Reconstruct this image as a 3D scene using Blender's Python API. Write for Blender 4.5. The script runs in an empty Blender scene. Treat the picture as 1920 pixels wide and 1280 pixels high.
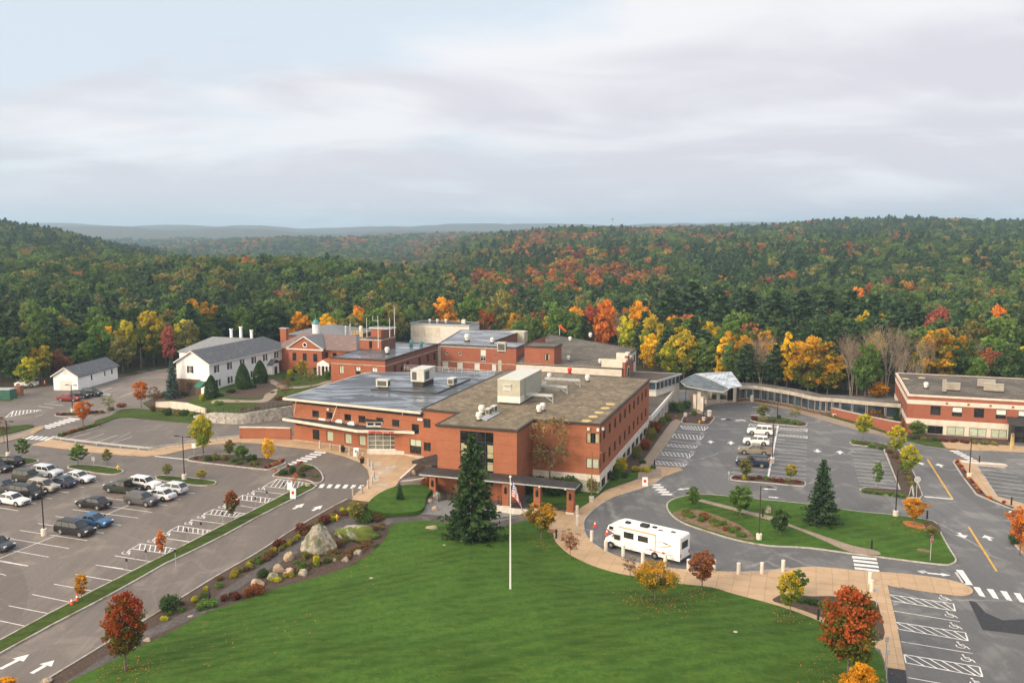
import bpy, math, random
import numpy as np
from mathutils import Vector, geometry
R_ = random.Random(7)
rng = np.random.default_rng(11)
SC = bpy.context.scene
COL = SC.collection

# ------------------------------------------------------------------ camera
F, H = 1680.0, 38.0
PIT = math.atan(210 / 1680.0)
CP, SP = math.cos(PIT), math.sin(PIT)
cam = bpy.data.cameras.new('camera')
cam.sensor_width = 36.0
cam.lens = F / 1920 * 36
cam.clip_start, cam.clip_end = 1.0, 40000
camo = bpy.data.objects.new('camera', cam)
COL.objects.link(camo)
camo.location = (0, 0, H)
camo.rotation_euler = (math.pi / 2 - PIT, 0, 0)
SC.camera = camo

# ------------------------------------------------------------------ sky, sun, exposure
SUN_EL, SUN_AZ = math.radians(24), math.radians(232)     # azimuth clockwise from +Y
SKY_STRENGTH = 0.1
SUN_STRENGTH = 1.5
SC.view_settings.view_transform = 'Standard'
SC.view_settings.look = 'None'
SC.view_settings.exposure = 0.53
SC.view_settings.gamma = 1
SC.view_settings.use_curve_mapping = False
SC.render.engine = 'CYCLES'
cy = SC.cycles
cy.use_denoising = True
cy.max_bounces = 6
cy.diffuse_bounces = 3
cy.glossy_bounces = 3
cy.transmission_bounces = 2
cy.volume_bounces = 3
cy.transparent_max_bounces = 6
cy.caustics_reflective = cy.caustics_refractive = False

def nn(nt, typ, ins=None, **kw):
 n = nt.nodes.new(typ)
 for k, v in kw.items():
  setattr(n, k, v)
 for k, v in (ins or {}).items():
  s = n.inputs[k]
  if isinstance(v, bpy.types.NodeSocket):
   nt.links.new(v, s)
  else:
   s.default_value = v
 return n

def math_(nt, op, a, b=None, clamp=False):
 n = nt.nodes.new('ShaderNodeMath')
 n.operation = op
 n.use_clamp = clamp
 for i, v in enumerate((a, b)):
  if v is None:
   continue
  if isinstance(v, bpy.types.NodeSocket):
   nt.links.new(v, n.inputs[i])
  else:
   n.inputs[i].default_value = v
 return n.outputs[0]

def mixc(nt, fac, a, b, mode='MIX'):
 n = nt.nodes.new('ShaderNodeMix')
 n.data_type = 'RGBA'
 n.blend_type = mode
 n.clamp_factor = True
 for s, v in ((n.inputs[0], fac), (n.inputs[6], a), (n.inputs[7], b)):
  if isinstance(v, bpy.types.NodeSocket):
   nt.links.new(v, s)
  elif isinstance(v, (int, float)):
   s.default_value = v
  else:
   s.default_value = (*v[:3], 1)
 return n.outputs[2]

def ramp(nt, fac, lo, hi, smooth=True):
 n = nt.nodes.new('ShaderNodeMapRange')
 n.interpolation_type = 'SMOOTHSTEP' if smooth else 'LINEAR'
 nt.links.new(fac, n.inputs[0])
 n.inputs[1].default_value = lo
 n.inputs[2].default_value = hi
 return n.outputs[0]

def make_world():
 w = bpy.data.worlds.new('World')
 SC.world = w
 w.use_nodes = True
 nt = w.node_tree
 nt.nodes.clear()
 sky = nn(nt, 'ShaderNodeTexSky', sky_type='NISHITA', sun_disc=False, sun_elevation=SUN_EL,
    sun_rotation=SUN_AZ, altitude=300, air_density=1.0, dust_density=2.0, ozone_density=1.5)
 tc = nn(nt, 'ShaderNodeTexCoord')
 sep = nn(nt, 'ShaderNodeSeparateXYZ', {0: tc.outputs['Generated']})
 z = sep.outputs[2]
 zz = math_(nt, 'ADD', math_(nt, 'MAXIMUM', z, 0.0), 0.20)
 px = math_(nt, 'DIVIDE', sep.outputs[0], zz)
 py = math_(nt, 'DIVIDE', sep.outputs[1], zz)
 p = nn(nt, 'ShaderNodeCombineXYZ', {0: px, 1: py, 2: 0.0}).outputs[0]
 m1 = nn(nt, 'ShaderNodeMapping', {0: p, 1: (3.1, 1.7, 0), 3: (0.75, 1.0, 1)}).outputs[0]
 n1 = nn(nt, 'ShaderNodeTexNoise', {'Vector': m1, 'Scale': 1.0, 'Detail': 8, 'Roughness': 0.55, 'Distortion': 0.3}).outputs[0]
 m2 = nn(nt, 'ShaderNodeMapping', {0: p, 1: (8.3, 4.2, 0), 3: (0.95, 1.35, 1)}).outputs[0]
 n2 = nn(nt, 'ShaderNodeTexNoise', {'Vector': m2, 'Scale': 1.0, 'Detail': 7, 'Roughness': 0.5, 'Distortion': 0.5}).outputs[0]
 K = 1.0 / SKY_STRENGTH
 col = lambda r, g, b: (r * K, g * K, b * K, 1)
 veil = mixc(nt, 0.8, sky.outputs[0], col(0.58, 0.635, 0.69))
 right = ramp(nt, sep.outputs[0], -0.35, 0.45)
 hi = ramp(nt, z, 0.02, 0.26)
 thr = math_(nt, 'ADD', n1, math_(nt, 'SUBTRACT', math_(nt, 'MULTIPLY', right, 0.17), math_(nt, 'MULTIPLY', hi, 0.10)))
 cl = ramp(nt, thr, 0.40, 0.58)
 c1 = mixc(nt, cl, veil, col(0.655, 0.655, 0.675))
 low = ramp(nt, z, 0.20, 0.0)
 gthr = math_(nt, 'ADD', n2, math_(nt, 'ADD', math_(nt, 'MULTIPLY', low, 0.17), math_(nt, 'MULTIPLY', right, 0.05)))
 gr = math_(nt, 'MULTIPLY', ramp(nt, gthr, 0.50, 0.72), 0.85)
 c2 = mixc(nt, gr, c1, col(0.505, 0.492, 0.54))
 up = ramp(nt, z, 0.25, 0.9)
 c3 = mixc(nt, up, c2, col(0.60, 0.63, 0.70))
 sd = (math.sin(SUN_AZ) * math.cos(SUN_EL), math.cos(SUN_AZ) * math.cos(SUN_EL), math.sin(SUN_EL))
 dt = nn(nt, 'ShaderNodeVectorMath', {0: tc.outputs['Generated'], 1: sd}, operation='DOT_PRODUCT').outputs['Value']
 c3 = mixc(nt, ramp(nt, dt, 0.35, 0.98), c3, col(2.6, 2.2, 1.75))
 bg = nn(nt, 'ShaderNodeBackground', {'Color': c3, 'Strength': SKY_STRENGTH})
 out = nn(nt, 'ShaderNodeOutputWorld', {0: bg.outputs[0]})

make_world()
sl = bpy.data.lights.new('sun', 'SUN')
sl.energy = SUN_STRENGTH
sl.angle = math.radians(12)
sl.color = (1.0, 0.83, 0.62)
so = bpy.data.objects.new('sun', sl)
COL.objects.link(so)
_sd = Vector((math.sin(SUN_AZ) * math.cos(SUN_EL), math.cos(SUN_AZ) * math.cos(SUN_EL), math.sin(SUN_EL)))
so.rotation_euler = (-_sd).to_track_quat('-Z', 'Y').to_euler()
so.location = _sd * 200

# ------------------------------------------------------------------ survey helpers: turning a photo point into a point on the ground
def ss(a, b, x):
 t = np.clip((np.asarray(x, float) - a) / (b - a), 0, 1)
 return t * t * (3 - 2 * t)

def ray(px, py):
 a = (px - 960) / F
 b = (640 - py) / F
 return a, CP + b * SP, -SP + b * CP

def P(px, py, z):
 a, b, d = ray(px, py)
 t = (z - H) / d
 return (a * t, b * t, z)

def PD(px, py, Y):
 a, b, d = ray(px, py)
 t = Y / b
 return (a * t, Y, H + d * t)

def proj(x, y, z):
 z = z - H
 dep = y * CP - z * SP
 return 960 + F * x / dep, 640 - F * (y * SP + z * CP) / dep

E1 = (math.cos(math.radians(18.5)), -math.sin(math.radians(18.5)))
E2 = (math.sin(math.radians(18.5)), math.cos(math.radians(18.5)))
O0 = (12.6, 126.0)

def E(u, v):
 return (O0[0] + u * E1[0] + v * E2[0], O0[1] + u * E1[1] + v * E2[1])

def along(c, d, px, z):
 """distance along d from c at which the column px is met"""
 lo, hi = 0.0, 120.0
 sgn = 1 if proj(c[0] + d[0] * 5, c[1] + d[1] * 5, z)[0] > proj(c[0], c[1], z)[0] else -1
 for _ in range(50):
  m = (lo + hi) / 2
  q = proj(c[0] + d[0] * m, c[1] + d[1] * m, z)[0]
  if (q - px) * sgn < 0:
   lo = m
  else:
   hi = m
 return lo

def gz(x, y):
 """graded site: the emergency side stands about 2.5 m above the entrance circle"""
 L = 1 - ss(-18, -4, x)
 return 2.5 * ss(85, 140, y) * L

LAWN_POLY = None

def poly_dist(poly, x, y):
 p = np.asarray(poly, float)
 q = np.roll(p, -1, 0)
 X = np.atleast_1d(np.asarray(x, float))[:, None]
 Y = np.atleast_1d(np.asarray(y, float))[:, None]
 d = q - p
 t = np.clip(((X - p[:, 0]) * d[:, 0] + (Y - p[:, 1]) * d[:, 1]) / ((d ** 2).sum(1) + 1e-9), 0, 1)
 dist = np.sqrt((X - p[:, 0] - t * d[:, 0]) ** 2 + (Y - p[:, 1] - t * d[:, 1]) ** 2).min(1)
 c = ((p[:, 1] > Y) != (q[:, 1] > Y)) & (X < (q[:, 0] - p[:, 0]) * (Y - p[:, 1]) / (q[:, 1] - p[:, 1] + 1e-12) + p[:, 0])
 ins = c.sum(1) % 2 == 1
 return np.where(ins, dist, -dist)

def mound(x, y):
 d = poly_dist(LAWN_POLY, x, y)
 return np.where(d > 0, 1.5 * ss(0, 16, d), 0.0)

def gzt(x, y):
 z = gz(x, y)
 if LAWN_POLY is not None:
  z = z + mound(x, y)
 return z

def G(px, py, dz=0.0):
 z = 1.0
 for _ in range(12):
  x, y, _z = P(px, py, z)
  z = float(np.atleast_1d(gzt(x, y))[0]) * 0.7 + z * 0.3
 x, y, _z = P(px, py, z)
 return (x, y, z + dz)

def Gb(px, py):
 z = 1.0
 for _ in range(12):
  x, y, _z = P(px, py, z)
  z = float(gz(x, y)) * 0.7 + z * 0.3
 return P(px, py, z)[:2]

def zo(s, ox, oy, pts):
 """points read from an enlargement: scale s, origin ox, oy"""
 return [(ox + p[0] / s, oy + p[1] / s) for p in pts]

# ------------------------------------------------------------------ materials
MT = {}

def new_mat(name):
 m = bpy.data.materials.new(name)
 m.use_nodes = True
 nt = m.node_tree
 b = nt.nodes['Principled BSDF']
 return m, nt, b

def posn(nt, scale=(1, 1, 1), rot=0.0, obj=False):
 if obj:
  v = nn(nt, 'ShaderNodeTexCoord').outputs['Object']
 else:
  v = nn(nt, 'ShaderNodeNewGeometry').outputs['Position']
 return nn(nt, 'ShaderNodeMapping', {0: v, 2: (0, 0, rot), 3: scale}).outputs[0]

def noise(nt, vec, scale, detail=4, rough=0.55, dist=0.0):
 return nn(nt, 'ShaderNodeTexNoise', {'Vector': vec, 'Scale': scale, 'Detail': detail, 'Roughness': rough, 'Distortion': dist}).outputs[0]

def setbump(nt, b, h, strength=0.3, dist=0.05):
 n = nn(nt, 'ShaderNodeBump', {'Strength': strength, 'Distance': dist, 'Height': h})
 nt.links.new(n.outputs[0], b.inputs['Normal'])

def M(name, col, rough=0.8, var=0.15, vs=0.6, metal=0.0, col2=None, t2=(0.5, 0.65), s2=0.3, bump=0.0, bs=8.0, spec=0.35):
 if name in MT:
  return MT[name]
 m, nt, b = new_mat(name)
 p = posn(nt)
 n = noise(nt, p, vs, 6, 0.6)
 lo = tuple(c * (1 - var) for c in col)
 hi = tuple(min(1, c * (1 + var)) for c in col)
 c = mixc(nt, ramp(nt, n, 0.3, 0.7), lo, hi)
 if col2:
  f = ramp(nt, noise(nt, p, s2, 5, 0.6, 0.6), *t2)
  c = mixc(nt, f, c, col2)
 nt.links.new(c, b.inputs['Base Color'])
 b.inputs['Roughness'].default_value = rough
 b.inputs['Metallic'].default_value = metal
 b.inputs['Specular IOR Level'].default_value = spec
 if bump:
  setbump(nt, b, noise(nt, p, bs, 4), bump, 0.05)
 MT[name] = m
 return m

def asphalt(name, base, light, patch, scale=1.0):
 m, nt, b = new_mat(name)
 p = posn(nt)
 fine = noise(nt, p, 5.0, 5, 0.7)
 mid = noise(nt, p, 0.22, 6, 0.6, 0.5)
 c = mixc(nt, ramp(nt, fine, 0.25, 0.75), tuple(v * 0.8 for v in base), tuple(v * 1.2 for v in base))
 c = mixc(nt, math_(nt, 'MULTIPLY', ramp(nt, mid, 0.5, 0.62), 0.7), c, light)
 cell = nn(nt, 'ShaderNodeTexVoronoi', {'Vector': posn(nt, (0.055, 0.02, 1), math.radians(18.5)), 'Scale': 1.0, 'Randomness': 0.8}).outputs['Color']
 cv = nn(nt, 'ShaderNodeSeparateColor', {0: cell}).outputs[0]
 c = mixc(nt, 1.0, c, nn(nt, 'ShaderNodeCombineColor', {k: nn(nt, 'ShaderNodeMapRange', {0: cv, 3: 0.84, 4: 1.14}).outputs[0] for k in range(3)}).outputs[0], 'MULTIPLY')
 oil = ramp(nt, noise(nt, p, 0.9, 4, 0.6), 0.64, 0.74)
 c = mixc(nt, math_(nt, 'MULTIPLY', oil, 0.4), c, tuple(v * 0.5 for v in base))
 pr = posn(nt, (1.5, 0.07, 1), math.radians(12))
 c = mixc(nt, math_(nt, 'MULTIPLY', ramp(nt, noise(nt, pr, 0.9, 5, 0.6), 0.45, 0.65), 0.38), c, tuple(v * 0.72 for v in base))
 wp = nn(nt, 'ShaderNodeVectorMath', {0: p, 1: nn(nt, 'ShaderNodeVectorMath', {0: nn(nt, 'ShaderNodeTexNoise', {'Vector': p, 'Scale': 0.25, 'Detail': 3}).outputs[1], 1: (4, 4, 0)}, operation='MULTIPLY').outputs[0]}, operation='ADD').outputs[0]
 vo = nn(nt, 'ShaderNodeTexVoronoi', {'Vector': wp, 'Scale': 0.075 * scale}, feature='DISTANCE_TO_EDGE').outputs[0]
 e = math_(nt, 'ADD', vo, math_(nt, 'MULTIPLY', math_(nt, 'SUBTRACT', noise(nt, p, 1.6, 4), 0.5), 0.03))
 line = ramp(nt, e, 0.02, 0.003)
 msk = ramp(nt, noise(nt, p, 0.07, 3), 0.42, 0.6)
 c = mixc(nt, math_(nt, 'MULTIPLY', math_(nt, 'MULTIPLY', line, msk), patch), c, tuple(min(1, v * 1.5) for v in light))
 nt.links.new(c, b.inputs['Base Color'])
 nt.links.new(nn(nt, 'ShaderNodeMapRange', {0: mid, 3: 0.5, 4: 0.85}).outputs[0], b.inputs['Roughness'])
 b.inputs['Specular IOR Level'].default_value = 0.35
 setbump(nt, b, fine, 0.25, 0.02)
 MT[name] = m
 return m

def lawn_mat(name, base):
 m, nt, b = new_mat(name)
 p = posn(nt)
 a = noise(nt, p, 0.12, 6, 0.6, 0.4)
 f = noise(nt, p, 1.6, 7, 0.85)
 pr = posn(nt, (0.35, 1.3, 1), math.radians(-22))
 s = noise(nt, pr, 1.1, 5, 0.6)
 c = mixc(nt, ramp(nt, a, 0.35, 0.65), tuple(v * 0.66 for v in base), tuple(v * 1.2 for v in base))
 c = mixc(nt, math_(nt, 'MULTIPLY', ramp(nt, s, 0.42, 0.66), 0.6), c, (base[0] * 1.8, base[1] * 1.32, base[2] * 1.3))
 c = mixc(nt, math_(nt, 'MULTIPLY', ramp(nt, f, 0.35, 0.65), 0.7), c, (base[0] * 0.45, base[1] * 0.5, base[2] * 0.45))
 wv = nn(nt, 'ShaderNodeTexWave', {'Vector': posn(nt, (1, 1, 1), math.radians(-24)), 'Scale': 0.16, 'Distortion': 1.2, 'Detail': 2, 'Detail Scale': 0.6}, bands_direction='Y').outputs[1]
 c = mixc(nt, math_(nt, 'MULTIPLY', wv, 0.3), c, (base[0] * 1.5, base[1] * 1.25, base[2] * 1.2))
 y = noise(nt, p, 0.35, 5, 0.7, 0.3)
 c = mixc(nt, math_(nt, 'MULTIPLY', ramp(nt, y, 0.6, 0.8), 0.45), c, (0.17, 0.17, 0.035))
 nt.links.new(c, b.inputs['Base Color'])
 b.inputs['Roughness'].default_value = 0.95
 b.inputs['Specular IOR Level'].default_value = 0.1
 setbump(nt, b, noise(nt, p, 9, 4, 0.7), 0.8, 0.12)
 MT[name] = m
 return m

def paving(name, base, dark, size=(1.7, 1.7), rot=18.5):
 m, nt, b = new_mat(name)
 p = posn(nt)
 pr = posn(nt, (1, 1, 1), math.radians(rot))
 br = nn(nt, 'ShaderNodeTexBrick', {'Vector': pr, 'Color1': (*base, 1), 'Color2': (*[v * 0.86 for v in base], 1), 'Mortar': (*[v * 0.5 for v in base], 1),
            'Scale': 1.0, 'Mortar Size': 0.025, 'Brick Width': size[0], 'Row Height': size[1]}, offset=0.0)
 n = noise(nt, p, 0.5, 6, 0.65, 0.4)
 c = mixc(nt, math_(nt, 'MULTIPLY', ramp(nt, n, 0.5, 0.72), 0.65), br.outputs[0], dark)
 c = mixc(nt, math_(nt, 'MULTIPLY', ramp(nt, noise(nt, p, 3, 4), 0.35, 0.7), 0.2), c, tuple(v * 1.15 for v in base))
 nt.links.new(c, b.inputs['Base Color'])
 b.inputs['Roughness'].default_value = 0.8
 MT[name] = m
 return m

def brick(name, base, joint=1.35, jd=0.3):
 m, nt, b = new_mat(name)
 uv = nn(nt, 'ShaderNodeUVMap').outputs[0]
 br = nn(nt, 'ShaderNodeTexBrick', {'Vector': uv, 'Color1': (*[v * 1.12 for v in base], 1), 'Color2': (*[v * 0.84 for v in base], 1),
            'Mortar': (base[0] * 0.95 + 0.05, base[1] * 0.95 + 0.05, base[2] * 0.95 + 0.05, 1), 'Scale': 1.0, 'Mortar Size': 0.008,
            'Brick Width': 0.24, 'Row Height': 0.08})
 p = posn(nt)
 n = noise(nt, p, 0.45, 6, 0.65)
 c = mixc(nt, math_(nt, 'MULTIPLY', ramp(nt, n, 0.35, 0.75), 0.4), br.outputs[0], tuple(v * 0.72 for v in base))
 st = noise(nt, posn(nt, (2.2, 2.2, 0.18)), 1.0, 4, 0.6)
 c = mixc(nt, math_(nt, 'MULTIPLY', ramp(nt, st, 0.5, 0.8), 0.22), c, tuple(v * 0.6 for v in base))
 if joint:
  sep = nn(nt, 'ShaderNodeSeparateXYZ', {0: uv})
  fr = math_(nt, 'FRACT', math_(nt, 'DIVIDE', sep.outputs[1], joint))
  jj = math_(nt, 'LESS_THAN', fr, 0.07 / joint)
  c = mixc(nt, math_(nt, 'MULTIPLY', jj, jd * 1.6), c, tuple(v * 0.5 for v in base))
 nt.links.new(c, b.inputs['Base Color'])
 b.inputs['Roughness'].default_value = 0.9
 b.inputs['Specular IOR Level'].default_value = 0.2
 MT[name] = m
 return m

def wet_roof(name, base, light):
 m, nt, b = new_mat(name)
 p = posn(nt)
 pr = posn(nt, (0.5, 1.3, 1), math.radians(20))
 n = noise(nt, pr, 0.17, 8, 0.68, 1.0)
 w = ramp(nt, n, 0.46, 0.6)
 n2 = noise(nt, p, 1.3, 5, 0.6)
 c = mixc(nt, ramp(nt, n2, 0.3, 0.7), tuple(v * 0.75 for v in base), tuple(v * 1.3 for v in base))
 c = mixc(nt, math_(nt, 'MULTIPLY', w, 0.55), c, light)  # white sky reflections on the wet patches, put into the base colour
 pj = posn(nt, (1, 1, 1), math.radians(18.5))
 br = nn(nt, 'ShaderNodeTexBrick', {'Vector': pj, 'Color1': (1, 1, 1, 1), 'Color2': (0.9, 0.9, 0.9, 1), 'Mortar': (0.45, 0.45, 0.45, 1), 'Scale': 1.0,
            'Mortar Size': 0.05, 'Brick Width': 9.0, 'Row Height': 2.6}, offset=0.3)
 c = mixc(nt, 1.0, c, br.outputs[0], 'MULTIPLY')
 nt.links.new(c, b.inputs['Base Color'])
 nt.links.new(nn(nt, 'ShaderNodeMapRange', {0: w, 3: 0.45, 4: 0.12}).outputs[0], b.inputs['Roughness'])
 b.inputs['Specular IOR Level'].default_value = 0.6
 MT[name] = m
 return m

def glass_mat(name, col, rough=0.06, spec=0.6):
 m, nt, b = new_mat(name)
 n = noise(nt, posn(nt), 0.7, 3)
 nt.links.new(mixc(nt, ramp(nt, n, 0.35, 0.65), tuple(v * 0.6 for v in col), tuple(v * 1.5 for v in col)), b.inputs['Base Color'])
 b.inputs['Roughness'].default_value = rough
 b.inputs['Specular IOR Level'].default_value = spec
 MT[name] = m
 return m

def paint_mat():
 m, nt, b = new_mat('car_paint')
 oi = nn(nt, 'ShaderNodeObjectInfo')
 nt.links.new(oi.outputs['Color'], b.inputs['Base Color'])
 b.inputs['Roughness'].default_value = 0.28
 b.inputs['Metallic'].default_value = 0.0
 b.inputs['Coat Weight'].default_value = 0.08
 b.inputs['Specular IOR Level'].default_value = 0.22
 b.inputs['Coat Roughness'].default_value = 0.06
 MT['car_paint'] = m

def crown_mat(name, inst):
 """leaves: two colours of the one tree, mixed clump by clump and with height"""
 m, nt, b = new_mat(name)
 if inst:
  a = nn(nt, 'ShaderNodeAttribute', attribute_type='INSTANCER', attribute_name='col').outputs['Color']
  c2 = nn(nt, 'ShaderNodeAttribute', attribute_type='INSTANCER', attribute_name='col2').outputs['Color']
 else:
  a = nn(nt, 'ShaderNodeObjectInfo').outputs['Color']
  c2 = nn(nt, 'ShaderNodeAttribute', attribute_type='OBJECT', attribute_name='col2').outputs['Color']
 t = nn(nt, 'ShaderNodeAttribute', attribute_type='GEOMETRY', attribute_name='tint').outputs['Fac']
 h = nn(nt, 'ShaderNodeAttribute', attribute_type='GEOMETRY', attribute_name='clump').outputs['Fac']
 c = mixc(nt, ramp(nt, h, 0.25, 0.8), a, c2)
 br = nn(nt, 'ShaderNodeMapRange', {0: t, 3: 0.85, 4: 2.0}).outputs[0]
 cc = nn(nt, 'ShaderNodeVectorMath', {0: c, 'Scale': br}, operation='SCALE').outputs[0]
 nt.links.new(cc, b.inputs['Base Color'])
 b.inputs['Roughness'].default_value = 0.75
 b.inputs['Specular IOR Level'].default_value = 0.15
 tr = nn(nt, 'ShaderNodeBsdfTranslucent', {'Color': cc})
 mx = nn(nt, 'ShaderNodeMixShader', {0: 0.3, 1: b.outputs[0], 2: tr.outputs[0]})
 out = [n for n in nt.nodes if n.type == 'OUTPUT_MATERIAL'][0]
 nt.links.new(mx.outputs[0], out.inputs[0])
 MT[name] = m

asphalt('asphalt_west', (0.150, 0.127, 0.110), (0.215, 0.183, 0.157), 0.15)
asphalt('asphalt_east', (0.120, 0.120, 0.121), (0.20, 0.195, 0.19), 0.55, 0.8)
lawn_mat('lawn', (0.056, 0.125, 0.02))
lawn_mat('rough_grass', (0.055, 0.092, 0.02))
paving('paving', (0.47, 0.325, 0.195), (0.30, 0.195, 0.105))
paving('paving_old', (0.30, 0.235, 0.175), (0.2, 0.15, 0.105), (1.5, 1.5))
brick('brick_main', (0.345, 0.122, 0.06))
brick('brick_old', (0.21, 0.088, 0.06), 0)
brick('brick_red', (0.315, 0.105, 0.06), 0)
brick('brick_east', (0.3, 0.098, 0.058), 0)
wet_roof('membrane_wet', (0.05, 0.055, 0.064), (0.28, 0.3, 0.335))
wet_roof('membrane_pale', (0.14, 0.145, 0.16), (0.5, 0.52, 0.57))
glass_mat('glass', (0.012, 0.014, 0.016))
glass_mat('glass_blue', (0.03, 0.045, 0.06))
glass_mat('car_glass', (0.014, 0.018, 0.02), 0.04, 0.7)
paint_mat()
crown_mat('leaves', False)
crown_mat('leaves_far', True)
M('gravel_roof', (0.19, 0.15, 0.10), 0.95, 0.5, 1.4, col2=(0.12, 0.1, 0.062), t2=(0.42, 0.7), s2=0.3, bump=0.8, bs=6)
M('gravel_roof_grey', (0.13, 0.112, 0.09), 0.95, 0.45, 1.4, col2=(0.08, 0.072, 0.062), t2=(0.42, 0.62), s2=0.15, bump=0.6)
M('brown_roof', (0.085, 0.062, 0.05), 0.9, 0.25, 1.5)
M('dark_roof', (0.035, 0.034, 0.036), 0.6, 0.3, 1.5, col2=(0.07, 0.055, 0.045))
M('shingle_grey', (0.105, 0.112, 0.125), 0.9, 0.3, 6.0, col2=(0.15, 0.155, 0.165), s2=1.2)
M('shingle_pale', (0.22, 0.225, 0.23), 0.9, 0.25, 6.0, col2=(0.17, 0.175, 0.185), s2=1.2)
M('slate', (0.175, 0.125, 0.115), 0.85, 0.35, 5.0, col2=(0.24, 0.15, 0.125), s2=0.9)
M('slate_grey', (0.16, 0.165, 0.175), 0.8, 0.25, 5.0)
M('white_siding', (0.82, 0.82, 0.82), 0.7, 0.05, 0.8)
M('white_trim', (0.68, 0.65, 0.6), 0.7, 0.08, 1.0)
M('cream', (0.62, 0.56, 0.47), 0.75, 0.1, 0.8, col2=(0.5, 0.44, 0.36), t2=(0.6, 0.8), s2=0.5)
M('white_metal', (0.66, 0.66, 0.62), 0.5, 0.08, 0.8)
M('hvac', (0.43, 0.42, 0.33), 0.5, 0.08, 0.9)
M('hvac_pale', (0.55, 0.55, 0.5), 0.5, 0.08, 0.9)
M('grille', (0.09, 0.09, 0.085), 0.6, 0.3, 5)
M('steel', (0.42, 0.43, 0.44), 0.35, 0.15, 2.0, metal=0.8)
M('galv', (0.5, 0.52, 0.53), 0.45, 0.12, 2.0, metal=0.5)
M('black_metal', (0.018, 0.018, 0.02), 0.5, 0.2, 2)
M('bronze', (0.05, 0.038, 0.03), 0.5, 0.2, 2)
M('dark_panel', (0.045, 0.035, 0.028), 0.7, 0.2, 1)
M('blind', (0.36, 0.33, 0.2), 0.6, 0.15, 1.5)
M('blind_green', (0.42, 0.47, 0.36), 0.6, 0.12, 1.5)
M('blind_white', (0.62, 0.64, 0.6), 0.6, 0.1, 1.5)
M('concrete', (0.42, 0.38, 0.33), 0.85, 0.15, 1.2, col2=(0.32, 0.28, 0.23), s2=0.8)
M('concrete_white', (0.62, 0.57, 0.5), 0.8, 0.12, 1.0, col2=(0.45, 0.4, 0.34), t2=(0.55, 0.8), s2=0.7)
M('kerb_granite', (0.40, 0.37, 0.34), 0.85, 0.2, 2.0, col2=(0.27, 0.2, 0.14), s2=0.5)
M('mulch', (0.075, 0.05, 0.037), 0.95, 0.35, 4.0, col2=(0.07, 0.05, 0.036), s2=0.6, bump=0.8, bs=14)
M('dry_soil', (0.19, 0.125, 0.075), 0.95, 0.3, 3.0, col2=(0.12, 0.085, 0.05), s2=0.7, bump=0.8, bs=14)
M('gravel', (0.21, 0.205, 0.2), 0.95, 0.4, 6.0, bump=0.8, bs=16)
M('path_asphalt', (0.085, 0.075, 0.072), 0.85, 0.25, 2.5, col2=(0.13, 0.11, 0.1), s2=0.4)
M('new_asphalt', (0.034, 0.036, 0.042), 0.85, 0.25, 3)
M('paint_white', (0.68, 0.67, 0.65), 0.7, 0.14, 3.0, col2=(0.36, 0.345, 0.33), t2=(0.56, 0.72), s2=1.6)
M('paint_worn', (0.46, 0.45, 0.44), 0.75, 0.2, 3.0, col2=(0.2, 0.19, 0.185), t2=(0.5, 0.66), s2=1.4)
M('paint_yellow', (0.62, 0.36, 0.06), 0.7, 0.15, 3.0, col2=(0.4, 0.24, 0.06), t2=(0.55, 0.7), s2=1.5)
M('forest_floor', (0.042, 0.042, 0.02), 1.0, 0.4, 0.3, col2=(0.09, 0.05, 0.02), s2=0.06)
M('bark', (0.13, 0.105, 0.085), 0.95, 0.3, 3.0)
M('bark_pale', (0.30, 0.26, 0.21), 0.95, 0.25, 3.0)
M('stone_wall', (0.40, 0.375, 0.34), 0.9, 0.35, 1.8, col2=(0.22, 0.2, 0.18), t2=(0.52, 0.66), s2=1.3, bump=0.9, bs=3)
M('boulder', (0.29, 0.26, 0.205), 0.95, 0.4, 2.2, col2=(0.13, 0.14, 0.09), t2=(0.46, 0.6), s2=1.0, bump=0.7, bs=3)
M('boulder_moss', (0.27, 0.255, 0.22), 0.95, 0.3, 1.2, col2=(0.10, 0.125, 0.02), t2=(0.42, 0.5), s2=0.33, bump=0.7, bs=3)
M('boulder_tan', (0.36, 0.27, 0.185), 0.95, 0.25, 1.5, col2=(0.3, 0.26, 0.2), s2=1.0, bump=0.6, bs=3)
M('tyre', (0.018, 0.018, 0.019), 0.85, 0.1, 3)
M('rim', (0.42, 0.42, 0.43), 0.35, 0.1, 3, metal=0.7)
M('tail_lamp', (0.35, 0.012, 0.012), 0.25, 0.1, 3)
M('head_lamp', (0.72, 0.74, 0.76), 0.12, 0.1, 3)
M('black_trim', (0.02, 0.02, 0.021), 0.6, 0.1, 3)
M('plate', (0.7, 0.7, 0.68), 0.5, 0.1, 3)
M('red_paint', (0.62, 0.025, 0.015), 0.45, 0.08, 2)
M('orange_cone', (0.75, 0.09, 0.02), 0.5, 0.1, 2)
M('orange_sock', (0.75, 0.11, 0.03), 0.7, 0.1, 2)
M('yellow_paint', (0.70, 0.42, 0.02), 0.45, 0.1, 2)
M('sign_white', (0.78, 0.78, 0.76), 0.5, 0.05, 2)
M('sign_grey', (0.4, 0.41, 0.42), 0.5, 0.1, 2)
M('sign_blue', (0.05, 0.22, 0.5), 0.5, 0.1, 2)
M('green_paint', (0.03, 0.12, 0.075), 0.5, 0.25, 1.5)
M('copper_green', (0.06, 0.27, 0.25), 0.6, 0.15, 1.5)
M('copper', (0.5, 0.17, 0.09), 0.4, 0.15, 1.5)
M('awning_green', (0.02, 0.13, 0.095), 0.7, 0.15, 1.5)
M('lettering_dark', (0.03, 0.02, 0.015), 0.6, 0.1, 2)
M('rv_white', (0.82, 0.81, 0.79), 0.3, 0.04, 0.8)
M('rv_tan', (0.45, 0.32, 0.16), 0.4, 0.08, 1)
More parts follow.
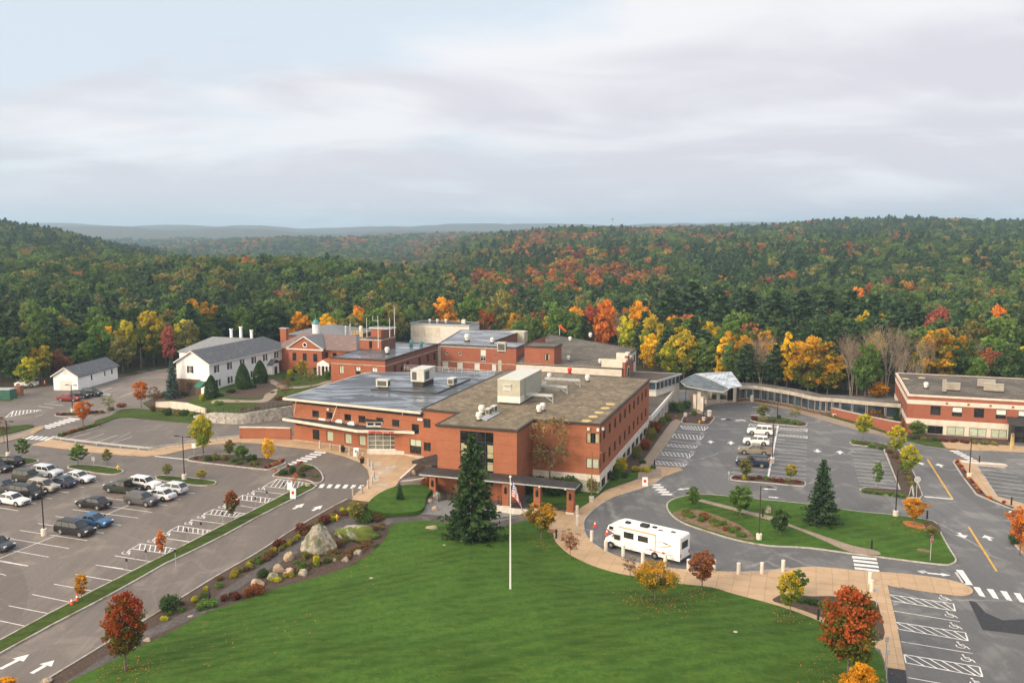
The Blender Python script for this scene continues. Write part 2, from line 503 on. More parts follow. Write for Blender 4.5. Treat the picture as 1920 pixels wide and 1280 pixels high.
M('rv_blue', (0.05, 0.07, 0.25), 0.4, 0.08, 1)
M('flag_red', (0.5, 0.02, 0.04), 0.8, 0.1, 2)
M('flag_white', (0.75, 0.74, 0.74), 0.8, 0.06, 2)
M('flag_blue', (0.03, 0.055, 0.24), 0.8, 0.1, 2)
M('pole_white', (0.7, 0.69, 0.66), 0.4, 0.06, 1.5)
M('rust_metal', (0.25, 0.11, 0.055), 0.7, 0.25, 2)
M('wood_dark', (0.12, 0.07, 0.045), 0.8, 0.25, 2)
M('flower_orange', (0.5, 0.16, 0.02), 0.8, 0.3, 6)
M('flower_red', (0.19, 0.02, 0.035), 0.8, 0.3, 6)
M('straw', (0.5, 0.38, 0.17), 0.9, 0.3, 5)
M('pot_black', (0.02, 0.02, 0.022), 0.5, 0.1, 2)
M('leaf_litter', (0.42, 0.15, 0.035), 0.95, 0.3, 4.0, col2=(0.2, 0.11, 0.04), t2=(0.5, 0.62), s2=1.0)

# ------------------------------------------------------------------ mesh building
class MB:
 def __init__(self):
  self.v, self.f, self.uv, self.mi = [], [], [], []

 def face(self, pts, uv=None, mi=0):
  n = len(self.v)
  self.v.extend([tuple(p) for p in pts])
  self.f.append(tuple(range(n, n + len(pts))))
  self.uv.append(uv or [(p[0] + p[1], p[2]) for p in pts])
  self.mi.append(mi)

 def box(self, c, d, fx=(1, 0), mi=0):
  """c centre of the base, d sizes, fx direction of the first side"""
  ax = (fx[0], fx[1])
  ay = (-fx[1], fx[0])
  q = [(c[0] + ax[0] * sx * d[0] / 2 + ay[0] * sy * d[1] / 2, c[1] + ax[1] * sx * d[0] / 2 + ay[1] * sy * d[1] / 2) for sx, sy in ((-1, -1), (1, -1), (1, 1), (-1, 1))]
  self.prism(q, c[2], c[2] + d[2], mi)

 def prism(self, poly, z0, z1, mi=0, cap=True):
  n = len(poly)
  if area(poly) < 0:
   poly = poly[::-1]
  s = 0.0
  for i in range(n):
   a, b = poly[i], poly[(i + 1) % n]
   L = math.hypot(b[0] - a[0], b[1] - a[1])
   self.face([(a[0], a[1], z0), (b[0], b[1], z0), (b[0], b[1], z1), (a[0], a[1], z1)], [(s, z0), (s + L, z0), (s + L, z1), (s, z1)], mi)
   s += L
  if cap:
   self.face([(p[0], p[1], z1) for p in poly], [(p[0], p[1]) for p in poly], mi)
   self.face([(p[0], p[1], z0) for p in poly[::-1]], None, mi)

 def tube(self, a, b, r0, r1=None, n=8, cap=True, mi=0):
  r1 = r0 if r1 is None else r1
  a, b = Vector(a), Vector(b)
  d = (b - a)
  if d.length < 1e-6:
   return
  d.normalize()
  t = Vector((0, 0, 1)) if abs(d.z) < 0.9 else Vector((1, 0, 0))
  x = d.cross(t).normalized()
  y = d.cross(x)
  ra = [a + (x * math.cos(2 * math.pi * i / n) + y * math.sin(2 * math.pi * i / n)) * r0 for i in range(n)]
  rb = [b + (x * math.cos(2 * math.pi * i / n) + y * math.sin(2 * math.pi * i / n)) * r1 for i in range(n)]
  for i in range(n):
   j = (i + 1) % n
   self.face([ra[j], ra[i], rb[i], rb[j]], None, mi)
  if cap:
   self.face(ra, None, mi)
   self.face(rb[::-1], None, mi)

 def bar(self, a, b, w, h, mi=0):
  """box beam from a to b, width w across, height h"""
  a, b = Vector(a), Vector(b)
  d = (b - a).normalized()
  up = Vector((0, 0, 1)) if abs(d.z) < 0.95 else Vector((0, 1, 0))
  x = d.cross(up).normalized() * (w / 2)
  y = x.cross(d).normalized() * (h / 2)
  A = [a - x - y, a + x - y, a + x + y, a - x + y]
  B = [b - x - y, b + x - y, b + x + y, b - x + y]
  for i in range(4):
   j = (i + 1) % 4
   self.face([A[i], A[j], B[j], B[i]], None, mi)
  self.face(A[::-1], None, mi)
  self.face(B, None, mi)

 def lathe(self, c, prof, n=12, mi=0):
  """prof [(r, z)] upwards round a vertical axis at c"""
  rings = []
  for r, z in prof:
   rings.append([(c[0] + r * math.cos(2 * math.pi * i / n), c[1] + r * math.sin(2 * math.pi * i / n), c[2] + z) for i in range(n)])
  for k in range(len(rings) - 1):
   for i in range(n):
    j = (i + 1) % n
    self.face([rings[k][i], rings[k][j], rings[k + 1][j], rings[k + 1][i]], None, mi)
  self.face(rings[-1], None, mi)
  self.face(rings[0][::-1], None, mi)

 def build(self, name, mat, parent=None, smooth=False, weld=False, loc=None):
  off = Vector((0, 0, 0))
  if parent is not None:
   p = parent
   while p.parent is not None:
    p = p.parent
   off = p.location
  if loc is not None:
   off = Vector(loc)
  me = bpy.data.meshes.new(name)
  me.from_pydata([(v[0] - off[0], v[1] - off[1], v[2] - off[2]) for v in self.v], [], self.f)
  for m in (mat if isinstance(mat, (list, tuple)) else [mat]):
   me.materials.append(MT[m] if isinstance(m, str) else m)
  uvl = me.uv_layers.new(name='UVMap')
  flat = [c for u in self.uv for q in u for c in q]
  uvl.data.foreach_set('uv', flat)
  if len(me.materials) > 1:
   me.polygons.foreach_set('material_index', self.mi)
  if weld or smooth:
   import bmesh
   bm = bmesh.new()
   bm.from_mesh(me)
   bmesh.ops.remove_doubles(bm, verts=bm.verts, dist=0.002)
   bm.to_mesh(me)
   bm.free()
  if smooth:
   me.polygons.foreach_set('use_smooth', [True] * len(me.polygons))
  me.update()
  o = bpy.data.objects.new(name, me)
  COL.objects.link(o)
  if parent is not None:
   o.parent = parent
  elif loc is not None:
   o.location = loc
  return o

def area(p):
 return 0.5 * sum(p[i][0] * p[(i + 1) % len(p)][1] - p[(i + 1) % len(p)][0] * p[i][1] for i in range(len(p)))

def offset(poly, d):
 """positive d grows the polygon"""
 p = list(poly) if area(poly) > 0 else list(poly)[::-1]
 n = len(p)
 out = []
 for i in range(n):
  a, b, c = p[i - 1], p[i], p[(i + 1) % n]
  e1 = Vector((b[0] - a[0], b[1] - a[1])).normalized()
  e2 = Vector((c[0] - b[0], c[1] - b[1])).normalized()
  n1 = Vector((e1.y, -e1.x))
  n2 = Vector((e2.y, -e2.x))
  m = n1 + n2
  if m.length < 1e-4:
   m = n1
  m.normalize()
  k = d / max(0.35, m.dot(n1))
  out.append((b[0] + m.x * k, b[1] + m.y * k))
 return out

def catmull(pts, closed=True, sub=4):
 n = len(pts)
 out = []
 rngi = range(n) if closed else range(n - 1)
 for i in rngi:
  p0 = pts[(i - 1) % n] if closed or i > 0 else pts[0]
  p1 = pts[i]
  p2 = pts[(i + 1) % n]
  p3 = pts[(i + 2) % n] if closed or i + 2 < n else pts[-1]
  for k in range(sub):
   t = k / sub
   out.append(tuple(0.5 * ((2 * p1[j]) + (-p0[j] + p2[j]) * t + (2 * p0[j] - 5 * p1[j] + 4 * p2[j] - p3[j]) * t * t + (-p0[j] + 3 * p1[j] - 3 * p2[j] + p3[j]) * t ** 3) for j in range(2)))
 if not closed:
  out.append(tuple(pts[-1][:2]))
 return out

def resample(poly, step):
 out = []
 n = len(poly)
 for i in range(n):
  a, b = poly[i], poly[(i + 1) % n]
  L = math.hypot(b[0] - a[0], b[1] - a[1])
  k = max(1, int(math.ceil(L / step)))
  for j in range(k):
   out.append((a[0] + (b[0] - a[0]) * j / k, a[1] + (b[1] - a[1]) * j / k))
 return out

def sheet(name, poly, mat, dz=0.0, zf=None, res=2.5, skirt=0.0, kind='structure'):
 zf = zf or gz
 poly = resample(poly if area(poly) > 0 else poly[::-1], res)
 x = [p[0] for p in poly]
 y = [p[1] for p in poly]
 pts = [Vector(p) for p in poly]
 gx, gy = np.meshgrid(np.arange(min(x), max(x), res), np.arange(min(y), max(y), res))
 gx, gy = gx.ravel(), gy.ravel()
 if len(gx):
  keep = np.zeros(len(gx), bool)
  for s in range(0, len(gx), 4000):
   keep[s:s + 4000] = poly_dist(poly, gx[s:s + 4000], gy[s:s + 4000]) > res * 0.4
  pts += [Vector((a, b)) for a, b in zip(gx[keep], gy[keep])]
 n = len(poly)
 r = geometry.delaunay_2d_cdt(pts, [], [list(range(n))], 1, 1e-4)
 vs = np.array([(v.x, v.y) for v in r[0]])
 z = np.atleast_1d(zf(vs[:, 0], vs[:, 1])) + dz
 me = bpy.data.meshes.new(name)
 V = [(a[0], a[1], c) for a, c in zip(vs, z)]
 Fc = []
 for f in r[2]:
  a, b, c = (V[i] for i in f[:3])
  s = (b[0] - a[0]) * (c[1] - a[1]) - (c[0] - a[0]) * (b[1] - a[1])
  Fc.append(tuple(f) if s > 0 else tuple(f[::-1]))
 if skirt:
  for i in range(n):
   a, b = poly[i], poly[(i + 1) % n]
   za, zb = float(np.atleast_1d(zf(*a))[0]) + dz, float(np.atleast_1d(zf(*b))[0]) + dz
   k = len(V)
   V += [(a[0], a[1], za), (b[0], b[1], zb), (b[0], b[1], zb - skirt), (a[0], a[1], za - skirt)]
   Fc.append((k + 3, k + 2, k + 1, k))
 me.from_pydata(V, [], Fc)
 me.materials.append(MT[mat])
 me.update()
 o = bpy.data.objects.new(name, me)
 COL.objects.link(o)
 if kind:
  o['kind'] = kind
 return o

def ring(name, outer, inner, mat, dz, skirt, zf=None):
 zf = zf or gz
 mb = MB()
 n = len(outer)
 Z = lambda p: float(np.atleast_1d(zf(*p))[0])
 for i in range(n):
  j = (i + 1) % n
  a, b, c, d = outer[i], outer[j], inner[j], inner[i]
  mb.face([(*a, Z(a) + dz), (*b, Z(b) + dz), (*c, Z(c) + dz), (*d, Z(d) + dz)])
  mb.face([(*a, Z(a) + dz - skirt), (*b, Z(b) + dz - skirt), (*b, Z(b) + dz), (*a, Z(a) + dz)])
 o = mb.build(name, mat)
 o['kind'] = 'structure'
 return o

def kerbed(name, pts, mat, h=0.13, smooth=True, kerb='kerb_granite', world=False, w=0.2, dz=0.0, sub=4, kerb_name='kerb'):
 poly = [p[:2] for p in pts] if world else [Gb(*p) for p in pts]
 if smooth:
  poly = catmull(poly, True, sub)
 if area(poly) < 0:
  poly = poly[::-1]
 poly = resample(poly, 2.5)
 inner = offset(poly, -w)
 ring(kerb_name, poly, inner, kerb, h + 0.012 + dz, h + 0.1)
 sheet(name, offset(poly, -w + 0.02), mat, h + dz)
 return poly

MK = {}

def mark_poly(pts, mat='paint_white', dz=0.014, name=None, world=False):
 q = [p[:2] for p in pts] if world else [Gb(*p) for p in pts]
 if area(q) < 0:
  q = q[::-1]
 mb = MK.setdefault((name or 'road_marking', mat), MB())
 mb.face([(p[0], p[1], float(gz(p[0], p[1])) + dz) for p in q])

def mark(a, b, w=0.11, mat='paint_white', dz=0.014, name=None, world=False):
 if not world:
  a, b = Gb(*a), Gb(*b)
 L = math.hypot(b[0] - a[0], b[1] - a[1])
 k = max(1, int(math.ceil(L / 2.5)))
 dx, dy = (b[0] - a[0]) / L, (b[1] - a[1]) / L
 nx, ny = -dy * w / 2, dx * w / 2
 for i in range(k):
  p = (a[0] + dx * L * i / k, a[1] + dy * L * i / k)
  q = (a[0] + dx * L * (i + 1) / k, a[1] + dy * L * (i + 1) / k)
  mark_poly([(p[0] - nx, p[1] - ny), (q[0] - nx, q[1] - ny), (q[0] + nx, q[1] + ny), (p[0] + nx, p[1] + ny)], mat, dz, name, True)

def lerp(a, b, t):
 return (a[0] + (b[0] - a[0]) * t, a[1] + (b[1] - a[1]) * t)

def hatch(a, b, c, d, n=7, w=0.12, lean=0.5, mat='paint_white'):
 """a-b far edge, d-c near edge (photo points)"""
 A, B, C, D = Gb(*a), Gb(*b), Gb(*c), Gb(*d)
 for p, q in ((A, B), (D, C), (B, C), (A, D)):
  mark(p, q, w, mat, world=True)
 for i in range(n):
  t0 = i / n
  t1 = min(1, t0 + 1.0 / n * (1 + lean))
  mark(lerp(A, B, t0), lerp(D, C, t1), w, mat, 0.018, world=True)

def arrow(tail, tip, w=0.16, head=0.55, hl=0.4, mat='paint_white'):
 a, b = Gb(*tail), Gb(*tip)
 L = math.hypot(b[0] - a[0], b[1] - a[1])
 dx, dy = (b[0] - a[0]) / L, (b[1] - a[1]) / L
 m = (a[0] + dx * L * (1 - hl), a[1] + dy * L * (1 - hl))
 nx, ny = -dy, dx
 mark_poly([(a[0] - nx * w, a[1] - ny * w), (m[0] - nx * w, m[1] - ny * w), (m[0] + nx * w, m[1] + ny * w), (a[0] + nx * w, a[1] + ny * w)], mat, world=True)
 mark_poly([(m[0] - nx * head, m[1] - ny * head), (b[0], b[1]), (m[0] + nx * head, m[1] + ny * head)], mat, world=True)

def wheelchair(px, py, s=1.0, mat='paint_white'):
 """access symbol painted on the stall: wheel arc, seat, leg and head"""
 c = Gb(px, py)
 t = lambda u, v: (c[0] + s * (u * E1[0] + v * E2[0]), c[1] + s * (u * E1[1] + v * E2[1]))
 arc = [t(0.34 * math.cos(k) - 0.05, 0.34 * math.sin(k) - 0.05) for k in np.linspace(math.radians(150), math.radians(400), 9)]
 for i in range(8):
  mark(arc[i], arc[i + 1], 0.09 * s, mat, 0.016, world=True)
 for a, b in (((-0.15, 0.5), (-0.05, 0.05)), ((-0.05, 0.05), (0.35, 0.05)), ((0.35, 0.05), (0.55, -0.4)), ((-0.12, 0.32), (0.25, 0.3))):
  mark(t(*a), t(*b), 0.1 * s, mat, 0.018, world=True)
 mark_poly([t(-0.18 + 0.11 * math.cos(k), 0.66 + 0.11 * math.sin(k)) for k in np.linspace(0, 2 * math.pi, 8)[:-1]], mat, 0.016, None, True)

def tag(o, label=None, cat=None, group=None, kind=None):
 for k, v in (('label', label), ('category', cat), ('group', group), ('kind', kind)):
  if v:
   o[k] = v
 return o

def thing(name, loc, label, cat, group=None):
 o = bpy.data.objects.new(name, None)
 o.empty_display_size = 0.5
 o.location = loc
 COL.objects.link(o)
 return tag(o, label, cat, group)
# ------------------------------------------------------------------ terrain: one sheet to the horizon
def px_of(x, y):
 return 960 + F * x / np.maximum(y, 1.0) * 0.985

def terrain(x, y):
 x = np.asarray(x, float)
 y = np.asarray(y, float)
 D = np.maximum(y, 1.0)
 p = px_of(x, D)
 z = np.asarray(gz(x, y), float) * (1 - ss(260, 420, D))
 z = z - 5.0 * ss(245, 330, D) * (1 - ss(420, 700, D))
 ip = lambda xs, ys: np.interp(p, xs, ys)
 c2 = ip([-900, 0, 300, 450, 620, 720, 820, 900, 1000], [15, 13, 13, 13.5, 13, 9, 4, 0, 0])
 z = z + c2 * np.where(D < 430, np.exp(-((D - 430) / 85) ** 2), np.exp(-((D - 430) / 200) ** 2))
 c1 = ip([-1500, -200, 0, 80, 150, 250, 330], [44, 40, 34, 28, 19, 5, 0])
 z = z + c1 * np.exp(-((D - 900) / 250) ** 2)
 c3 = ip([500, 760, 850, 950, 1050, 1200, 1400, 1560, 1700, 1920, 2400, 3500], [0, 0, 6, 18, 28, 28, 32, 38, 46, 41, 45, 46])
 z = z + c3 * np.where(D < 1300, np.clip((D - 300) / 1000, 0, 1) ** 1.15, np.exp(-((D - 1300) / 420) ** 2))
 c4 = ip([-200, 250, 350, 480, 640, 800, 950, 1100], [0, 2, 7, 13, 17, 17, 14, 0])
 z = z + (c4 - 9) * np.exp(-((D - 2100) / 380) ** 2)
 z = z - 14 * ss(500, 800, D) * (1 - ss(1500, 1900, D)) * (1 - ss(760, 900, p)) * ss(260, 420, p)
 c5 = ip([-2000, 0, 80, 200, 330, 480, 560, 700, 850, 1000, 1200, 1700, 1920, 3000], [90, 80, 74, 70, 60, 50, 44, 58, 62, 66, 70, 70, 84, 90])
 z = z + c5 * np.exp(-((D - 5200) / 900) ** 2)
 c6 = ip([-2000, 0, 100, 300, 420, 600, 900, 1200, 3000], [60, 55, 46, 30, 40, 30, 20, 20, 20])
 z = z + c6 * np.exp(-((D - 3600) / 420) ** 2)
 n = np.sin(x * 0.011 + y * 0.007) + np.sin(x * 0.023 - y * 0.013 + 1.3) * 0.6 + np.sin(x * 0.0043 + 2) * 1.4
 z = z + n * 2.3 * ss(330, 700, D) * (0.4 + ss(600, 2500, D) * 1.6)
 return z

def make_terrain():
 az = np.concatenate([np.linspace(-math.pi, -0.82, 18)[:-1], np.linspace(-0.82, 0.82, 150), np.linspace(0.82, math.pi, 18)[1:-1]])
 rr = np.concatenate([[25, 45, 60], np.arange(75, 330, 9), np.geomspace(330, 12000, 90)])
 A, Rr = np.meshgrid(az, rr)
 X, Y = (Rr * np.sin(A)).ravel(), (Rr * np.cos(A)).ravel()
 Z = np.where(Y > 0, terrain(X, Y), 0.0)
 site = (1 - ss(255, 300, np.abs(Y))) * (Rr.ravel() < 300)
 Z = Z - 0.9 * site
 na, nr = len(az), len(rr)
 V = list(zip(X, Y, Z)) + [(0, 0, -1)]
 Fs = []
 for i in range(nr - 1):
  for j in range(na):
   k = (j + 1) % na
   Fs.append((i * na + j, i * na + k, (i + 1) * na + k, (i + 1) * na + j)[::-1])
 for j in range(na):
  Fs.append((na * nr, (j + 1) % na, j)[::-1])
 me = bpy.data.meshes.new('ground')
 me.from_pydata(V, [], Fs)
 me.materials.append(MT['forest_floor'])
 me.polygons.foreach_set('use_smooth', [True] * len(me.polygons))
 o = bpy.data.objects.new('ground', me)
 COL.objects.link(o)
 o['kind'] = 'structure'

make_terrain()

# ------------------------------------------------------------------ paving sheets
W = lambda *pp: [Gb(*p) for p in pp]
west = W((-260, 735), (30, 731), (95, 723), (228, 708), (318, 689), (352, 688)) + [(-66, 232), (-10, 228), (-4, 150), (-4, 118), (-10, 96), (-14, 84), (-12, 60), (-150, 60), (-190, 120)]
sheet('asphalt_lot', west, 'asphalt_west', 0.0)
east = [(-4, 118), (-4, 150), (-10, 228), (24, 214), (70, 206), (110, 196), (150, 190), (150, 60), (-12, 60), (-14, 84), (-10, 96)]
sheet('asphalt_drive', east, 'asphalt_east', 0.0)
sheet('verge', W((-260, 742), (20, 752), (36, 740), (30, 729), (-260, 729)), 'rough_grass', 0.03)

LP = [(128, 1280), (217, 1236), (260, 1215), (332, 1180), (390, 1147), (427, 1137), (500, 1110), (572, 1089), (640, 1069), (690, 1042), (722, 1012), (731, 990), (742, 982),
   (770, 978), (800, 977), (850, 983), (930, 989), (972, 980), (992, 976), (1032, 993), (1042, 1017), (1067, 1040), (1110, 1061), (1160, 1076), (1220, 1086), (1275, 1095), (1335, 1102),
   (1375, 1114), (1440, 1131), (1485, 1145), (1540, 1167), (1600, 1195), (1645, 1222), (1658, 1250), (1664, 1300), (1690, 1460), (-160, 1460), (40, 1330)]
LW = W(*LP)
LW = catmull(LW[:34], False, 3) + LW[34:]
LAWN_POLY = resample(LW if area(LW) > 0 else LW[::-1], 2.0)
sheet('lawn', LAWN_POLY, 'lawn', 0.10, zf=lambda x, y: gzt(x, y), res=1.6, skirt=0.25)

road_r = [(30, 1310), (77, 1280), (197, 1207), (290, 1151), (345, 1117), (410, 1077), (480, 1037), (545, 995), (610, 957), (650, 936)]
bed = W(*road_r, (700, 941), (690, 962), (717, 971), (745, 968), (800, 967), (850, 973), (930, 979), (972, 970), (995, 966), (1000, 975)) + LW[66:0:-3] + W((128, 1282), (60, 1320))
sheet('planting_bed', bed, 'mulch', 0.055)
walk_a = [(100, 1295), (150, 1262), (275, 1183), (390, 1129), (427, 1101), (495, 1058), (545, 1023), (580, 999), (625, 979), (660, 972), (700, 974), (735, 970), (765, 968), (800, 968), (840, 971), (930, 979), (975, 970), (1000, 958)]
walk_b = [(1020, 968), (992, 977), (930, 989), (840, 982), (800, 977), (760, 979), (732, 984), (690, 990), (655, 991), (610, 1003), (560, 1036), (500, 1070), (445, 1107), (400, 1143), (290, 1193), (165, 1272), (120, 1302)]
pw = catmull(W(*walk_a), False, 3) + catmull(W(*walk_b), False, 3)
sheet('footpath', pw, 'path_asphalt', 0.075, res=2.0)
rr_ = catmull(W(*road_r), False, 4)
def kerb_line(pts, w=0.18, side=1, h=0.13):
 mb = MB()
 L = []
 for i, p in enumerate(pts):
  a, b = pts[max(0, i - 1)], pts[min(len(pts) - 1, i + 1)]
  l = math.hypot(b[0] - a[0], b[1] - a[1])
  L.append((p[0] + side * w * (b[1] - a[1]) / l, p[1] - side * w * (b[0] - a[0]) / l))
 for i in range(len(pts) - 1):
  a, b, c, d = pts[i], pts[i + 1], L[i + 1], L[i]
  if side < 0:
   a, b, c, d = d, c, b, a
  Z = lambda p: float(gz(p[0], p[1]))
  for q in ([(*d, Z(d) + h), (*c, Z(c) + h), (*b, Z(b) + h), (*a, Z(a) + h)], [(*b, Z(b) - 0.1), (*a, Z(a) - 0.1), (*a, Z(a) + h), (*b, Z(b) + h)], [(*d, Z(d) - 0.1), (*c, Z(c) - 0.1), (*c, Z(c) + h), (*d, Z(d) + h)]):
   mb.face(q)
 o = mb.build('kerb', 'kerb_granite')
 o['kind'] = 'structure'

kerb_line(rr_)

strip = [(-150, 1278), (0, 1200), (92, 1150), (175, 1107), (275, 1057), (357, 1016), (397, 995), (460, 964), (515, 936), (542, 922), (570, 909), (584, 906), (595, 911), (588, 917), (545, 939), (480, 972), (420, 1005), (345, 1042),
   (312, 1057), (200, 1120), (100, 1172), (0, 1227), (-150, 1312)]
kerbed('grass_strip', strip, 'rough_grass', smooth=False)
for pts, m in (
 ([(-40, 852), (0, 855), (40, 858), (66, 861), (73, 865), (60, 870), (30, 873), (-40, 867)], 'rough_grass'),
 ([(126, 877), (137, 872), (177, 873), (221, 879), (232, 884), (222, 889), (198, 890), (146, 882)], 'rough_grass'),
 ([(290, 897), (302, 892), (344, 895), (396, 901), (406, 905), (398, 910), (368, 911), (308, 903)], 'rough_grass'),
 ([(351, 862), (362, 856), (400, 852), (450, 854), (505, 860), (535, 866), (530, 872), (512, 878), (500, 881), (440, 875), (365, 866)], 'mulch'),
 ([(511, 892), (517, 887), (537, 875), (565, 870), (585, 873), (600, 883), (607, 896), (603, 904), (590, 906), (570, 900), (520, 895)], 'mulch'),
):
 kerbed('planting_island', pts, m)
sheet('sidewalk', catmull(W((-60, 828), (0, 822), (40, 812), (68, 801), (80, 798), (84, 802), (70, 810), (50, 819), (-60, 843)), True, 3), 'paving_old', 0.10, skirt=0.2)
sheet('lawn', catmull(W((-60, 800), (0, 801), (50, 797), (64, 799), (48, 805), (0, 817), (-60, 828)), True, 3), 'rough_grass', 0.13, skirt=0.2)
mark(( 58, 812), (80, 801), 0.35, 'paint_yellow', 0.125)
kerbed('planting_bed', [(106, 817), (130, 808), (175, 797), (186, 800), (150, 811), (115, 822)], 'mulch')
kerbed('planting_bed', [(103, 778), (130, 773), (190, 771), (200, 776), (150, 781), (112, 781)], 'mulch')
sheet('lawn', catmull(W((178, 790), (207, 780), (228, 768), (262, 767), (300, 772), (357, 784), (357, 793), (287, 787), (225, 783), (190, 795)), True, 3), 'rough_grass', 0.12, skirt=0.2)

plaza = W((60, 834), (92, 838), (125, 842), (200, 851), (275, 856), (312, 852), (362, 841), (400, 834), (450, 829), (495, 833), (545, 838), (582, 842), (614, 847), (645, 855), (676, 867), (689, 880),
    (693, 894), (687, 911), (676, 919), (664, 929), (660, 937), (700, 942), (714, 931), (724, 919), (742, 912), (752, 897), (792, 868), (800, 846), (690, 838), (551, 818), (447, 817), (362, 825), (312, 838), (275, 845), (175, 837), (95, 824))
sheet('plaza', plaza, 'paving', 0.10, res=2.0, skirt=0.25)
for q in ([(700, 870), (712, 866), (718, 872), (704, 876)], [(708, 885), (728, 880), (730, 886), (709, 891)], [(722, 876), (742, 872), (744, 877), (725, 880)], [(707, 908), (728, 907), (725, 912), (707, 912)],
    [(686, 873), (696, 871), (702, 890), (712, 895), (708, 904), (697, 906), (697, 888)]):
 sheet('paving_slab', W(*q), 'concrete', 0.108, res=1.5)
sheet('lawn', catmull(W((691, 961), (693, 947), (713, 931), (740, 920), (780, 915), (810, 922), (800, 937), (792, 962), (755, 969), (717, 969)), True, 4), 'lawn', 0.35, res=1.5, skirt=0.5,
   zf=lambda x, y: gz(x, y) + 0.25)
sheet('gravel', W((793, 950), (812, 940), (836, 938), (860, 940), (930, 946), (985, 955), (990, 964), (930, 972), (840, 968), (787, 965)), 'gravel', 0.09, res=1.5)

road_e = [(1240, 896), (1217, 911), (1170, 925), (1140, 937), (1115, 953), (1096, 972), (1093, 988), (1098, 1005), (1112, 1020), (1133, 1034), (1168, 1048), (1205, 1059), (1245, 1065), (1290, 1070), (1350, 1073), (1387, 1074), (1440, 1071), (1480, 1066),
    (1520, 1063), (1560, 1065), (1600, 1069), (1655, 1073), (1715, 1078), (1777, 1087), (1808, 1096), (1823, 1105), (1822, 1113), (1806, 1117), (1770, 1113), (1720, 1106)]
kerb_line(catmull(W(*road_e[:18]), False, 3), side=-1)
low = W((1228, 876), (1232, 875), (1275, 877), (1281, 882), (1270, 885)) + catmull(W(*road_e), False, 3) + W((1664, 1097), (1680, 1165), (1698, 1256), (1662, 1251), (1650, 1218), (1600, 1193), (1540, 1167), (1485, 1145), (1440, 1131), (1375, 1114), (1335, 1102), (1275, 1095), (1220, 1086),
   (1160, 1076), (1110, 1061), (1067, 1040), (1042, 1017), (1028, 993), (1000, 972), (980, 955), (1047, 957), (1080, 958), (1112, 938), (1137, 919), (1196, 899))
sheet('lower_plaza', low, 'paving', 0.10, res=2.0, skirt=0.25)
sheet('sidewalk', W((1197, 878), (1200, 874), (1233, 826), (1258, 792), (1267, 786), (1278, 790), (1256, 825), (1228, 864), (1216, 879), (1240, 880), (1240, 896), (1196, 900)), 'paving_old', 0.125, res=2.0, skirt=0.25)
sheet('planting_bed', catmull(W((1450, 1128), (1456, 1120), (1475, 1114), (1520, 1119), (1560, 1119), (1600, 1124), (1640, 1128), (1650, 1150), (1656, 1200), (1600, 1180), (1540, 1158), (1490, 1140)), True, 3), 'mulch', 0.125, res=2, skirt=0.1)
sheet('lawn', W((1080, 957), (1113, 937), (1136, 919), (1194, 897), (1200, 885), (1150, 890), (1128, 915), (1000, 925), (985, 940), (1030, 953)), 'lawn', 0.115, res=2)
sheet('planting_bed', W((1000, 925), (1128, 913), (1150, 897), (1150, 880), (1000, 905)), 'dry_soil', 0.14, res=2)
sheet('planting_bed', W((1128, 920), (1194, 897), (1198, 876), (1232, 826), (1257, 791), (1266, 785), (1279, 792), (1300, 770), (1262, 760), (1225, 805), (1180, 855), (1127, 905)), 'mulch', 0.11, res=2)
kerbed('planting_island', [(1278, 793), (1300, 795), (1327, 797), (1336, 790), (1339, 782), (1318, 777), (1300, 774), (1283, 780)], 'mulch')

isl = [(1249, 948), (1258, 938), (1280, 931), (1312, 927), (1370, 931), (1440, 938), (1502, 944), (1572, 954), (1615, 960), (1680, 966), (1738, 975), (1757, 982), (1768, 1005), (1782, 1030), (1794, 1050), (1787, 1058), (1770, 1060),
    (1715, 1054), (1647, 1045), (1590, 1038), (1515, 1028), (1440, 1024), (1375, 1012), (1325, 997), (1282, 982), (1257, 965)]
kerbed('lawn', isl, 'lawn', sub=3)
sheet('footpath', catmull(W((1308, 936), (1362, 949), (1405, 960), (1447, 970), (1480, 984), (1552, 1009), (1597, 1024), (1643, 1034), (1647, 1042), (1592, 1036), (1540, 1013), (1470, 985), (1400, 965), (1358, 954), (1306, 940)), True, 3), 'paving_old', 0.155, res=2)
sheet('planting_bed', catmull(W((1262, 962), (1280, 957), (1310, 958), (1345, 968), (1385, 985), (1410, 1003), (1412, 1014), (1375, 1008), (1325, 993), (1284, 979), (1264, 968)), True, 3), 'dry_soil', 0.155, res=2)
sheet('leaf_litter', catmull(W((1692, 980), (1706, 978), (1730, 984), (1737, 989), (1728, 993), (1705, 989)), True, 3), 'leaf_litter', 0.155)
sheet('bare_soil', catmull(W((1719, 1031), (1728, 1030), (1744, 1035), (1746, 1038), (1730, 1036), (1720, 1034)), True, 3), 'dry_soil', 0.155)
sheet('bare_soil', catmull(W((1518, 979), (1530, 976), (1552, 980), (1554, 985), (1535, 987), (1520, 984)), True, 3), 'dry_soil', 0.155)
sheet('planting_bed', catmull(W((1733, 980), (1756, 983), (1764, 998), (1745, 1002), (1735, 990)), True, 3), 'mulch', 0.157)
for pts, m in (
 ([(1407, 788), (1412, 784), (1426, 782), (1458, 782), (1491, 787), (1510, 792), (1514, 796), (1505, 800), (1458, 796), (1426, 793)], 'mulch'),
 ([(1369, 896), (1374, 892), (1393, 891), (1437, 895), (1502, 901), (1511, 907), (1502, 912), (1437, 906), (1376, 901)], 'mulch'),
):
 kerbed('planting_island', pts, m)
kerbed('planting_island', [(1592, 829), (1600, 825), (1640, 829), (1672, 836), (1687, 846), (1705, 870), (1717, 892), (1731, 929), (1726, 935), (1690, 932), (1615, 922), (1611, 918), (1622, 914), (1686, 918), (1672, 882), (1657, 842), (1640, 838), (1598, 834)], 'mulch', smooth=False)
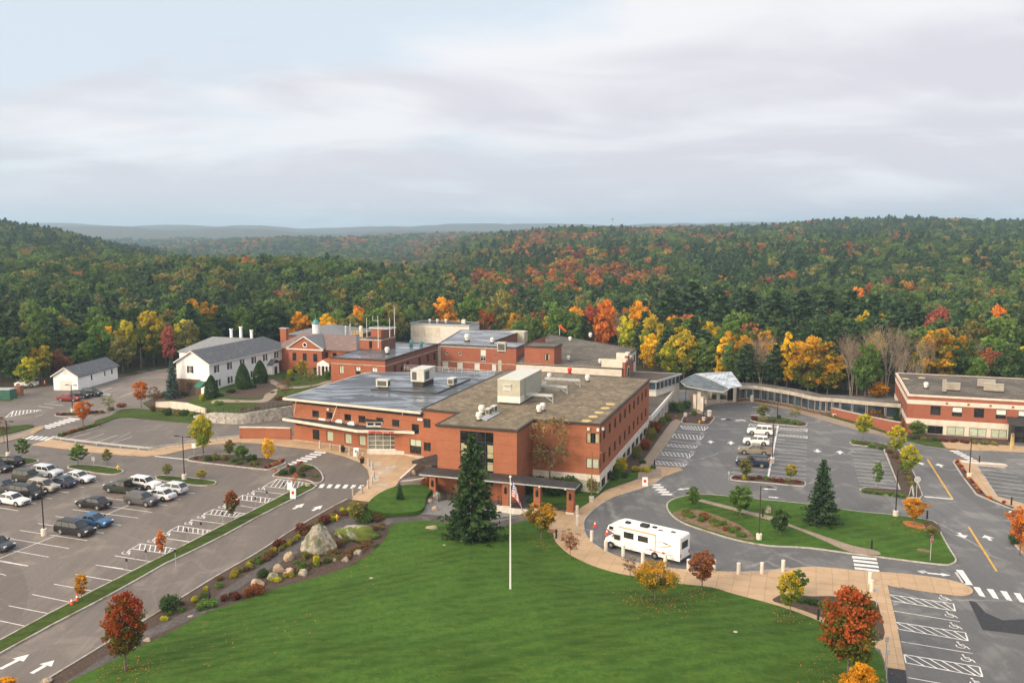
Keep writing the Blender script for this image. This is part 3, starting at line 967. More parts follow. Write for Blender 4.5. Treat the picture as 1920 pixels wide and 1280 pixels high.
kerbed('sidewalk', [(1786, 867), (1790, 863), (1796, 862), (1830, 865), (1885, 870), (1891, 874), (1885, 877), (1832, 873), (1850, 900), (1871, 932), (1925, 946), (1990, 962), (1990, 975), (1925, 957), (1899, 955), (1861, 941), (1829, 927), (1806, 897)], 'paving', smooth=False)
sheet('planting_bed', W((1789, 867), (1796, 865), (1812, 886), (1836, 915), (1849, 930), (1880, 945), (1903, 953), (1898, 955), (1862, 940), (1831, 926), (1808, 896)), 'mulch', 0.155)
sheet('sidewalk', W((1797, 864), (1884, 871), (1888, 874), (1830, 871), (1804, 868)), 'concrete_white', 0.16)
sheet('sidewalk', W((1762, 824), (1884, 835), (1990, 842), (1990, 856), (1925, 848), (1886, 846), (1806, 843), (1775, 840)), 'paving', 0.11, skirt=0.2)
sheet('lawn', W((1699, 826), (1711, 829), (1736, 835), (1770, 839), (1758, 823), (1700, 818)), 'rough_grass', 0.12, skirt=0.2)
sheet('planting_bed', W((1700, 819), (1760, 825), (1890, 836), (1890, 826), (1760, 815), (1700, 810)), 'mulch', 0.13)
bw = [(1315, 776), (1325, 762), (1350, 757), (1380, 755), (1412, 755), (1450, 761), (1487, 770), (1525, 782), (1575, 797), (1625, 810), (1664, 820), (1700, 827)]
bk = [(1700, 822), (1667, 815), (1625, 802), (1575, 788), (1512, 770), (1500, 767), (1465, 757), (1430, 751), (1400, 748), (1350, 750), (1320, 752), (1300, 770)]
sheet('sidewalk', catmull(W(*bw), False, 3) + catmull(W(*bk), False, 3), 'paving_old', 0.11, res=2, skirt=0.25)
sheet('lawn', W((1465, 757), (1500, 767), (1512, 770), (1575, 787), (1625, 801), (1667, 814), (1690, 812), (1667, 806), (1575, 778), (1465, 748)), 'rough_grass', 0.12, res=2, skirt=0.2)
sheet('planting_bed', W((1300, 768), (1320, 752), (1350, 750), (1400, 748), (1430, 751), (1465, 757), (1465, 745), (1380, 738), (1290, 738)), 'dry_soil', 0.12, res=2, skirt=0.2)
kerbed('planting_bed', [(1892, 1008), (1905, 1004), (1930, 1008), (1960, 1030), (1960, 1060), (1925, 1046)], 'leaf_litter')
sheet('asphalt_patch', W((1816, 1125), (1830, 1128), (1848, 1148), (1880, 1162), (1925, 1160), (1990, 1166), (1990, 1200), (1925, 1190), (1842, 1180), (1828, 1150)), 'new_asphalt', 0.008)
sheet('asphalt_patch', W((1662, 1250), (1698, 1256), (1703, 1300), (1668, 1300)), 'new_asphalt', 0.02)
sheet('asphalt_patch', W((1360, 786), (1366, 784), (1374, 788), (1362, 788)), 'new_asphalt', 0.01)

# ------------------------------------------------------------------ painted markings
z48 = lambda *p: zo(4.8, 0, 800, p)
z3 = lambda *p: zo(4, 320, 860, p)
z2 = lambda *p: zo(4, 0, 1000, p)
zr = lambda *p: zo(9.145, 1360, 780, p)
for a, b in (((5, 990), (620, 1093)), ((178, 930), (785, 1022)), ((340, 868), (937, 955)), ((500, 805), (1090, 885)), ((655, 743), (1245, 820)), ((800, 692), (1370, 768)), ((935, 638), (1505, 705)),
    ((1060, 590), (1625, 652)), ((1180, 545), (1752, 598)), ((-180, 1060), (437, 1170)), ((-370, 1130), (255, 1250)),
    ((-430, 655), (165, 755)), ((-260, 602), (325, 692)), ((-110, 556), (467, 645)), ((50, 508), (617, 592)), ((200, 466), (758, 545)), ((340, 424), (888, 493)), ((-150, 375), (98, 394)),
    ((860, 1242), (1110, 1275)), ((1035, 1160), (1365, 1213)), ((1400, 990), (1715, 1033)), ((1720, 835), (1930, 862))):
 mark(*z48(a, b))
mark(*z48((-60, 1205), (1160, 703)))
for a, b in (((615, 238), (860, 265)), ((525, 350), (640, 370)), ((155, 455), (405, 488)), ((0, 600), (135, 622))):
 mark(*z3(a, b))
for a, b in (((860, 165), (1135, 210)), ((720, 235), (1000, 280)), ((565, 305), (855, 355)), ((405, 378), (705, 432)), ((240, 455), (520, 512)), ((65, 540), (370, 600)), ((-110, 630), (185, 692)), ((0, 300), (45, 312)), ((-200, 175), (210, 243))):
 mark(*z2(a, b))
hatch(*z48((1265, 1050), (1590, 1097), (1505, 1140), (1185, 1095)), n=7)
hatch(*z48((1610, 890), (1915, 935), (1850, 968), (1530, 930)), n=7)
hatch(*z3((320, 378), (560, 410), (480, 438), (250, 410)), n=7)
hatch(*z3((540, 272), (780, 300), (722, 330), (490, 302)), n=7)
hatch(*z3((800, 150), (1020, 180), (960, 232), (700, 205)), n=8)
for p in z48((1140, 1130), (1370, 1025), (1500, 962), (1700, 865), (1815, 808)) + z3((685, 222), (605, 260), (390, 360)):
 wheelchair(*p, 1.25)
arrow(*z2((0, 1015), (220, 903)), w=0.22, head=0.7)
arrow(*z2((235, 1047), (408, 948)), w=0.22, head=0.7)
arrow(*z3((918, 375), (1005, 333)), w=0.22, head=0.6, hl=0.6)
arrow(*z3((1062, 388), (1140, 347)), w=0.22, head=0.6, hl=0.6)
zp = lambda *p: zo(4, 480, 700, p)
for i in range(6):
 o = 59 * i
 mark_poly(zp((488 + o, 830 + i), (518 + o, 830 + i), (498 + o - 2 * i * 0, 857 + i), (468 + o, 857 + i)))
for i in range(7):
 x, y = 445 - 34 * i, 581 + 15.5 * i
 mark_poly(zp((x, y), (x + 83, y + 9), (x + 70, y + 20), (x - 14, y + 11)))
z1 = lambda *p: zo(4, 0, 560, p)
for i in range(7):
 x, y = 520 - 36 * i, 892 + 11 * i
 mark_poly(z1((x, y), (x + 85, y + 8), (x + 70, y + 16), (x - 15, y + 8)))
for i in range(7):
 x = 165 + 36 * i
 mark_poly(z1((x, 1018 + 3 * i), (x + 22, 1020 + 3 * i), (x - 30, 1046 + 3 * i), (x - 56, 1044 + 3 * i)))
mark(*z1((1160, 1180), (1405, 1205)), w=0.35)
mark(*z1((620, 1195), (980, 1000)), 0.1, 'paint_worn')
for a, b in (((490, 1057), (680, 1003)), ((600, 1068), (780, 1012)), ((710, 1080), (880, 1022)), ((825, 1090), (990, 1033))):
 mark(*z1(a, b))
hatch(*z1((100, 840), (310, 832), (270, 845), (40, 890)), n=8, w=0.2)
for a, b in (((330, 785), (480, 800)), ((290, 805), (400, 820)), ((380, 775), (430, 772)), ((740, 700), (840, 665)), ((985, 660), (1040, 655)), ((1060, 590), (1240, 590)), ((1030, 545), (1120, 548)), ((1130, 530), (1210, 534)), ((265, 880), (320, 868)), ((900, 735), (1040, 690))):
 mark(*z1(a, b), w=0.16)
hatch(*z1((755, 710), (830, 712), (815, 725), (745, 728)), n=5, w=0.12)
RL = [((865, 390), (1400, 435)), ((852, 440), (1400, 490)), ((845, 495), (1400, 547)), ((840, 555), (1400, 605)), ((830, 615), (1400, 663)), ((815, 675), (1400, 723)), ((800, 735), (1395, 783)), ((785, 800), (1390, 853)), ((775, 866), (1390, 922)), ((760, 935), (1395, 997)), ((745, 1005), (1385, 1070)),
   ((330, 345), (865, 385)), ((300, 400), (850, 440)), ((265, 515), (840, 555)), ((225, 570), (830, 615)), ((190, 690), (800, 735)), ((170, 745), (785, 800)), ((130, 888), (770, 935)), ((95, 960), (740, 1008)), ((880, 255), (1330, 290))]
for a, b in RL:
 mark(*zr(a, b))
mark(*zr((905, 155), (735, 1035)), w=0.3)
hatch(*zr((885, 195), (1400, 215), (1400, 268), (880, 225)), n=9, w=0.14)
hatch(*zr((865, 308), (1400, 340), (1400, 380), (860, 335)), n=9, w=0.14)
hatch(*zr((430, 130), (880, 170), (880, 200), (400, 165)), n=7, w=0.14)
zq = lambda *p: zo(4, 960, 560, p)
for q in (((1262, 950), (1472, 960), (1440, 988), (1285, 978)), ((1218, 1012), (1440, 1028), (1410, 1058), (1200, 1042)), ((1158, 1088), (1392, 1103), (1372, 1120), (1140, 1104)), ((1115, 1145), (1362, 1163), (1332, 1188), (1100, 1170)), ((1062, 1214), (1312, 1236), (1290, 1256), (1045, 1236))):
 hatch(*zq(*q), n=8, w=0.15)
for a, b in (((1240, 995), (1460, 1003)), ((1190, 1068), (1415, 1085)), ((1130, 1125), (1380, 1142)), ((1085, 1190), (1340, 1208)), ((1300, 940), (1480, 945))):
 mark(*zq(a, b))
for p in zq((1425, 1012), (1400, 1090), (1395, 1072), (1350, 1150), (1300, 1220), (1320, 1196)):
 wheelchair(*p, 0.9)
zs = lambda *p: zo(6, 1200, 760, p)
for a, b in (((795, 425), (795, 392)), ((1022, 440), (1022, 400))):
 arrow(*zs(a, b), w=0.2, head=0.7, hl=0.6)
for a, b in (((1072, 172), (1130, 165)), ((1130, 160), (1190, 172))):
 mark(*zs(a, b), w=0.5)
mark(*zs((915, 155), (960, 150)), w=0.6)
mark(*zs((1250, 108), (1340, 108)), w=0.3)
mark(*zs((1265, 17), (1340, 20)), w=0.3)
for i in range(5):
 x, y = 120 + 32 * i, 887 + 27 * i
 mark_poly(zs((x + 10, y - 8), (x + 120, y - 5), (x + 105, y + 14), (x - 20, y + 12)))
arrow(*zs((560, 930), (420, 945)), w=0.18, head=0.5)
arrow(*zs((1535, 945), (1370, 935)), w=0.15, head=0.45)
z7 = lambda *p: zo(4, 1440, 820, p)
for k in range(11):
 t = k / 10
 a = (610 + 75 * t, 80 + 272 * t)
 b = (855 + 115 * t, 98 + 285 * t)
 mark(*z7(a, b))
mark(*z7((866, 78), (995, 400)), w=0.25)
for a, b in (((370, 88), (372, 112)), ((540, 124), (540, 98)), ((1165, 205), (1125, 185)), ((1305, 222), (1272, 195)), ((1432, 712), (1475, 755)), ((1672, 772), (1625, 730))):
 arrow(*z7(a, b), w=0.2, head=0.75, hl=0.55)
arrow(*z7((1195, 1015), (1372, 1033)), w=0.18, head=0.5)
mark(*z7((1140, 995), (1180, 1015)), w=0.9, mat='paint_worn')
arrow(*z7((5, 445), (85, 452)), w=0.18, head=0.4)
for d in (-4, 4):
 mark(*z7((1195 + d, 162), (1383 + d, 458)), 0.13, 'paint_yellow')
 mark(*z7((1505 + d, 668), (1715 + d, 1002)), 0.13, 'paint_yellow')
mark(*z7((1172, 442), (1388, 462)), w=0.45)
mark(*z7((1435, 992), (1508, 1104)), w=0.75)
mark(*z7((1412, 1010), (1470, 1090)), w=0.4, mat='paint_worn')
z8 = lambda *p: zo(4, 1440, 1000, p)
for q in (((628, 166), (813, 184), (817, 200), (632, 184)), ((637, 193), (820, 213), (824, 229), (640, 210)), ((643, 222), (828, 241), (832, 257), (647, 240)), ((648, 250), (833, 271), (836, 286), (652, 266))):
 mark_poly(z8(*q))
for i in range(6):
 o, v = 101 * i, 15 * i
 mark_poly(z8((1537 + o, 397 + v), (1588 + o, 403 + v), (1632 + o, 476 + v), (1588 + o, 466 + v)))
for i in range(7):
 x, y = 800 + 52 * i, 350 + 27 * i
 if i < 6:
  mark_poly(zo(8, 1680, 800, ((x, y), (x + 140, y + 8), (x + 160, y + 24), (x + 25, y + 18))))
zw = lambda *p: zo(8, 1680, 800, p)
for a, b in (((1205, 630), (1765, 695)), ((1250, 685), (1830, 757)), ((1305, 745), (1890, 820)), ((1345, 810), (1960, 885)), ((1390, 875), (1990, 945)), ((1445, 940), (2000, 1008)), ((1500, 1010), (2010, 1078)), ((1735, 480), (1920, 495)), ((1815, 550), (2000, 562))):
 mark(*zw(a, b))
mark(*zw((1695, 1262), (1800, 1280)), w=0.4)
mark(*zw((1690, 1275), (1760, 1290)), w=0.4)
mark(*zw((770, 322), (885, 330)), 0.7, 'paint_yellow', 0.13)
mark(*zw((1130, 520), (1225, 528)), 0.7, 'paint_yellow', 0.18)
for q in (((905, 455), (1390, 525), (1405, 580), (918, 500)), ((955, 662), (1480, 742), (1500, 803), (975, 715)), ((1020, 905), (1585, 998), (1610, 1072), (1035, 968))):
 hatch(*z8(*q), n=6, w=0.13)
for a, b in (((935, 578), (1440, 660)), ((995, 808), (1535, 898)), ((1050, 1078), (1620, 1180)), ((1110, 1330), (1700, 1450))):
 mark(*z8(a, b))
for p in z8((1320, 485), (1365, 612), (1398, 695), (1450, 842), (1490, 940), (1560, 1120)):
 wheelchair(*p, 1.15)

def flush_markings():
 for (nm, mat), mb in MK.items():
  o = mb.build('road_marking', mat)
  o['kind'] = 'structure'

flush_markings()
# ------------------------------------------------------------------ buildings
class Bld:
 def __init__(s, name, loc, label, cat='building', group=None):
  s.root = thing(name, loc, label, cat, group)
  s.mb = {}

 def m(s, part, mat, k=0):
  return s.mb.setdefault((part, mat, k), MB())

 def poly(s, part, mat, pts, th=0.18):
  """a slab: upper face pts (3-D), thickness th straight down"""
  mb = s.m(part, mat)
  n = len(pts)
  a2 = area([(p[0], p[1]) for p in pts])
  if a2 < 0:
   pts = pts[::-1]
  lo = [(p[0], p[1], p[2] - th) for p in pts]
  mb.face(pts, [(p[0], p[1]) for p in pts])
  mb.face(lo[::-1])
  for i in range(n):
   j = (i + 1) % n
   mb.face([lo[i], lo[j], pts[j], pts[i]])

 def window(s, A, d, nrm, L, w, mat_frame='bronze', style='g', depth=0.13, glass='glass', cols=1, rows=1, name='window'):
  s0, s1, z0, z1 = w
  pt = lambda u, z, o: (A[0] + d[0] * u + nrm[0] * o, A[1] + d[1] * u + nrm[1] * o, z)
  mb = MB()
  mb.face([pt(s0, z0, -depth), pt(s1, z0, -depth), pt(s1, z1, -depth), pt(s0, z1, -depth)])
  win = mb.build(name, glass, s.root)
  fb = MB()
  t = min(0.09, (s1 - s0) * 0.12)
  o = -depth + 0.045

  def bar(u0, u1, a0, a1, oo=o):
   q = [pt(u0, 0, oo)[:2], pt(u1, 0, oo)[:2], pt(u1, 0, oo - 0.06)[:2], pt(u0, 0, oo - 0.06)[:2]]
   fb.prism(q, a0, a1)
  bar(s0, s0 + t, z0, z1)
  bar(s1 - t, s1, z0, z1)
  bar(s0 + t, s1 - t, z0, z0 + t)
  bar(s0 + t, s1 - t, z1 - t, z1)
  for c in range(1, cols):
   u = s0 + (s1 - s0) * c / cols
   bar(u - t * 0.4, u + t * 0.4, z0 + t, z1 - t)
  for r in range(1, rows):
   z = z0 + (z1 - z0) * r / rows
   bar(s0 + t, s1 - t, z - t * 0.4, z + t * 0.4, o - 0.005)
  f = fb.build('window_frame', mat_frame, s.root)
  f.parent = win
  f.matrix_parent_inverse.identity()
  if style in 'bckh':
   bb = MB()
   ob = -depth + 0.02
   mt = {'b': 'blind_green', 'c': 'blind', 'k': 'blind_white', 'h': 'blind_green'}[style]
   spans = [(s0 + t, s1 - t)] if style in 'bkh' else [(s0 + t, s0 + (s1 - s0) * 0.3), (s1 - (s1 - s0) * 0.3, s1 - t)]
   zl = z0 + t if style in 'bc' else z0 + (z1 - z0) * (0.45 if style == 'k' else 0.55)
   for a, b in spans:
    bb.face([pt(a, zl, ob), pt(b, zl, ob), pt(b, z1 - t, ob), pt(a, z1 - t, ob)])
   o3 = bb.build('blind', mt, s.root)
   o3.parent = win
  if style == 's':
   hb = MB()
   for a, b in ((s0 - 0.48, s0 - 0.05), (s1 + 0.05, s1 + 0.48)):
    q = [pt(a, 0, 0.05)[:2], pt(b, 0, 0.05)[:2], pt(b, 0, 0.005)[:2], pt(a, 0, 0.005)[:2]]
    hb.prism(q, z0, z1)
   o3 = hb.build('shutter', 'black_trim', s.root)
   o3.parent = win
  return win

 def wall(s, A, B, z0, z1, mat, wins=(), part='wall', frame='bronze', glass='glass', depth=0.13):
  A, B = A[:2], B[:2]
  L = math.hypot(B[0] - A[0], B[1] - A[1])
  d = ((B[0] - A[0]) / L, (B[1] - A[1]) / L)
  nrm = (d[1], -d[0])
  mb = s.m(part, mat)
  W_ = []
  for w in wins:
   w = list(w) + ['g', 1, 1][len(w) - 4:] if len(w) < 7 else list(w)
   w[0], w[1] = max(0.05, w[0]), min(L - 0.05, w[1])
   w[2], w[3] = max(z0 + 0.02, w[2]), min(z1 - 0.02, w[3])
   if w[1] - w[0] > 0.1 and w[3] - w[2] > 0.1:
    W_.append(w)
  us = sorted({0.0, L, *[w[0] for w in W_], *[w[1] for w in W_]})
  zs_ = sorted({z0, z1, *[w[2] for w in W_], *[w[3] for w in W_]})
  pt = lambda u, z, o=0.0: (A[0] + d[0] * u + nrm[0] * o, A[1] + d[1] * u + nrm[1] * o, z)
  for i in range(len(us) - 1):
   for j in range(len(zs_) - 1):
    u, z = (us[i] + us[i + 1]) / 2, (zs_[j] + zs_[j + 1]) / 2
    if any(w[0] < u < w[1] and w[2] < z < w[3] for w in W_):
     continue
    c = (us[i], us[i + 1], zs_[j], zs_[j + 1])
    mb.face([pt(c[0], c[2]), pt(c[1], c[2]), pt(c[1], c[3]), pt(c[0], c[3])], [(c[0], c[2]), (c[1], c[2]), (c[1], c[3]), (c[0], c[3])])
  for w in W_:
   a, b, c, e = w[:4]
   dd = depth + 0.03
   mb.face([pt(a, c), pt(a, e), pt(a, e, -dd), pt(a, c, -dd)])
   mb.face([pt(b, e), pt(b, c), pt(b, c, -dd), pt(b, e, -dd)])
   mb.face([pt(a, e), pt(b, e), pt(b, e, -dd), pt(a, e, -dd)])
   mb.face([pt(b, c), pt(a, c), pt(a, c, -dd), pt(b, c, -dd)])
   s.window(A, d, nrm, L, w[:4], frame, w[4], depth, glass, w[5], w[6])
  return A, d, nrm, L

 def band(s, A, B, z0, z1, mat, out=0.05, part='band'):
  L = math.hypot(B[0] - A[0], B[1] - A[1])
  d = ((B[0] - A[0]) / L, (B[1] - A[1]) / L)
  n = (d[1] * out, -d[0] * out)
  s.m(part, mat).prism([A[:2], B[:2], (B[0] + n[0], B[1] + n[1]), (A[0] + n[0], A[1] + n[1])], z0, z1)

 def flat(s, poly, z, mat, edge='dark_panel', over=0.3, eh=0.22, ew=0.4, part='roof'):
  """flat roof with a low metal or stone edge"""
  p = offset(poly, over)
  q = offset(poly, over - ew)
  mb = s.m(part, mat)
  if area(q) < 0:
   q = q[::-1]
  mb.face([(a[0], a[1], z) for a in q], [(a[0], a[1]) for a in q])
  eb = s.m('roof_edge', edge)
  n = len(p)
  for i in range(n):
   j = (i + 1) % n
   a, b, c, e = p[i], p[j], q[j], q[i]
   top = z + 0.06
   eb.face([(*a, top), (*b, top), (*c, top), (*e, top)])
   eb.face([(*a, top - eh), (*b, top - eh), (*b, top), (*a, top)])
   eb.face([(*e, top), (*c, top), (*c, z - 0.02), (*e, z - 0.02)])
   eb.face([(*e, top - eh), (*c, top - eh), (*b, top - eh), (*a, top - eh)])

 def done(s):
  for (part, mat, _k), mb in s.mb.items():
   mb.build(part, mat, s.root)
  return s.root

def pw(A, B, p0, p1, z):
 """photo columns -> distances along the wall A-B"""
 L = math.hypot(B[0] - A[0], B[1] - A[1])
 d = ((B[0] - A[0]) / L, (B[1] - A[1]) / L)
 return along(A, d, p0, z), along(A, d, p1, z)

def add(p, d, t):
 return (p[0] + d[0] * t, p[1] + d[1] * t)

def g3(p, z):
 return (p[0], p[1], z)

NE1, NE2 = (-E1[0], -E1[1]), (-E2[0], -E2[1])

def three_storey():
 b = Bld('hospital_wing', (*E(-12, 15), 0), 'three-storey red brick hospital block with a flat tan gravel roof', 'building')
 A = E(0, 0)
 zt = 10.25
 w = []
 for k in range(10):
  v = 2.3 + 3.85 * k
  w += [(v, v + 1.45, 7.45, 9.05, 'g', 2, 1), (v, v + 1.45, 3.85, 5.4, 'g', 2, 1)]
 w += [(0.06, 0.9, 7.4, 8.95), (0.06, 0.9, 3.7, 5.2)]
 b.wall(A, E(0, 41), 2.8, zt, 'brick_main', w)
 wl = [(8.04, 9.94, 7.4, 8.95, 'c', 2, 1), (8.04, 9.94, 3.7, 5.2, 'b', 2, 1)]
 b.wall(E(-10, 0), A, 2.8, zt, 'brick_main', wl)
 b.wall(E(-10, 0.12), E(-0.12, 0.12), -0.5, 2.8, 'concrete_white', part='base')
 b.band(E(-10, 0), A, 1.85, 2.82, 'concrete_white')
 b.band(A, E(0, 41), 1.85, 2.82, 'concrete_white', 0.12)
 lw = [(v, v + 2.6, 0.15, 1.8, 'g', 2, 1) for v in np.arange(2.0, 39, 3.85)]
 b.wall(E(-0.12, 0.12), E(-0.12, 41), -0.5, 1.86, 'concrete_white', lw, part='base')
 fa, fb = E(-22, -7.7), E(-10, -7.7)
 g0, g1 = pw(fa, fb, 863, 925.5, 6)
 wg = [(g0, g1, 2.2, 9.75, 'g', 4, 5)]
 b.wall(fa, fb, -0.3, zt, 'brick_main', wg, glass='glass')
 nr = NE2
 for a, c in ((g0 + 0.1, g0 + 0.95), (g1 - 0.95, g1 - 0.1)):
  for z0, z1 in ((6.0, 7.9), (4.2, 5.4)):
   mb = b.m('curtain', 'blind', (a, z0))
   p, q = add(add(fa, E1, a), nr, -0.11), add(add(fa, E1, c), nr, -0.11)
   mb.face([g3(p, z0), g3(q, z0), g3(q, z1), g3(p, z1)])
 b.wall(fb, E(-10, 0), -0.3, zt, 'brick_main')
 b.wall(E(-22, 1.2), fa, -0.3, zt, 'brick_main')
 fl, fr = E(-28.5, 1.9), E(-22, 1.2)
 s0, s1 = pw(fl, fr, 792.5, 807.5, 7)
 b.wall(fl, fr, 2.4, zt, 'brick_main', [(s0, s1, 7.4, 8.85, 'g', 2, 1), (s0, s1, 3.7, 5.1, 'g', 2, 1)])
 b.wall(E(-28.5, 2.0), E(-22, 1.3), -0.3, 2.4, 'concrete_white', part='base')
 b.wall(E(0, 41), E(-28.5, 41), 0, zt, 'brick_main')
 b.wall(E(-28.5, 41), fl, 0, zt, 'brick_main')
 roof = [fl, fr, fa, fb, E(-10, 0), A, E(0, 41), E(-28.5, 43)]
 b.flat(roof, zt + 0.1, 'gravel_roof', 'dark_panel', 0.25, 0.3, 0.35)
 for q in (E(-1.6, -0.25), E(-0.2, -0.3), E(0.35, 0.5)):
  b.m('floodlight', 'white_metal', q).box((q[0], q[1], 9.35), (0.35, 0.3, 0.4), E1)
 b.done()

 c = Bld('entrance_canopy', (*E(-10, -9.5), 0), 'long flat dark roofed walkway canopy on brick piers in front of the brick block', 'canopy')
 cp = [E(-23.3, -11.2), E(-0.7, -11.2), E(-0.7, -8.6), E(-10, -7.75), E(-23.3, -7.75)]
 c.poly('roof', 'dark_roof', [g3(p, 4.0) for p in cp], 0.1)
 c.poly('fascia', 'galv', [g3(p, 3.895) for p in offset(cp, 0.03)], 0.2)
 for u in (-21.6, -16.2, -10.7, -6.2, -1.55):
  q = E(u, -10.1)
  pr = MB()
  pr.box((*q, 0.35), (0.95, 0.95, 3.33), E1)
  pr.build('pier', 'brick_main', c.root)
  ft = MB()
  ft.box((*q, -0.3), (1.12, 1.12, 0.648), E1)
  ft.build('plinth', 'concrete_white', c.root)
  lm = MB()
  f = E(u, -10.65)
  lm.box((*f, 2.15), (0.3, 0.18, 0.75), E1)
  lm.lathe((f[0], f[1], 2.05), [(0.06, 0), (0.15, 0.15), (0.15, 0.85), (0.05, 1.0)], 8)
  lm.build('wall_lamp', 'black_metal', c.root)
 for u in (-14, -9.6, -5.6, -2.0):
  q = E(u, -11.35)
  c.m('gutter_bracket', 'white_metal', u).box((*q, 3.62), (0.22, 0.18, 0.2), E1)
 c.done()
 d = Bld('side_porch', (*E(-24, -3), 0), 'small dark hipped porch roof over the side door left of the brick block', 'porch')
 pp = [E(-27.2, -5.2), E(-22.02, -5.2), E(-22.02, -0.6), E(-25.5, -0.6)]
 d.poly('roof', 'dark_roof', [g3(p, 4.1) for p in offset(pp, -0.6)], 0.1)
 d.poly('fascia', 'dark_panel', [g3(p, 3.98) for p in pp], 0.45)
 d.m('door_bay', 'black_metal').prism([E(-24.6, -3.9), E(-22.04, -3.9), E(-22.04, -0.7), E(-24.6, -0.7)], 0.2, 3.5)
 d.done()

 e = Bld('arcade', (*E(-3, 55), 0), 'low flat roofed arcade with white fascia and piers beyond the brick block', 'arcade')
 ap = [E(-9, 41.03), E(0.5, 41.03), E(0.5, 72), E(-9, 72)]
 e.flat(ap, 3.3, 'gravel_roof_grey', 'white_trim', 0.15, 0.85, 0.35)
 for v in (43, 47.5, 52, 56.5, 61, 65.5, 70.5):
  mb = MB()
  mb.prism([E(-0.6, v), E(0.45, v), E(0.45, v + 1.0), E(-0.6, v + 1.0)], -0.2, 2.5)
  mb.build('pier', 'concrete_white', e.root)
 e.wall(E(-3.0, 41.03), E(-3.0, 72), -0.2, 2.55, 'dark_panel', [(v, v + 3, 0.3, 2.2, 'g', 3, 1) for v in np.arange(0.8, 28, 4.5)])
 e.done()

three_storey()

EL, ER = E(-54.2, 5.8), E(-28.52, 2.15)
EL_D = ((ER[0] - EL[0]), (ER[1] - EL[1]))
_l = math.hypot(*EL_D)
ED = (EL_D[0] / _l, EL_D[1] / _l)
EN = (ED[1], -ED[0])

def text(body, parent, loc, size, ang, mat, name='lettering', extrude=0.03, tilt=math.pi / 2, sx=1.0):
 cu = bpy.data.curves.new(name, 'FONT')
 cu.body = body
 cu.size = size
 cu.extrude = extrude
 cu.align_x = 'LEFT'
 cu.materials.append(MT[mat])
 o = bpy.data.objects.new(name, cu)
 COL.objects.link(o)
 o.parent = parent
 o.location = Vector(loc) - parent.location
 o.rotation_euler = (tilt, 0, ang)
 o.scale = (sx, 1, 1)
 return o

def to_mesh(o):
 bpy.context.view_layer.update()
 me = bpy.data.meshes.new_from_object(o.evaluated_get(bpy.context.evaluated_depsgraph_get()))
 n = bpy.data.objects.new(o.name, me)
 COL.objects.link(n)
 n.parent, n.location, n.rotation_euler, n.scale = o.parent, o.location, o.rotation_euler, o.scale
 bpy.data.objects.remove(o)
 return n

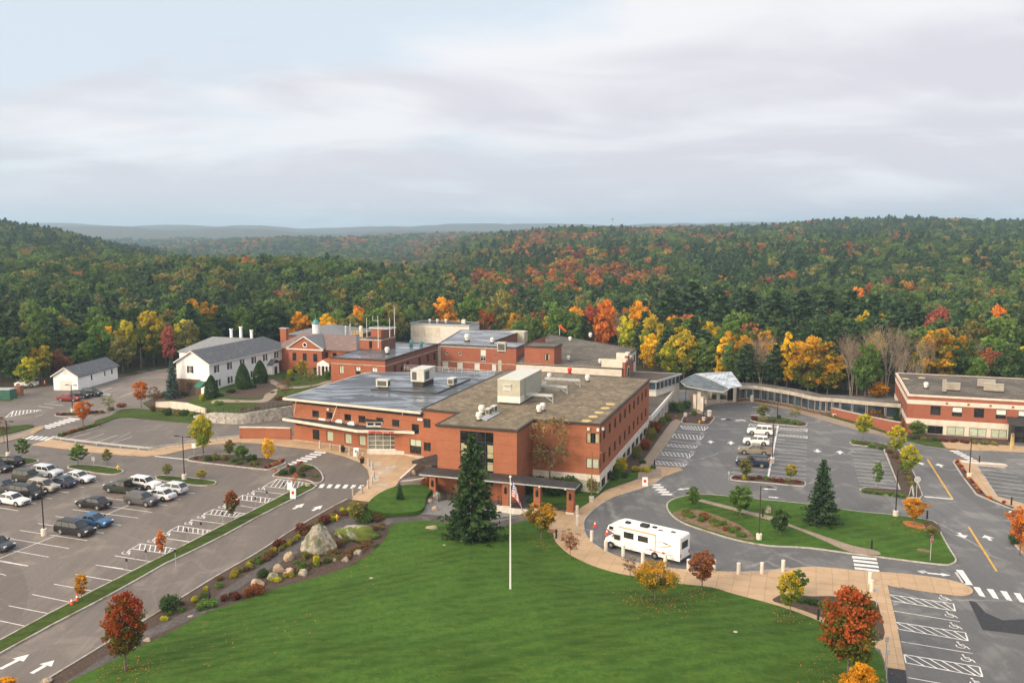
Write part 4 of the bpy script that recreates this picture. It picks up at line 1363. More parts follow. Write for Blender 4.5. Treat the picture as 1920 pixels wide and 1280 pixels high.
def emergency():
 b = Bld('emergency_wing', (*E(-42, 18), 2.5), 'two-storey orange brick emergency wing with a wet black membrane roof', 'building')
 wins = []
 Z = lambda x: 520 + x / 6.4
 up = [(420, 500), (588, 665), (805, 885), (975, 1058), (1188, 1270), (1378, 1465), (1612, 1700)]
 for i, (a, c) in enumerate(up):
  s0, s1 = pw(EL, ER, Z(a), Z(c), 7)
  wins.append((s0, s1, 6.95 if i < 6 else 6.2, 8.1 if i < 6 else 7.75, 'g', 1, 1))
 for i, (a, c) in enumerate([(425, 505), (592, 672), (808, 890), (978, 1060)]):
  s0, s1 = pw(EL, ER, Z(a), Z(c), 4)
  wins.append((s0, s1, 3.15, 4.85, 'g' if i == 0 else 'b', 1, 1))
 s0, s1 = pw(EL, ER, Z(1590), Z(1727), 4)
 wins.append((s0, s1, 2.95, 5.3, 'h', 2, 2))
 b.wall(EL, ER, 2.2, 8.95, 'brick_main', wins)
 b.band(EL, ER, 2.0, 2.75, 'concrete', 0.06)
 r = 0.25
 b.wall(add(EL, EN, -r), add(ER, EN, -r), 8.94, 9.75, 'dark_panel', part='shaded_clerestory')  # dark band: clerestory together with painted shade under the roof overhang
 b.wall(E(-54.2, 33), EL, 2.2, 9.75, 'brick_main')
 b.wall(E(-28.6, 44), E(-54.2, 33), 2.2, 9.75, 'brick_main')
 rp = [add(add(EL, EN, 1.3), ED, -1.1), add(ER, EN, 1.0), E(-28.55, 44), E(-54.9, 33.2)]
 b.poly('roof_edge', 'cream', [g3(p, 9.98) for p in rp], 0.34)
 b.m('roof', 'membrane_wet').face([g3(p, 10.0) for p in offset(rp, -0.25)])
 k = [P(696, 731, 10.0), P(820, 738, 10.0), P(881, 712, 10.0)]
 b.m('roof_curb', 'dark_roof').bar((*k[0][:2], 10.08), (*k[1][:2], 10.08), 0.3, 0.2)
 b.m('roof_curb', 'dark_roof').bar((*k[1][:2], 10.08), (*k[2][:2], 10.08), 0.3, 0.2)
 rb = MB()
 rr = [P(758, 694.5, 10.0), P(772, 695, 10.0), P(818, 697.5, 10.0), P(927, 706, 10.0)]
 for i in range(3):
  a, c = rr[i][:2], rr[i + 1][:2]
  n = 2 if i < 2 else 9
  for j in range(n + 1):
   q = lerp(a, c, j / n)
   rb.tube((*q, 10), (*q, 11.1), 0.04, n=5)
  for z in (10.4, 10.75, 11.1):
   rb.tube((*a, z), (*c, z), 0.035, n=5)
 rb.build('railing', 'galv', b.root)
 aw = [P(529, 784, 6.55), P(670, 806.5, 6.55), P(754, 808, 6.55)]
 aw = [p[:2] for p in aw] + [add(add(EL, ED, 24.4), EN, 0.3)]
 back = [add(ER, ED, -2.2), add(EL, ED, -0.3)]
 ap = aw + back
 b.poly('awning_fascia', 'cream', [g3(p, 6.60) for p in ap], 0.42)
 b.m('awning_roof', 'dark_roof').face([g3(p, 6.62) for p in offset(ap, -0.2)])
 for x in (607, 638, 661):
  q = P(x, {607: 786.5, 638: 791.5, 661: 795.5}[x], 6.6)
  mb = MB()
  mb.box((q[0], q[1], 6.6), (1.35, 0.95, 0.32), ED)
  mb.box((q[0], q[1], 6.92), (1.0, 0.65, 0.16), ED)
  mb.build('skylight', 'white_metal', b.root)
 for x0, y0, x1, y1 in ((555, 752, 551, 780), (633, 757, 620, 793), (756, 770, 748, 801)):
  p = PD(x0, y0, P(x0, y0, 9.7)[1])
  q = P(x1, y1, 6.6)
  b.m('tie_rod', 'white_metal', x0).tube(p, q, 0.06, n=6)
  b.m('tie_rod_foot', 'dark_panel', x0).tube((q[0], q[1], 6.6), (q[0], q[1], 7.0), 0.14, n=6)
 va, vb = P(690, 851, 2.5)[:2], P(747, 851, 2.5)[:2]
 vw = vb[0] - va[0]
 bk = (0, 1)
 for A_, B_, n_ in ((va, vb, 4), (vb, add(vb, bk, 3.2), 2), (add(va, bk, 3.2), va, 2)):
  q = math.hypot(B_[0] - A_[0], B_[1] - A_[1])
  b.wall(A_, B_, 2.6, 6.17, 'white_metal', [(0.08, q - 0.08, 3.25, 6.1, 'g', n_, 4)], part='vestibule', frame='white_metal', glass='glass_vest')
 pl_ = P(688, 852, 2.5)[:2]
 pr_ = P(790, 853.5, 2.5)[:2]
 b.m('vestibule_base', 'concrete_white').prism([pl_, pr_, add(pr_, bk, 1.2), add(vb, bk, 3), add(pl_, bk, 3)], 2.3, 3.15)
 ca, cb = P(687, 797, 6.9)[:2], P(746, 797, 6.9)[:2]
 cl = cb[0] - ca[0]
 b.wall(ca, cb, 6.6, 7.55, 'white_metal', [(0.1 + k * (cl - 0.1) / 4, (k + 1) * (cl - 0.1) / 4, 6.78, 7.35) for k in range(4)], part='clerestory_box', frame='white_metal')
 b.wall(cb, add(cb, bk, 2.2), 6.6, 7.55, 'white_metal', part='clerestory_box')
 b.wall(add(ca, bk, 2.2), ca, 6.6, 7.55, 'white_metal', part='clerestory_box')
 b.poly('clerestory_roof', 'dark_roof', [(ca[0] - 0.25, ca[1] - 0.3, 7.7), (cb[0] + 0.25, cb[1] - 0.3, 7.7), (cb[0] + 0.25, cb[1] + 2.4, 7.7), (ca[0] - 0.25, ca[1] + 2.4, 7.7)], 0.14)
 ang = math.atan2(aw[2][1] - aw[1][1], aw[2][0] - aw[1][0])
 fn = (math.sin(ang) * 0.06, -math.cos(ang) * 0.06)
 p0 = P(691, 811, 6.2)
 t = along(aw[1], (math.cos(ang), math.sin(ang)), 691, 6.3)
 q = add(add(aw[1], (math.cos(ang), math.sin(ang)), t), fn, 1)
 tx = text('EMERGENCY CARE', b.root, (q[0], q[1], 6.10), 0.62, ang, 'red_paint', 'sign_lettering', 0.05)
 bpy.context.view_layer.update()
 want = (738 - 691) / F * (q[1] * CP + 38 * SP) / math.cos(ang)
 tx.scale.x = want / max(0.1, tx.dimensions.x)
 to_mesh(tx)
 a2 = math.atan2(ED[1], ED[0])
 for body, x, z, w in (('Sarah Hogate Bacon', 555, 5.25, 56), ('Emergency Pavilion', 614, 5.25, 54)):
  t = along(EL, ED, x, 5.4)
  q = add(add(EL, ED, t), EN, 0.05)
  tx = text(body, b.root, (q[0], q[1], z), 0.62, a2, 'lettering_dark', 'wall_lettering', 0.03)
  bpy.context.view_layer.update()
  tx.scale.x = w / F * (q[1] * CP + 33 * SP) / math.cos(a2) / max(0.1, tx.dimensions.x)
  to_mesh(tx)
 for x, y in ((617, 764), (787, 771), (792, 773)):
  t = along(EL, ED, x, 8.5)
  q = add(add(EL, ED, t), EN, 0.2)
  b.m('floodlight', 'white_metal', x).box((*q, 8.45), (0.4, 0.3, 0.35), ED)
 b.done()

glass_mat('glass_vest', (0.16, 0.16, 0.13), 0.1, 0.6)
emergency()

def slab_wall(name, label, pts, z0, z1, th, mat, cap=None, cat='wall', smooth=True, kind=None):
 """free-standing wall along world points; z0/z1 numbers or lists"""
 r = thing(name, (pts[0][0], pts[0][1], z0 if not isinstance(z0, list) else z0[0]), label, cat)
 mb, cb = MB(), MB()
 n = len(pts)
 Z0 = z0 if isinstance(z0, list) else [z0] * n
 Z1 = z1 if isinstance(z1, list) else [z1] * n

 def run(mb, th, a, c):
  off = []
  for i in range(n):
   p, q = pts[max(0, i - 1)], pts[min(n - 1, i + 1)]
   l = math.hypot(q[0] - p[0], q[1] - p[1])
   nx, ny = -(q[1] - p[1]) / l, (q[0] - p[0]) / l
   off.append(((pts[i][0] - nx * th / 2, pts[i][1] - ny * th / 2), (pts[i][0] + nx * th / 2, pts[i][1] + ny * th / 2)))
  s = 0
  for i in range(n - 1):
   (f0, k0), (f1, k1) = off[i], off[i + 1]
   L = math.hypot(pts[i + 1][0] - pts[i][0], pts[i + 1][1] - pts[i][1])
   mb.face([(*f0, a[i]), (*f1, a[i + 1]), (*f1, c[i + 1]), (*f0, c[i])], [(s, a[i]), (s + L, a[i + 1]), (s + L, c[i + 1]), (s, c[i])])
   mb.face([(*k1, a[i + 1]), (*k0, a[i]), (*k0, c[i]), (*k1, c[i + 1])], [(s, a[i]), (s + L, a[i + 1]), (s + L, c[i + 1]), (s, c[i])])
   mb.face([(*f0, c[i]), (*f1, c[i + 1]), (*k1, c[i + 1]), (*k0, c[i])])
   s += L
  for i, fl in ((0, 1), (n - 1, 0)):
   f, k = off[i]
   q = [(*k, a[i]), (*f, a[i]), (*f, c[i]), (*k, c[i])]
   mb.face(q if fl else q[::-1])
 run(mb, th, Z0, Z1)
 mb.build('wall_body', mat, r)
 if cap:
  run(cb, th + 0.14, Z1, [z + 0.14 for z in Z1])
  cb.build('coping', cap, r)
 return r

wp = [Gb(450, 822), Gb(500, 822.5), Gb(546, 824)]
slab_wall('brick_wall', 'low curved brick wall with pale coping at the left end of the emergency wing', wp, 2.4, 4.45, 0.4, 'brick_main', 'concrete_white')
wq = [P(750, 905, 2.0)[:2], P(790, 868, 2.4)[:2]]
slab_wall('planter_wall', 'low white wall sloping beside the plaza to the side porch', [P(751, 903, 1.6)[:2], P(772, 884, 2.2)[:2], P(792, 866, 2.5)[:2]], 0.6, [2.2, 2.75, 3.1], 0.3, 'concrete_white')
slab_wall('planter_wall', 'long low white wall in front of the dark side porch', [P(738, 910, 1.4)[:2], P(770, 908.5, 1.2)[:2], P(801, 904, 1.1)[:2]], -0.2, [2.0, 1.9, 1.9], 0.35, 'concrete_white')

# ------------------------------------------------------------------ old brick wing, red wing and what stands behind
OBZ = 10.9
OBc = P(722, 674, OBZ)[:2]
OBl = add(OBc, NE1, along(OBc, NE1, 620, OBZ))
OBr = add(OBc, E2, along(OBc, E2, 821, OBZ))

def old_brick():
 b = Bld('old_brick_wing', (*OBc, 2.5), 'older dull brick hospital wing with dark wet flat roof and a brick penthouse', 'building')
 z0, zt = 3.0, OBZ
 w = []
 for i, (a, c) in enumerate(((636, 644.5), (667, 676), (697.5, 707.5))):
  s0, s1 = pw(OBl, OBc, a, c, 8.5)
  w.append((s0, s1, 7.4, 9.1, 'b' if i == 0 else 'k', 2, 1))
  w.append((s0, s1, 4.2, 5.8, 'k', 2, 1))
 b.wall(OBl, OBc, z0, zt, 'brick_old_lit', w)
 w = []
 for a, c in ((738, 743), (751, 755), (762, 767), (784.6, 789), (800, 804.5), (812.5, 817)):
  s0, s1 = pw(OBc, OBr, a, c, 8.5)
  w += [(s0, s1, 7.2, 9.0, 'g', 1, 2), (s0, s1, 4.0, 5.7, 'g', 1, 2)]
 b.wall(OBc, OBr, z0, zt, 'brick_old', w)
 b.band(OBl, OBc, 9.45, 9.6, 'concrete', 0.06)
 b.band(OBc, OBr, 9.45, 9.6, 'concrete', 0.06)
 k = add(OBr, NE1, math.hypot(OBc[0] - OBl[0], OBc[1] - OBl[1]))
 b.wall(k, OBl, z0, zt, 'brick_old')
 b.wall(OBr, k, z0, zt, 'brick_old')
 b.flat([OBl, OBc, OBr, k], zt - 0.1, 'membrane_wet', 'dark_panel', 0.12, 0.3, 0.35)
 pc = P(715, 655, OBZ)[:2]
 pl = add(pc, NE1, along(pc, NE1, 675.5, 11))
 pr = add(pc, E2, along(pc, E2, 741.5, 11))
 pk = add(pr, NE1, math.hypot(pc[0] - pl[0], pc[1] - pl[1]))
 b.wall(pl, pc, zt - 0.1, 13.1, 'brick_old_lit', [(pw(pl, pc, 692, 698, 12)[0], pw(pl, pc, 692, 698, 12)[1], 10.9, 12.7)], part='penthouse')
 b.wall(pc, pr, zt - 0.1, 15.2, 'brick_old', [(9, 10.2, 13.3, 14.6)], part='penthouse')
 b.wall(pk, pl, zt - 0.1, 13.1, 'brick_old', part='penthouse')
 b.flat([pl, pc, pr, pk], 13.05, 'dark_roof', 'concrete', 0.1, 0.25, 0.3, part='penthouse_roof')
 d = 5.0
 ul, uc = add(pl, E2, d), add(pc, E2, d)
 b.wall(add(ul, E1, 0.2), add(uc, E1, -0.02), 13.05, 15.2, 'brick_old_lit', part='penthouse')
 b.flat([ul, uc, pr, pk], 15.2, 'dark_roof', 'galv', 0.25, 0.3, 0.4, part='penthouse_roof')
 b.done()
 return pc, pr, pl

brick('brick_old_lit', (0.33, 0.105, 0.055), 0)  # old brick again, brighter for front walls: sunlit tone in the colour
PH = old_brick()

def red_wing():
 A = OBr
 B = add(A, E1, along(A, E1, 968, OBZ))
 b = Bld('red_brick_wing', (*A, 2.5), 'bright red brick wing with pale bands and a wet shining grey roof', 'building')
 z0, zt = 3, OBZ - 0.1
 w = []
 X = lambda x: 720 + x / 6.857
 for a, c, y0, y1 in ((787, 822, 8.3, 9.1), (957, 993, 8.3, 9.1), (1425, 1445, 8.2, 8.9)):
  s0, s1 = pw(A, B, X(a), X(c), 8.5)
  w.append((s0, s1, y0, y1, 'g', 2, 1))
 s0, s1 = pw(A, B, X(1240), X(1308), 8)
 w.append((s0, s1, 7.2, 9.9, 'k', 2, 3))
 for a, c in ((752, 825), (940, 1012), (1160, 1230), (1385, 1440)):
  s0, s1 = pw(A, B, X(a), X(c), 6)
  w.append((s0, s1, 3.6, 6.6, 'k', 1, 3))
 s0, s1 = pw(A, B, X(1465), X(1508), 6)
 w.append((s0, s1, 3.4, 7.6, 'b', 1, 1))
 b.wall(A, B, z0, zt, 'brick_red', w, frame='white_metal')
 b.band(A, B, 6.65, 6.85, 'concrete', 0.05)
 b.band(A, add(A, E1, along(A, E1, X(1448), 9)), 10.2, 10.5, 'concrete', 0.05)
 b.band(A, add(A, E1, 0.75), 3, 10.8, 'concrete', 0.09)
 C = add(B, E2, 24)
 b.wall(B, C, z0, zt, 'brick_red')
 D = add(add(A, E2, 30), NE1, 6)
 b.wall(D, A, z0, zt, 'brick_red')
 K = add(B, E2, 9)
 Lk = add(K, NE1, 9)
 J = add(Lk, E2, 26)
 b.wall(K, Lk, z0, zt, 'brick_old', part='wall')
 b.wall(Lk, J, z0, zt, 'brick_old', part='wall')
 b.flat([A, B, K, Lk, J, D], zt - 0.05, 'membrane_pale', 'dark_panel', 0.1, 0.3, 0.35)
 b.done()
 return A, B, K

RWA, RWB, RWK = red_wing()

def brick_box():
 a = P(983.5, 676, 9.6)[:2]
 b_ = add(a, E1, along(a, E1, 1039, 10))
 c = add(b_, E2, along(b_, E2, 1053, 10))
 k = add(a, E2, math.hypot(c[0] - b_[0], c[1] - b_[1]))
 b = Bld('brick_penthouse', (*a, 8), 'plain red brick box with a tan gravel top and one small window', 'building')
 s0, s1 = pw(a, b_, 1020.5, 1031, 11)
 b.wall(a, b_, 6, 12.8, 'brick_red', [(s0, s1, 9.9, 11.3, 'c', 2, 1)])
 b.wall(b_, c, 6, 12.8, 'brick_red')
 b.wall(k, a, 6, 12.8, 'brick_red')
 b.wall(c, k, 6, 12.8, 'brick_red')
 b.flat([a, b_, c, k], 12.85, 'gravel_roof_grey', 'dark_panel', 0.2, 0.3, 0.4)
 b.done()

brick_box()

def rear_wing():
 zr_ = 8.9
 a = P(968, 682, zr_)[:2]
 bq = add(a, E1, along(a, E1, 1166, zr_))
 c = add(bq, E2, 1.5)
 b = Bld('rear_wing', (*a, 0), 'broad low rear wing with grey gravel roof, white fascia bands and an arched gable end', 'building')
 e = add(add(a, E1, along(a, E1, 1140, zr_)), E2, 13)
 f = add(e, E2, along(e, E2, 1193, zr_))
 h = P(1030, 627.5, zr_)[:2]
 b.wall(a, bq, 0, zr_ + 0.1, 'brick_red')
 b.band(a, bq, 7.2, zr_ + 0.22, 'cream', 0.12)
 b.wall(add(bq, (0, 0), 0), add(bq, E2, 13), 0, zr_, 'brick_red')
 b.wall(add(bq, E2, 13), e, 0, zr_, 'cream')
 L = math.hypot(f[0] - e[0], f[1] - e[1])
 b.wall(e, f, 0, zr_, 'cream', [(v, v + 2.2, 6.1, 7.9, 'g', 1, 1) for v in np.arange(1.5, L - 3, 3.6)])
 b.wall(f, h, 0, zr_, 'cream')
 b.wall(h, a, 0, zr_, 'brick_red')
 b.flat([a, bq, add(bq, E2, 13), e, f, h], zr_ + 0.12, 'gravel_roof_grey', 'dark_panel', 0.14, 0.28, 0.35)
 g0 = add(bq, E2, 0.5)
 for t0, t1, z1 in ((0, 2.2, 10.3), (2.2, 4.6, 11.4), (4.6, 6.8, 10.3)):
  b.m('gable', 'brick_red').prism([add(g0, E2, t0), add(add(g0, E2, t0), E1, 0.6), add(add(g0, E2, t1), E1, 0.6), add(g0, E2, t1)], 0, z1)
  b.m('gable_coping', 'cream').prism([add(add(g0, E2, t0 - 0.02), NE1, 0.15), add(add(g0, E2, t0 - 0.02), E1, 0.75), add(add(g0, E2, t1 + 0.02), E1, 0.75), add(add(g0, E2, t1 + 0.02), NE1, 0.15)], z1 + 0.003, z1 + 0.5)
  b.m('gable_coping', 'cream').prism([add(add(g0, E2, t0), NE1, 4.5 if t0 == 0 else 1.8), add(add(g0, E2, t0), NE1, 0.003), add(add(g0, E2, t0 + 0.5), NE1, 0.003), add(add(g0, E2, t0 + 0.5), NE1, 4.5 if t0 == 0 else 1.8)], zr_ + 0.2, z1 + 0.5)
 cc = add(add(g0, E2, 3.4), E1, 0.66)
 ar, gl = MB(), MB()
 for rad, mb, o in ((1.55, ar, 0.0), (1.2, gl, 0.03)):
  pts = [(-rad, 0.5), (rad, 0.5)] + [(rad * math.cos(k), 7.6 + rad * math.sin(k)) for k in np.linspace(0, math.pi, 13)]
  lo = [g3(add(add(cc, E2, p[0]), E1, o - 0.08), p[1]) for p in pts]
  hi = [g3(add(add(cc, E2, p[0]), E1, o), p[1]) for p in pts]
  mb.face(hi)
  for i in range(len(pts)):
   j = (i + 1) % len(pts)
   mb.face([lo[i], lo[j], hi[j], hi[i]])
 ar.build('arch', 'concrete_white', b.root)
 gl.build('arch_window', 'glass_blue', b.root)
 b.done()

rear_wing()

def glass_bridge():
 a = P(1180, 713, 6.6)[:2]
 pts = [P(1178, 712, 6.6), P(1232, 714, 6.6), P(1277.5, 700.5, 6.6), P(1181, 696, 6.6)]
 pts = [p[:2] for p in pts]
 b = Bld('link_building', (*pts[0], 0), 'flat brown roofed link building with a blue glazed side left of the glass canopy', 'building')
 b.flat(pts, 6.6, 'brown_roof', 'galv', 0.15, 0.3, 0.3)
 q = offset(pts, -0.25)
 n = len(q)
 for i in range(n):
  A, B = q[i], q[(i + 1) % n]
  L = math.hypot(B[0] - A[0], B[1] - A[1])
  k = max(1, int(L / 1.6))
  if i == 0 or i == 1:
   b.wall(A, B, 4.3, 6.4, 'galv', [(L * j / k + 0.06, L * (j + 1) / k - 0.06, 4.6, 6.2, 'g', 1, 1) for j in range(k)], glass='glass_blue', frame='galv', depth=0.06)
   b.wall(A, B, 0, 4.3, 'concrete_white')
  else:
   b.wall(A, B, 0, 6.4, 'concrete_white')
 b.done()

glass_bridge()

def glass_canopy():
 r = Bld('glass_canopy', P(1340, 760, 0), 'folded glass canopy on white pillars over the drop-off', 'canopy')
 zt, zm = 6.9, 5.3
 outer = [P(1276, 715, 5.2), P(1304, 701, 6.3), P(1329, 699, 6.6), P(1371, 697.5, 6.9), P(1391, 724, 5.6), P(1370, 727, 5.4), P(1357.5, 735, 4.8), P(1322.5, 731, 4.7), P(1285.6, 724, 4.8)]
 ridge = [P(1304, 701, 6.3), P(1335, 713, 6.0), P(1366, 728, 5.3)]
 lower = [outer[0], ridge[0], ridge[1], ridge[2], outer[6], outer[7], outer[8]]
 upper = [ridge[0], outer[2], outer[3], outer[4], outer[5], ridge[2], ridge[1]]
 for nm, pl, mt in (('glass_fold', lower, 'canopy_glass_tree_reflect'), ('glass_fold', upper, 'canopy_glass')):
  c = Vector((0, 0, 0))
  for p in pl:
   c += Vector(p) / len(pl)
  mb = MB()
  for i in range(len(pl)):
   j = (i + 1) % len(pl)
   for dz, fl in ((0, 0), (-0.06, 1)):
    t = [(*Vector(pl[i])[:2], pl[i][2] + dz), (*Vector(pl[j])[:2], pl[j][2] + dz), (c.x, c.y, c.z + dz)]
    if area([(q[0], q[1]) for q in t]) < 0:
     t = t[::-1]
    mb.face(t[::-1] if fl else t)
  mb.build(nm, mt, r.root)
 fr = MB()
 n = len(outer)
 for i in range(n):
  fr.bar(outer[i], outer[(i + 1) % n], 0.14, 0.22)
 for i in range(2):
  fr.bar(ridge[i], ridge[i + 1], 0.14, 0.2)
 for t in np.linspace(0.12, 0.9, 7):
  a = Vector(outer[2]).lerp(Vector(outer[3]), t) if t < 2 else None
  b2 = Vector(ridge[0]).lerp(Vector(ridge[2]), t)
  fr.bar(tuple(a + Vector((0, 0, 0.04))), tuple(b2 + Vector((0, 0, 0.04))), 0.06, 0.1)
 for t in (0.35, 0.7):
  fr.bar(tuple(Vector(outer[1]).lerp(Vector(ridge[2]), 0.0).lerp(Vector(outer[2]), t)), tuple(Vector(ridge[2]).lerp(Vector(outer[4]), t)), 0.06, 0.1)
 fr.build('canopy_frame', 'galv', r.root)
 for x0, x1, yb, yt in ((1374, 1381, 752, 729), (1368, 1373, 746, 729), (1343, 1350, 752.5, 736), (1331, 1335, 747, 735), (1319, 1326, 756, 733), (1307, 1314, 767, 735), (1299, 1306, 765, 745), (1313, 1319, 770, 750)):
  q = P((x0 + x1) / 2, yb, 0.1)
  top = max(3.0, min(5.2, PD((x0 + x1) / 2, yt, q[1])[2]))
  w = (x1 - x0) / F * q[1] * 0.9
  mb = MB()
  mb.box((q[0], q[1], 0), (w, w, top), E1)
  mb.box((q[0], q[1], top), (w + 0.12, w + 0.12, 0.12), E1)
  mb.build('pillar', 'concrete_white', r.root)
 r.done()

glass_mat('canopy_glass', (0.34, 0.38, 0.42), 0.12, 0.8)
glass_mat('canopy_glass_tree_reflect', (0.055, 0.065, 0.06), 0.08, 0.8)  # lower fold: reflected trees painted in as a darker glass colour
glass_canopy()

def covered_walk():
 top = [(1386, 724), (1400, 722), (1425, 724), (1450, 728), (1475, 732), (1500, 737), (1525, 743), (1550, 745.5), (1575, 747), (1625, 752), (1690, 757)]
 pts = catmull([P(x, y, 3.7)[:2] for x, y in top], False, 2)
 b = Bld('covered_walkway', (*pts[0], 0), 'curving glazed covered walkway with a long white fascia below the trees', 'walkway')
 n = len(pts)
 inn, nrm = [], []
 for i in range(n):
  p, q = pts[max(0, i - 1)], pts[min(n - 1, i + 1)]
  l = math.hypot(q[0] - p[0], q[1] - p[1])
  nrm.append((-(q[1] - p[1]) / l, (q[0] - p[0]) / l))
  inn.append((pts[i][0] + nrm[-1][0] * 3.2, pts[i][1] + nrm[-1][1] * 3.2))
 for i in range(n - 1):
  b.poly('roof', 'gravel_roof_grey', [g3(pts[i], 3.7), g3(pts[i + 1], 3.7), g3(inn[i + 1], 3.75), g3(inn[i], 3.75)], 0.12)
  b.band(add(pts[i], nrm[i], -0.06), add(pts[i + 1], nrm[i + 1], -0.06), 2.95, 3.72, 'concrete', 0.1, 'fascia')
  A, B = add(pts[i], nrm[i], 0.35), add(pts[i + 1], nrm[i + 1], 0.35)
  L = math.hypot(B[0] - A[0], B[1] - A[1])
  k = max(1, int(L / 2.2))
  b.wall(A, B, -0.6, 3.6, 'wood_dark', [(L * j / k + 0.1, L * (j + 1) / k - 0.1, 0.7, 2.9, 'g', 1, 1) for j in range(k)], frame='galv', glass='glass_blue')
  b.wall(add(inn[i + 1], nrm[i + 1], -0.2), add(inn[i], nrm[i], -0.2), -0.6, 3.6, 'dark_panel')
 b.done()

covered_walk()
bw2 = [P(x, y, 0.1)[:2] for x, y in ((1465, 751), (1500, 763), (1540, 772), (1575, 782), (1625, 796), (1667, 809), (1688, 814))]
slab_wall('brick_wall', 'long low brick wall stepping along the grass below the glazed walkway', bw2, -0.3, [1.55, 1.5, 1.45, 1.6, 1.8, 2.2, 2.3], 0.4, 'brick_east', 'concrete')
bw3 = [P(x, y, 0.6)[:2] for x, y in ((1540, 764), (1580, 768), (1606, 772), (1640, 779))]
slab_wall('concrete_wall', 'pale concrete retaining wall between brick wall and glazed walkway', bw3, -0.3, [1.9, 2.1, 1.5, 1.4], 0.35, 'concrete_white', None)

def east_building():
 zt = 7.5
 A = P(1703, 738, zt)[:2]
 Lw = add(A, E2, along(A, E2, 1680, zt))
 R = add(A, E1, 30)
 K = add(Lw, E1, 30)
 b = Bld('east_building', (*A, 0), 'two-storey brick office building with cream bands and blinds beside the east lot', 'building')
 w = []
 sc = lambda x: 1500 + x / 4
 for i, (a, c) in enumerate(((978, 1056), (1140, 1218), (1304, 1382), (1468, 1548), (1635, 1715), (1800, 1880))):
  s0, s1 = pw(A, R, sc(a), sc(c), 4.6)
  w.append((s0, s1, 3.75, 5.5, 'gkgkkk'[i], 1, 1))
 lowr = []
 for i, (a, c) in enumerate(((955, 1072), (1100, 1232), (1268, 1398), (1432, 1552))):
  s0, s1 = pw(A, R, sc(a), sc(c), 1)
  lowr.append((s0, s1, 0.2, 1.75, 'g' if i == 0 else 'b', 2, 1))
 b.wall(A, R, 2.9, zt, 'brick_east', w)
 b.wall(A, R, -1.3, 0.15, 'brick_east')
 b.wall(A, R, 0.15, 2.9, 'cream', lowr)
 s0, s1 = pw(A, R, 1700, 1735, 1)
 b.band(A, add(A, E1, s1), 0.15, 1.9, 'brick_east', 0.02, 'wall')
 b.band(A, R, 5.65, 6.45, 'cream', 0.08)
 b.band(A, R, 1.9, 2.92, 'cream', 0.08)
 for x in (1100, 1263, 1428, 1597, 1760):
  t = along(A, E1, sc(x), 6)
  b.m('medallion', 'brick_east', x).box((*add(add(A, E1, t), NE2, 0.11), 5.9), (0.4, 0.07, 0.38), E1)
 Lx = math.hypot(Lw[0] - A[0], Lw[1] - A[1])
 b.wall(Lw, A, 2.9, zt, 'brick_east', [(v, v + 1.3, 3.75, 5.5) for v in np.arange(2, Lx - 3, 3.4)])
 b.wall(Lw, A, -1.3, 2.9, 'brick_east', [(v, v + 1.3, 0.2, 1.75) for v in np.arange(2, Lx - 3, 3.4)])
 b.band(Lw, A, 5.65, 6.45, 'cream', 0.08)
 b.band(Lw, A, 1.9, 2.92, 'cream', 0.08)
 b.wall(R, K, -1, zt, 'brick_east')
 b.wall(K, Lw, -1, zt, 'brick_east')
 b.flat([A, R, K, Lw], zt - 0.1, 'gravel_roof_grey', 'cream', 0.12, 0.35, 0.4)
 t0, t1 = pw(A, R, 1890, 1925, 1)
 pa = add(add(A, E1, t0), NE2, 2.6)
 b.m('porch', 'black_metal').prism([pa, add(pa, E1, 0.5), add(add(pa, E1, 0.5), E2, 2.5), add(pa, E2, 2.5)], -0.2, 3.1)
 b.m('porch', 'black_metal').prism([add(pa, E1, 3.8), add(pa, E1, 4.3), add(add(pa, E1, 4.3), E2, 2.5), add(add(pa, E1, 3.8), E2, 2.5)], -0.2, 3.1)
 b.poly('porch_roof', 'dark_roof', [g3(add(pa, E1, -0.4), 3.3), g3(add(pa, E1, 6), 3.3), g3(add(add(pa, E1, 6), E2, 2.5), 4.3), g3(add(add(pa, E1, -0.4), E2, 2.5), 4.3)], 0.2)
 b.m('porch_glass', 'glass').prism([add(add(pa, E1, 0.55), E2, 1), add(add(pa, E1, 3.75), E2, 1), add(add(pa, E1, 3.75), E2, 1.1), add(add(pa, E1, 0.55), E2, 1.1)], -0.2, 3.0)
 b.done()

east_building()

# ------------------------------------------------------------------ white houses and the terrace
TZ = 4.4

def terr(x, y):
 """terrace level: rises from the lot to about 4.4 m behind the stone wall"""
 x = np.asarray(x, float)
 y = np.asarray(y, float)
 p = 960 + F * x / (y * CP + 34 * SP)
 g = np.asarray(gz(x, y), float)
 return g + (TZ - 2.5) * ss(330, 430, p) * ss(150, 176, y + np.clip(p - 440, 0, 200) * 0.25)

def Gt(px, py, dz=0.0):
 z = 3.5
 for _ in range(14):
  x, y, _z = P(px, py, z)
  z = float(terr(x, y)) * 0.6 + z * 0.4
 x, y, _z = P(px, py, z)
 return (x, y, z + dz)

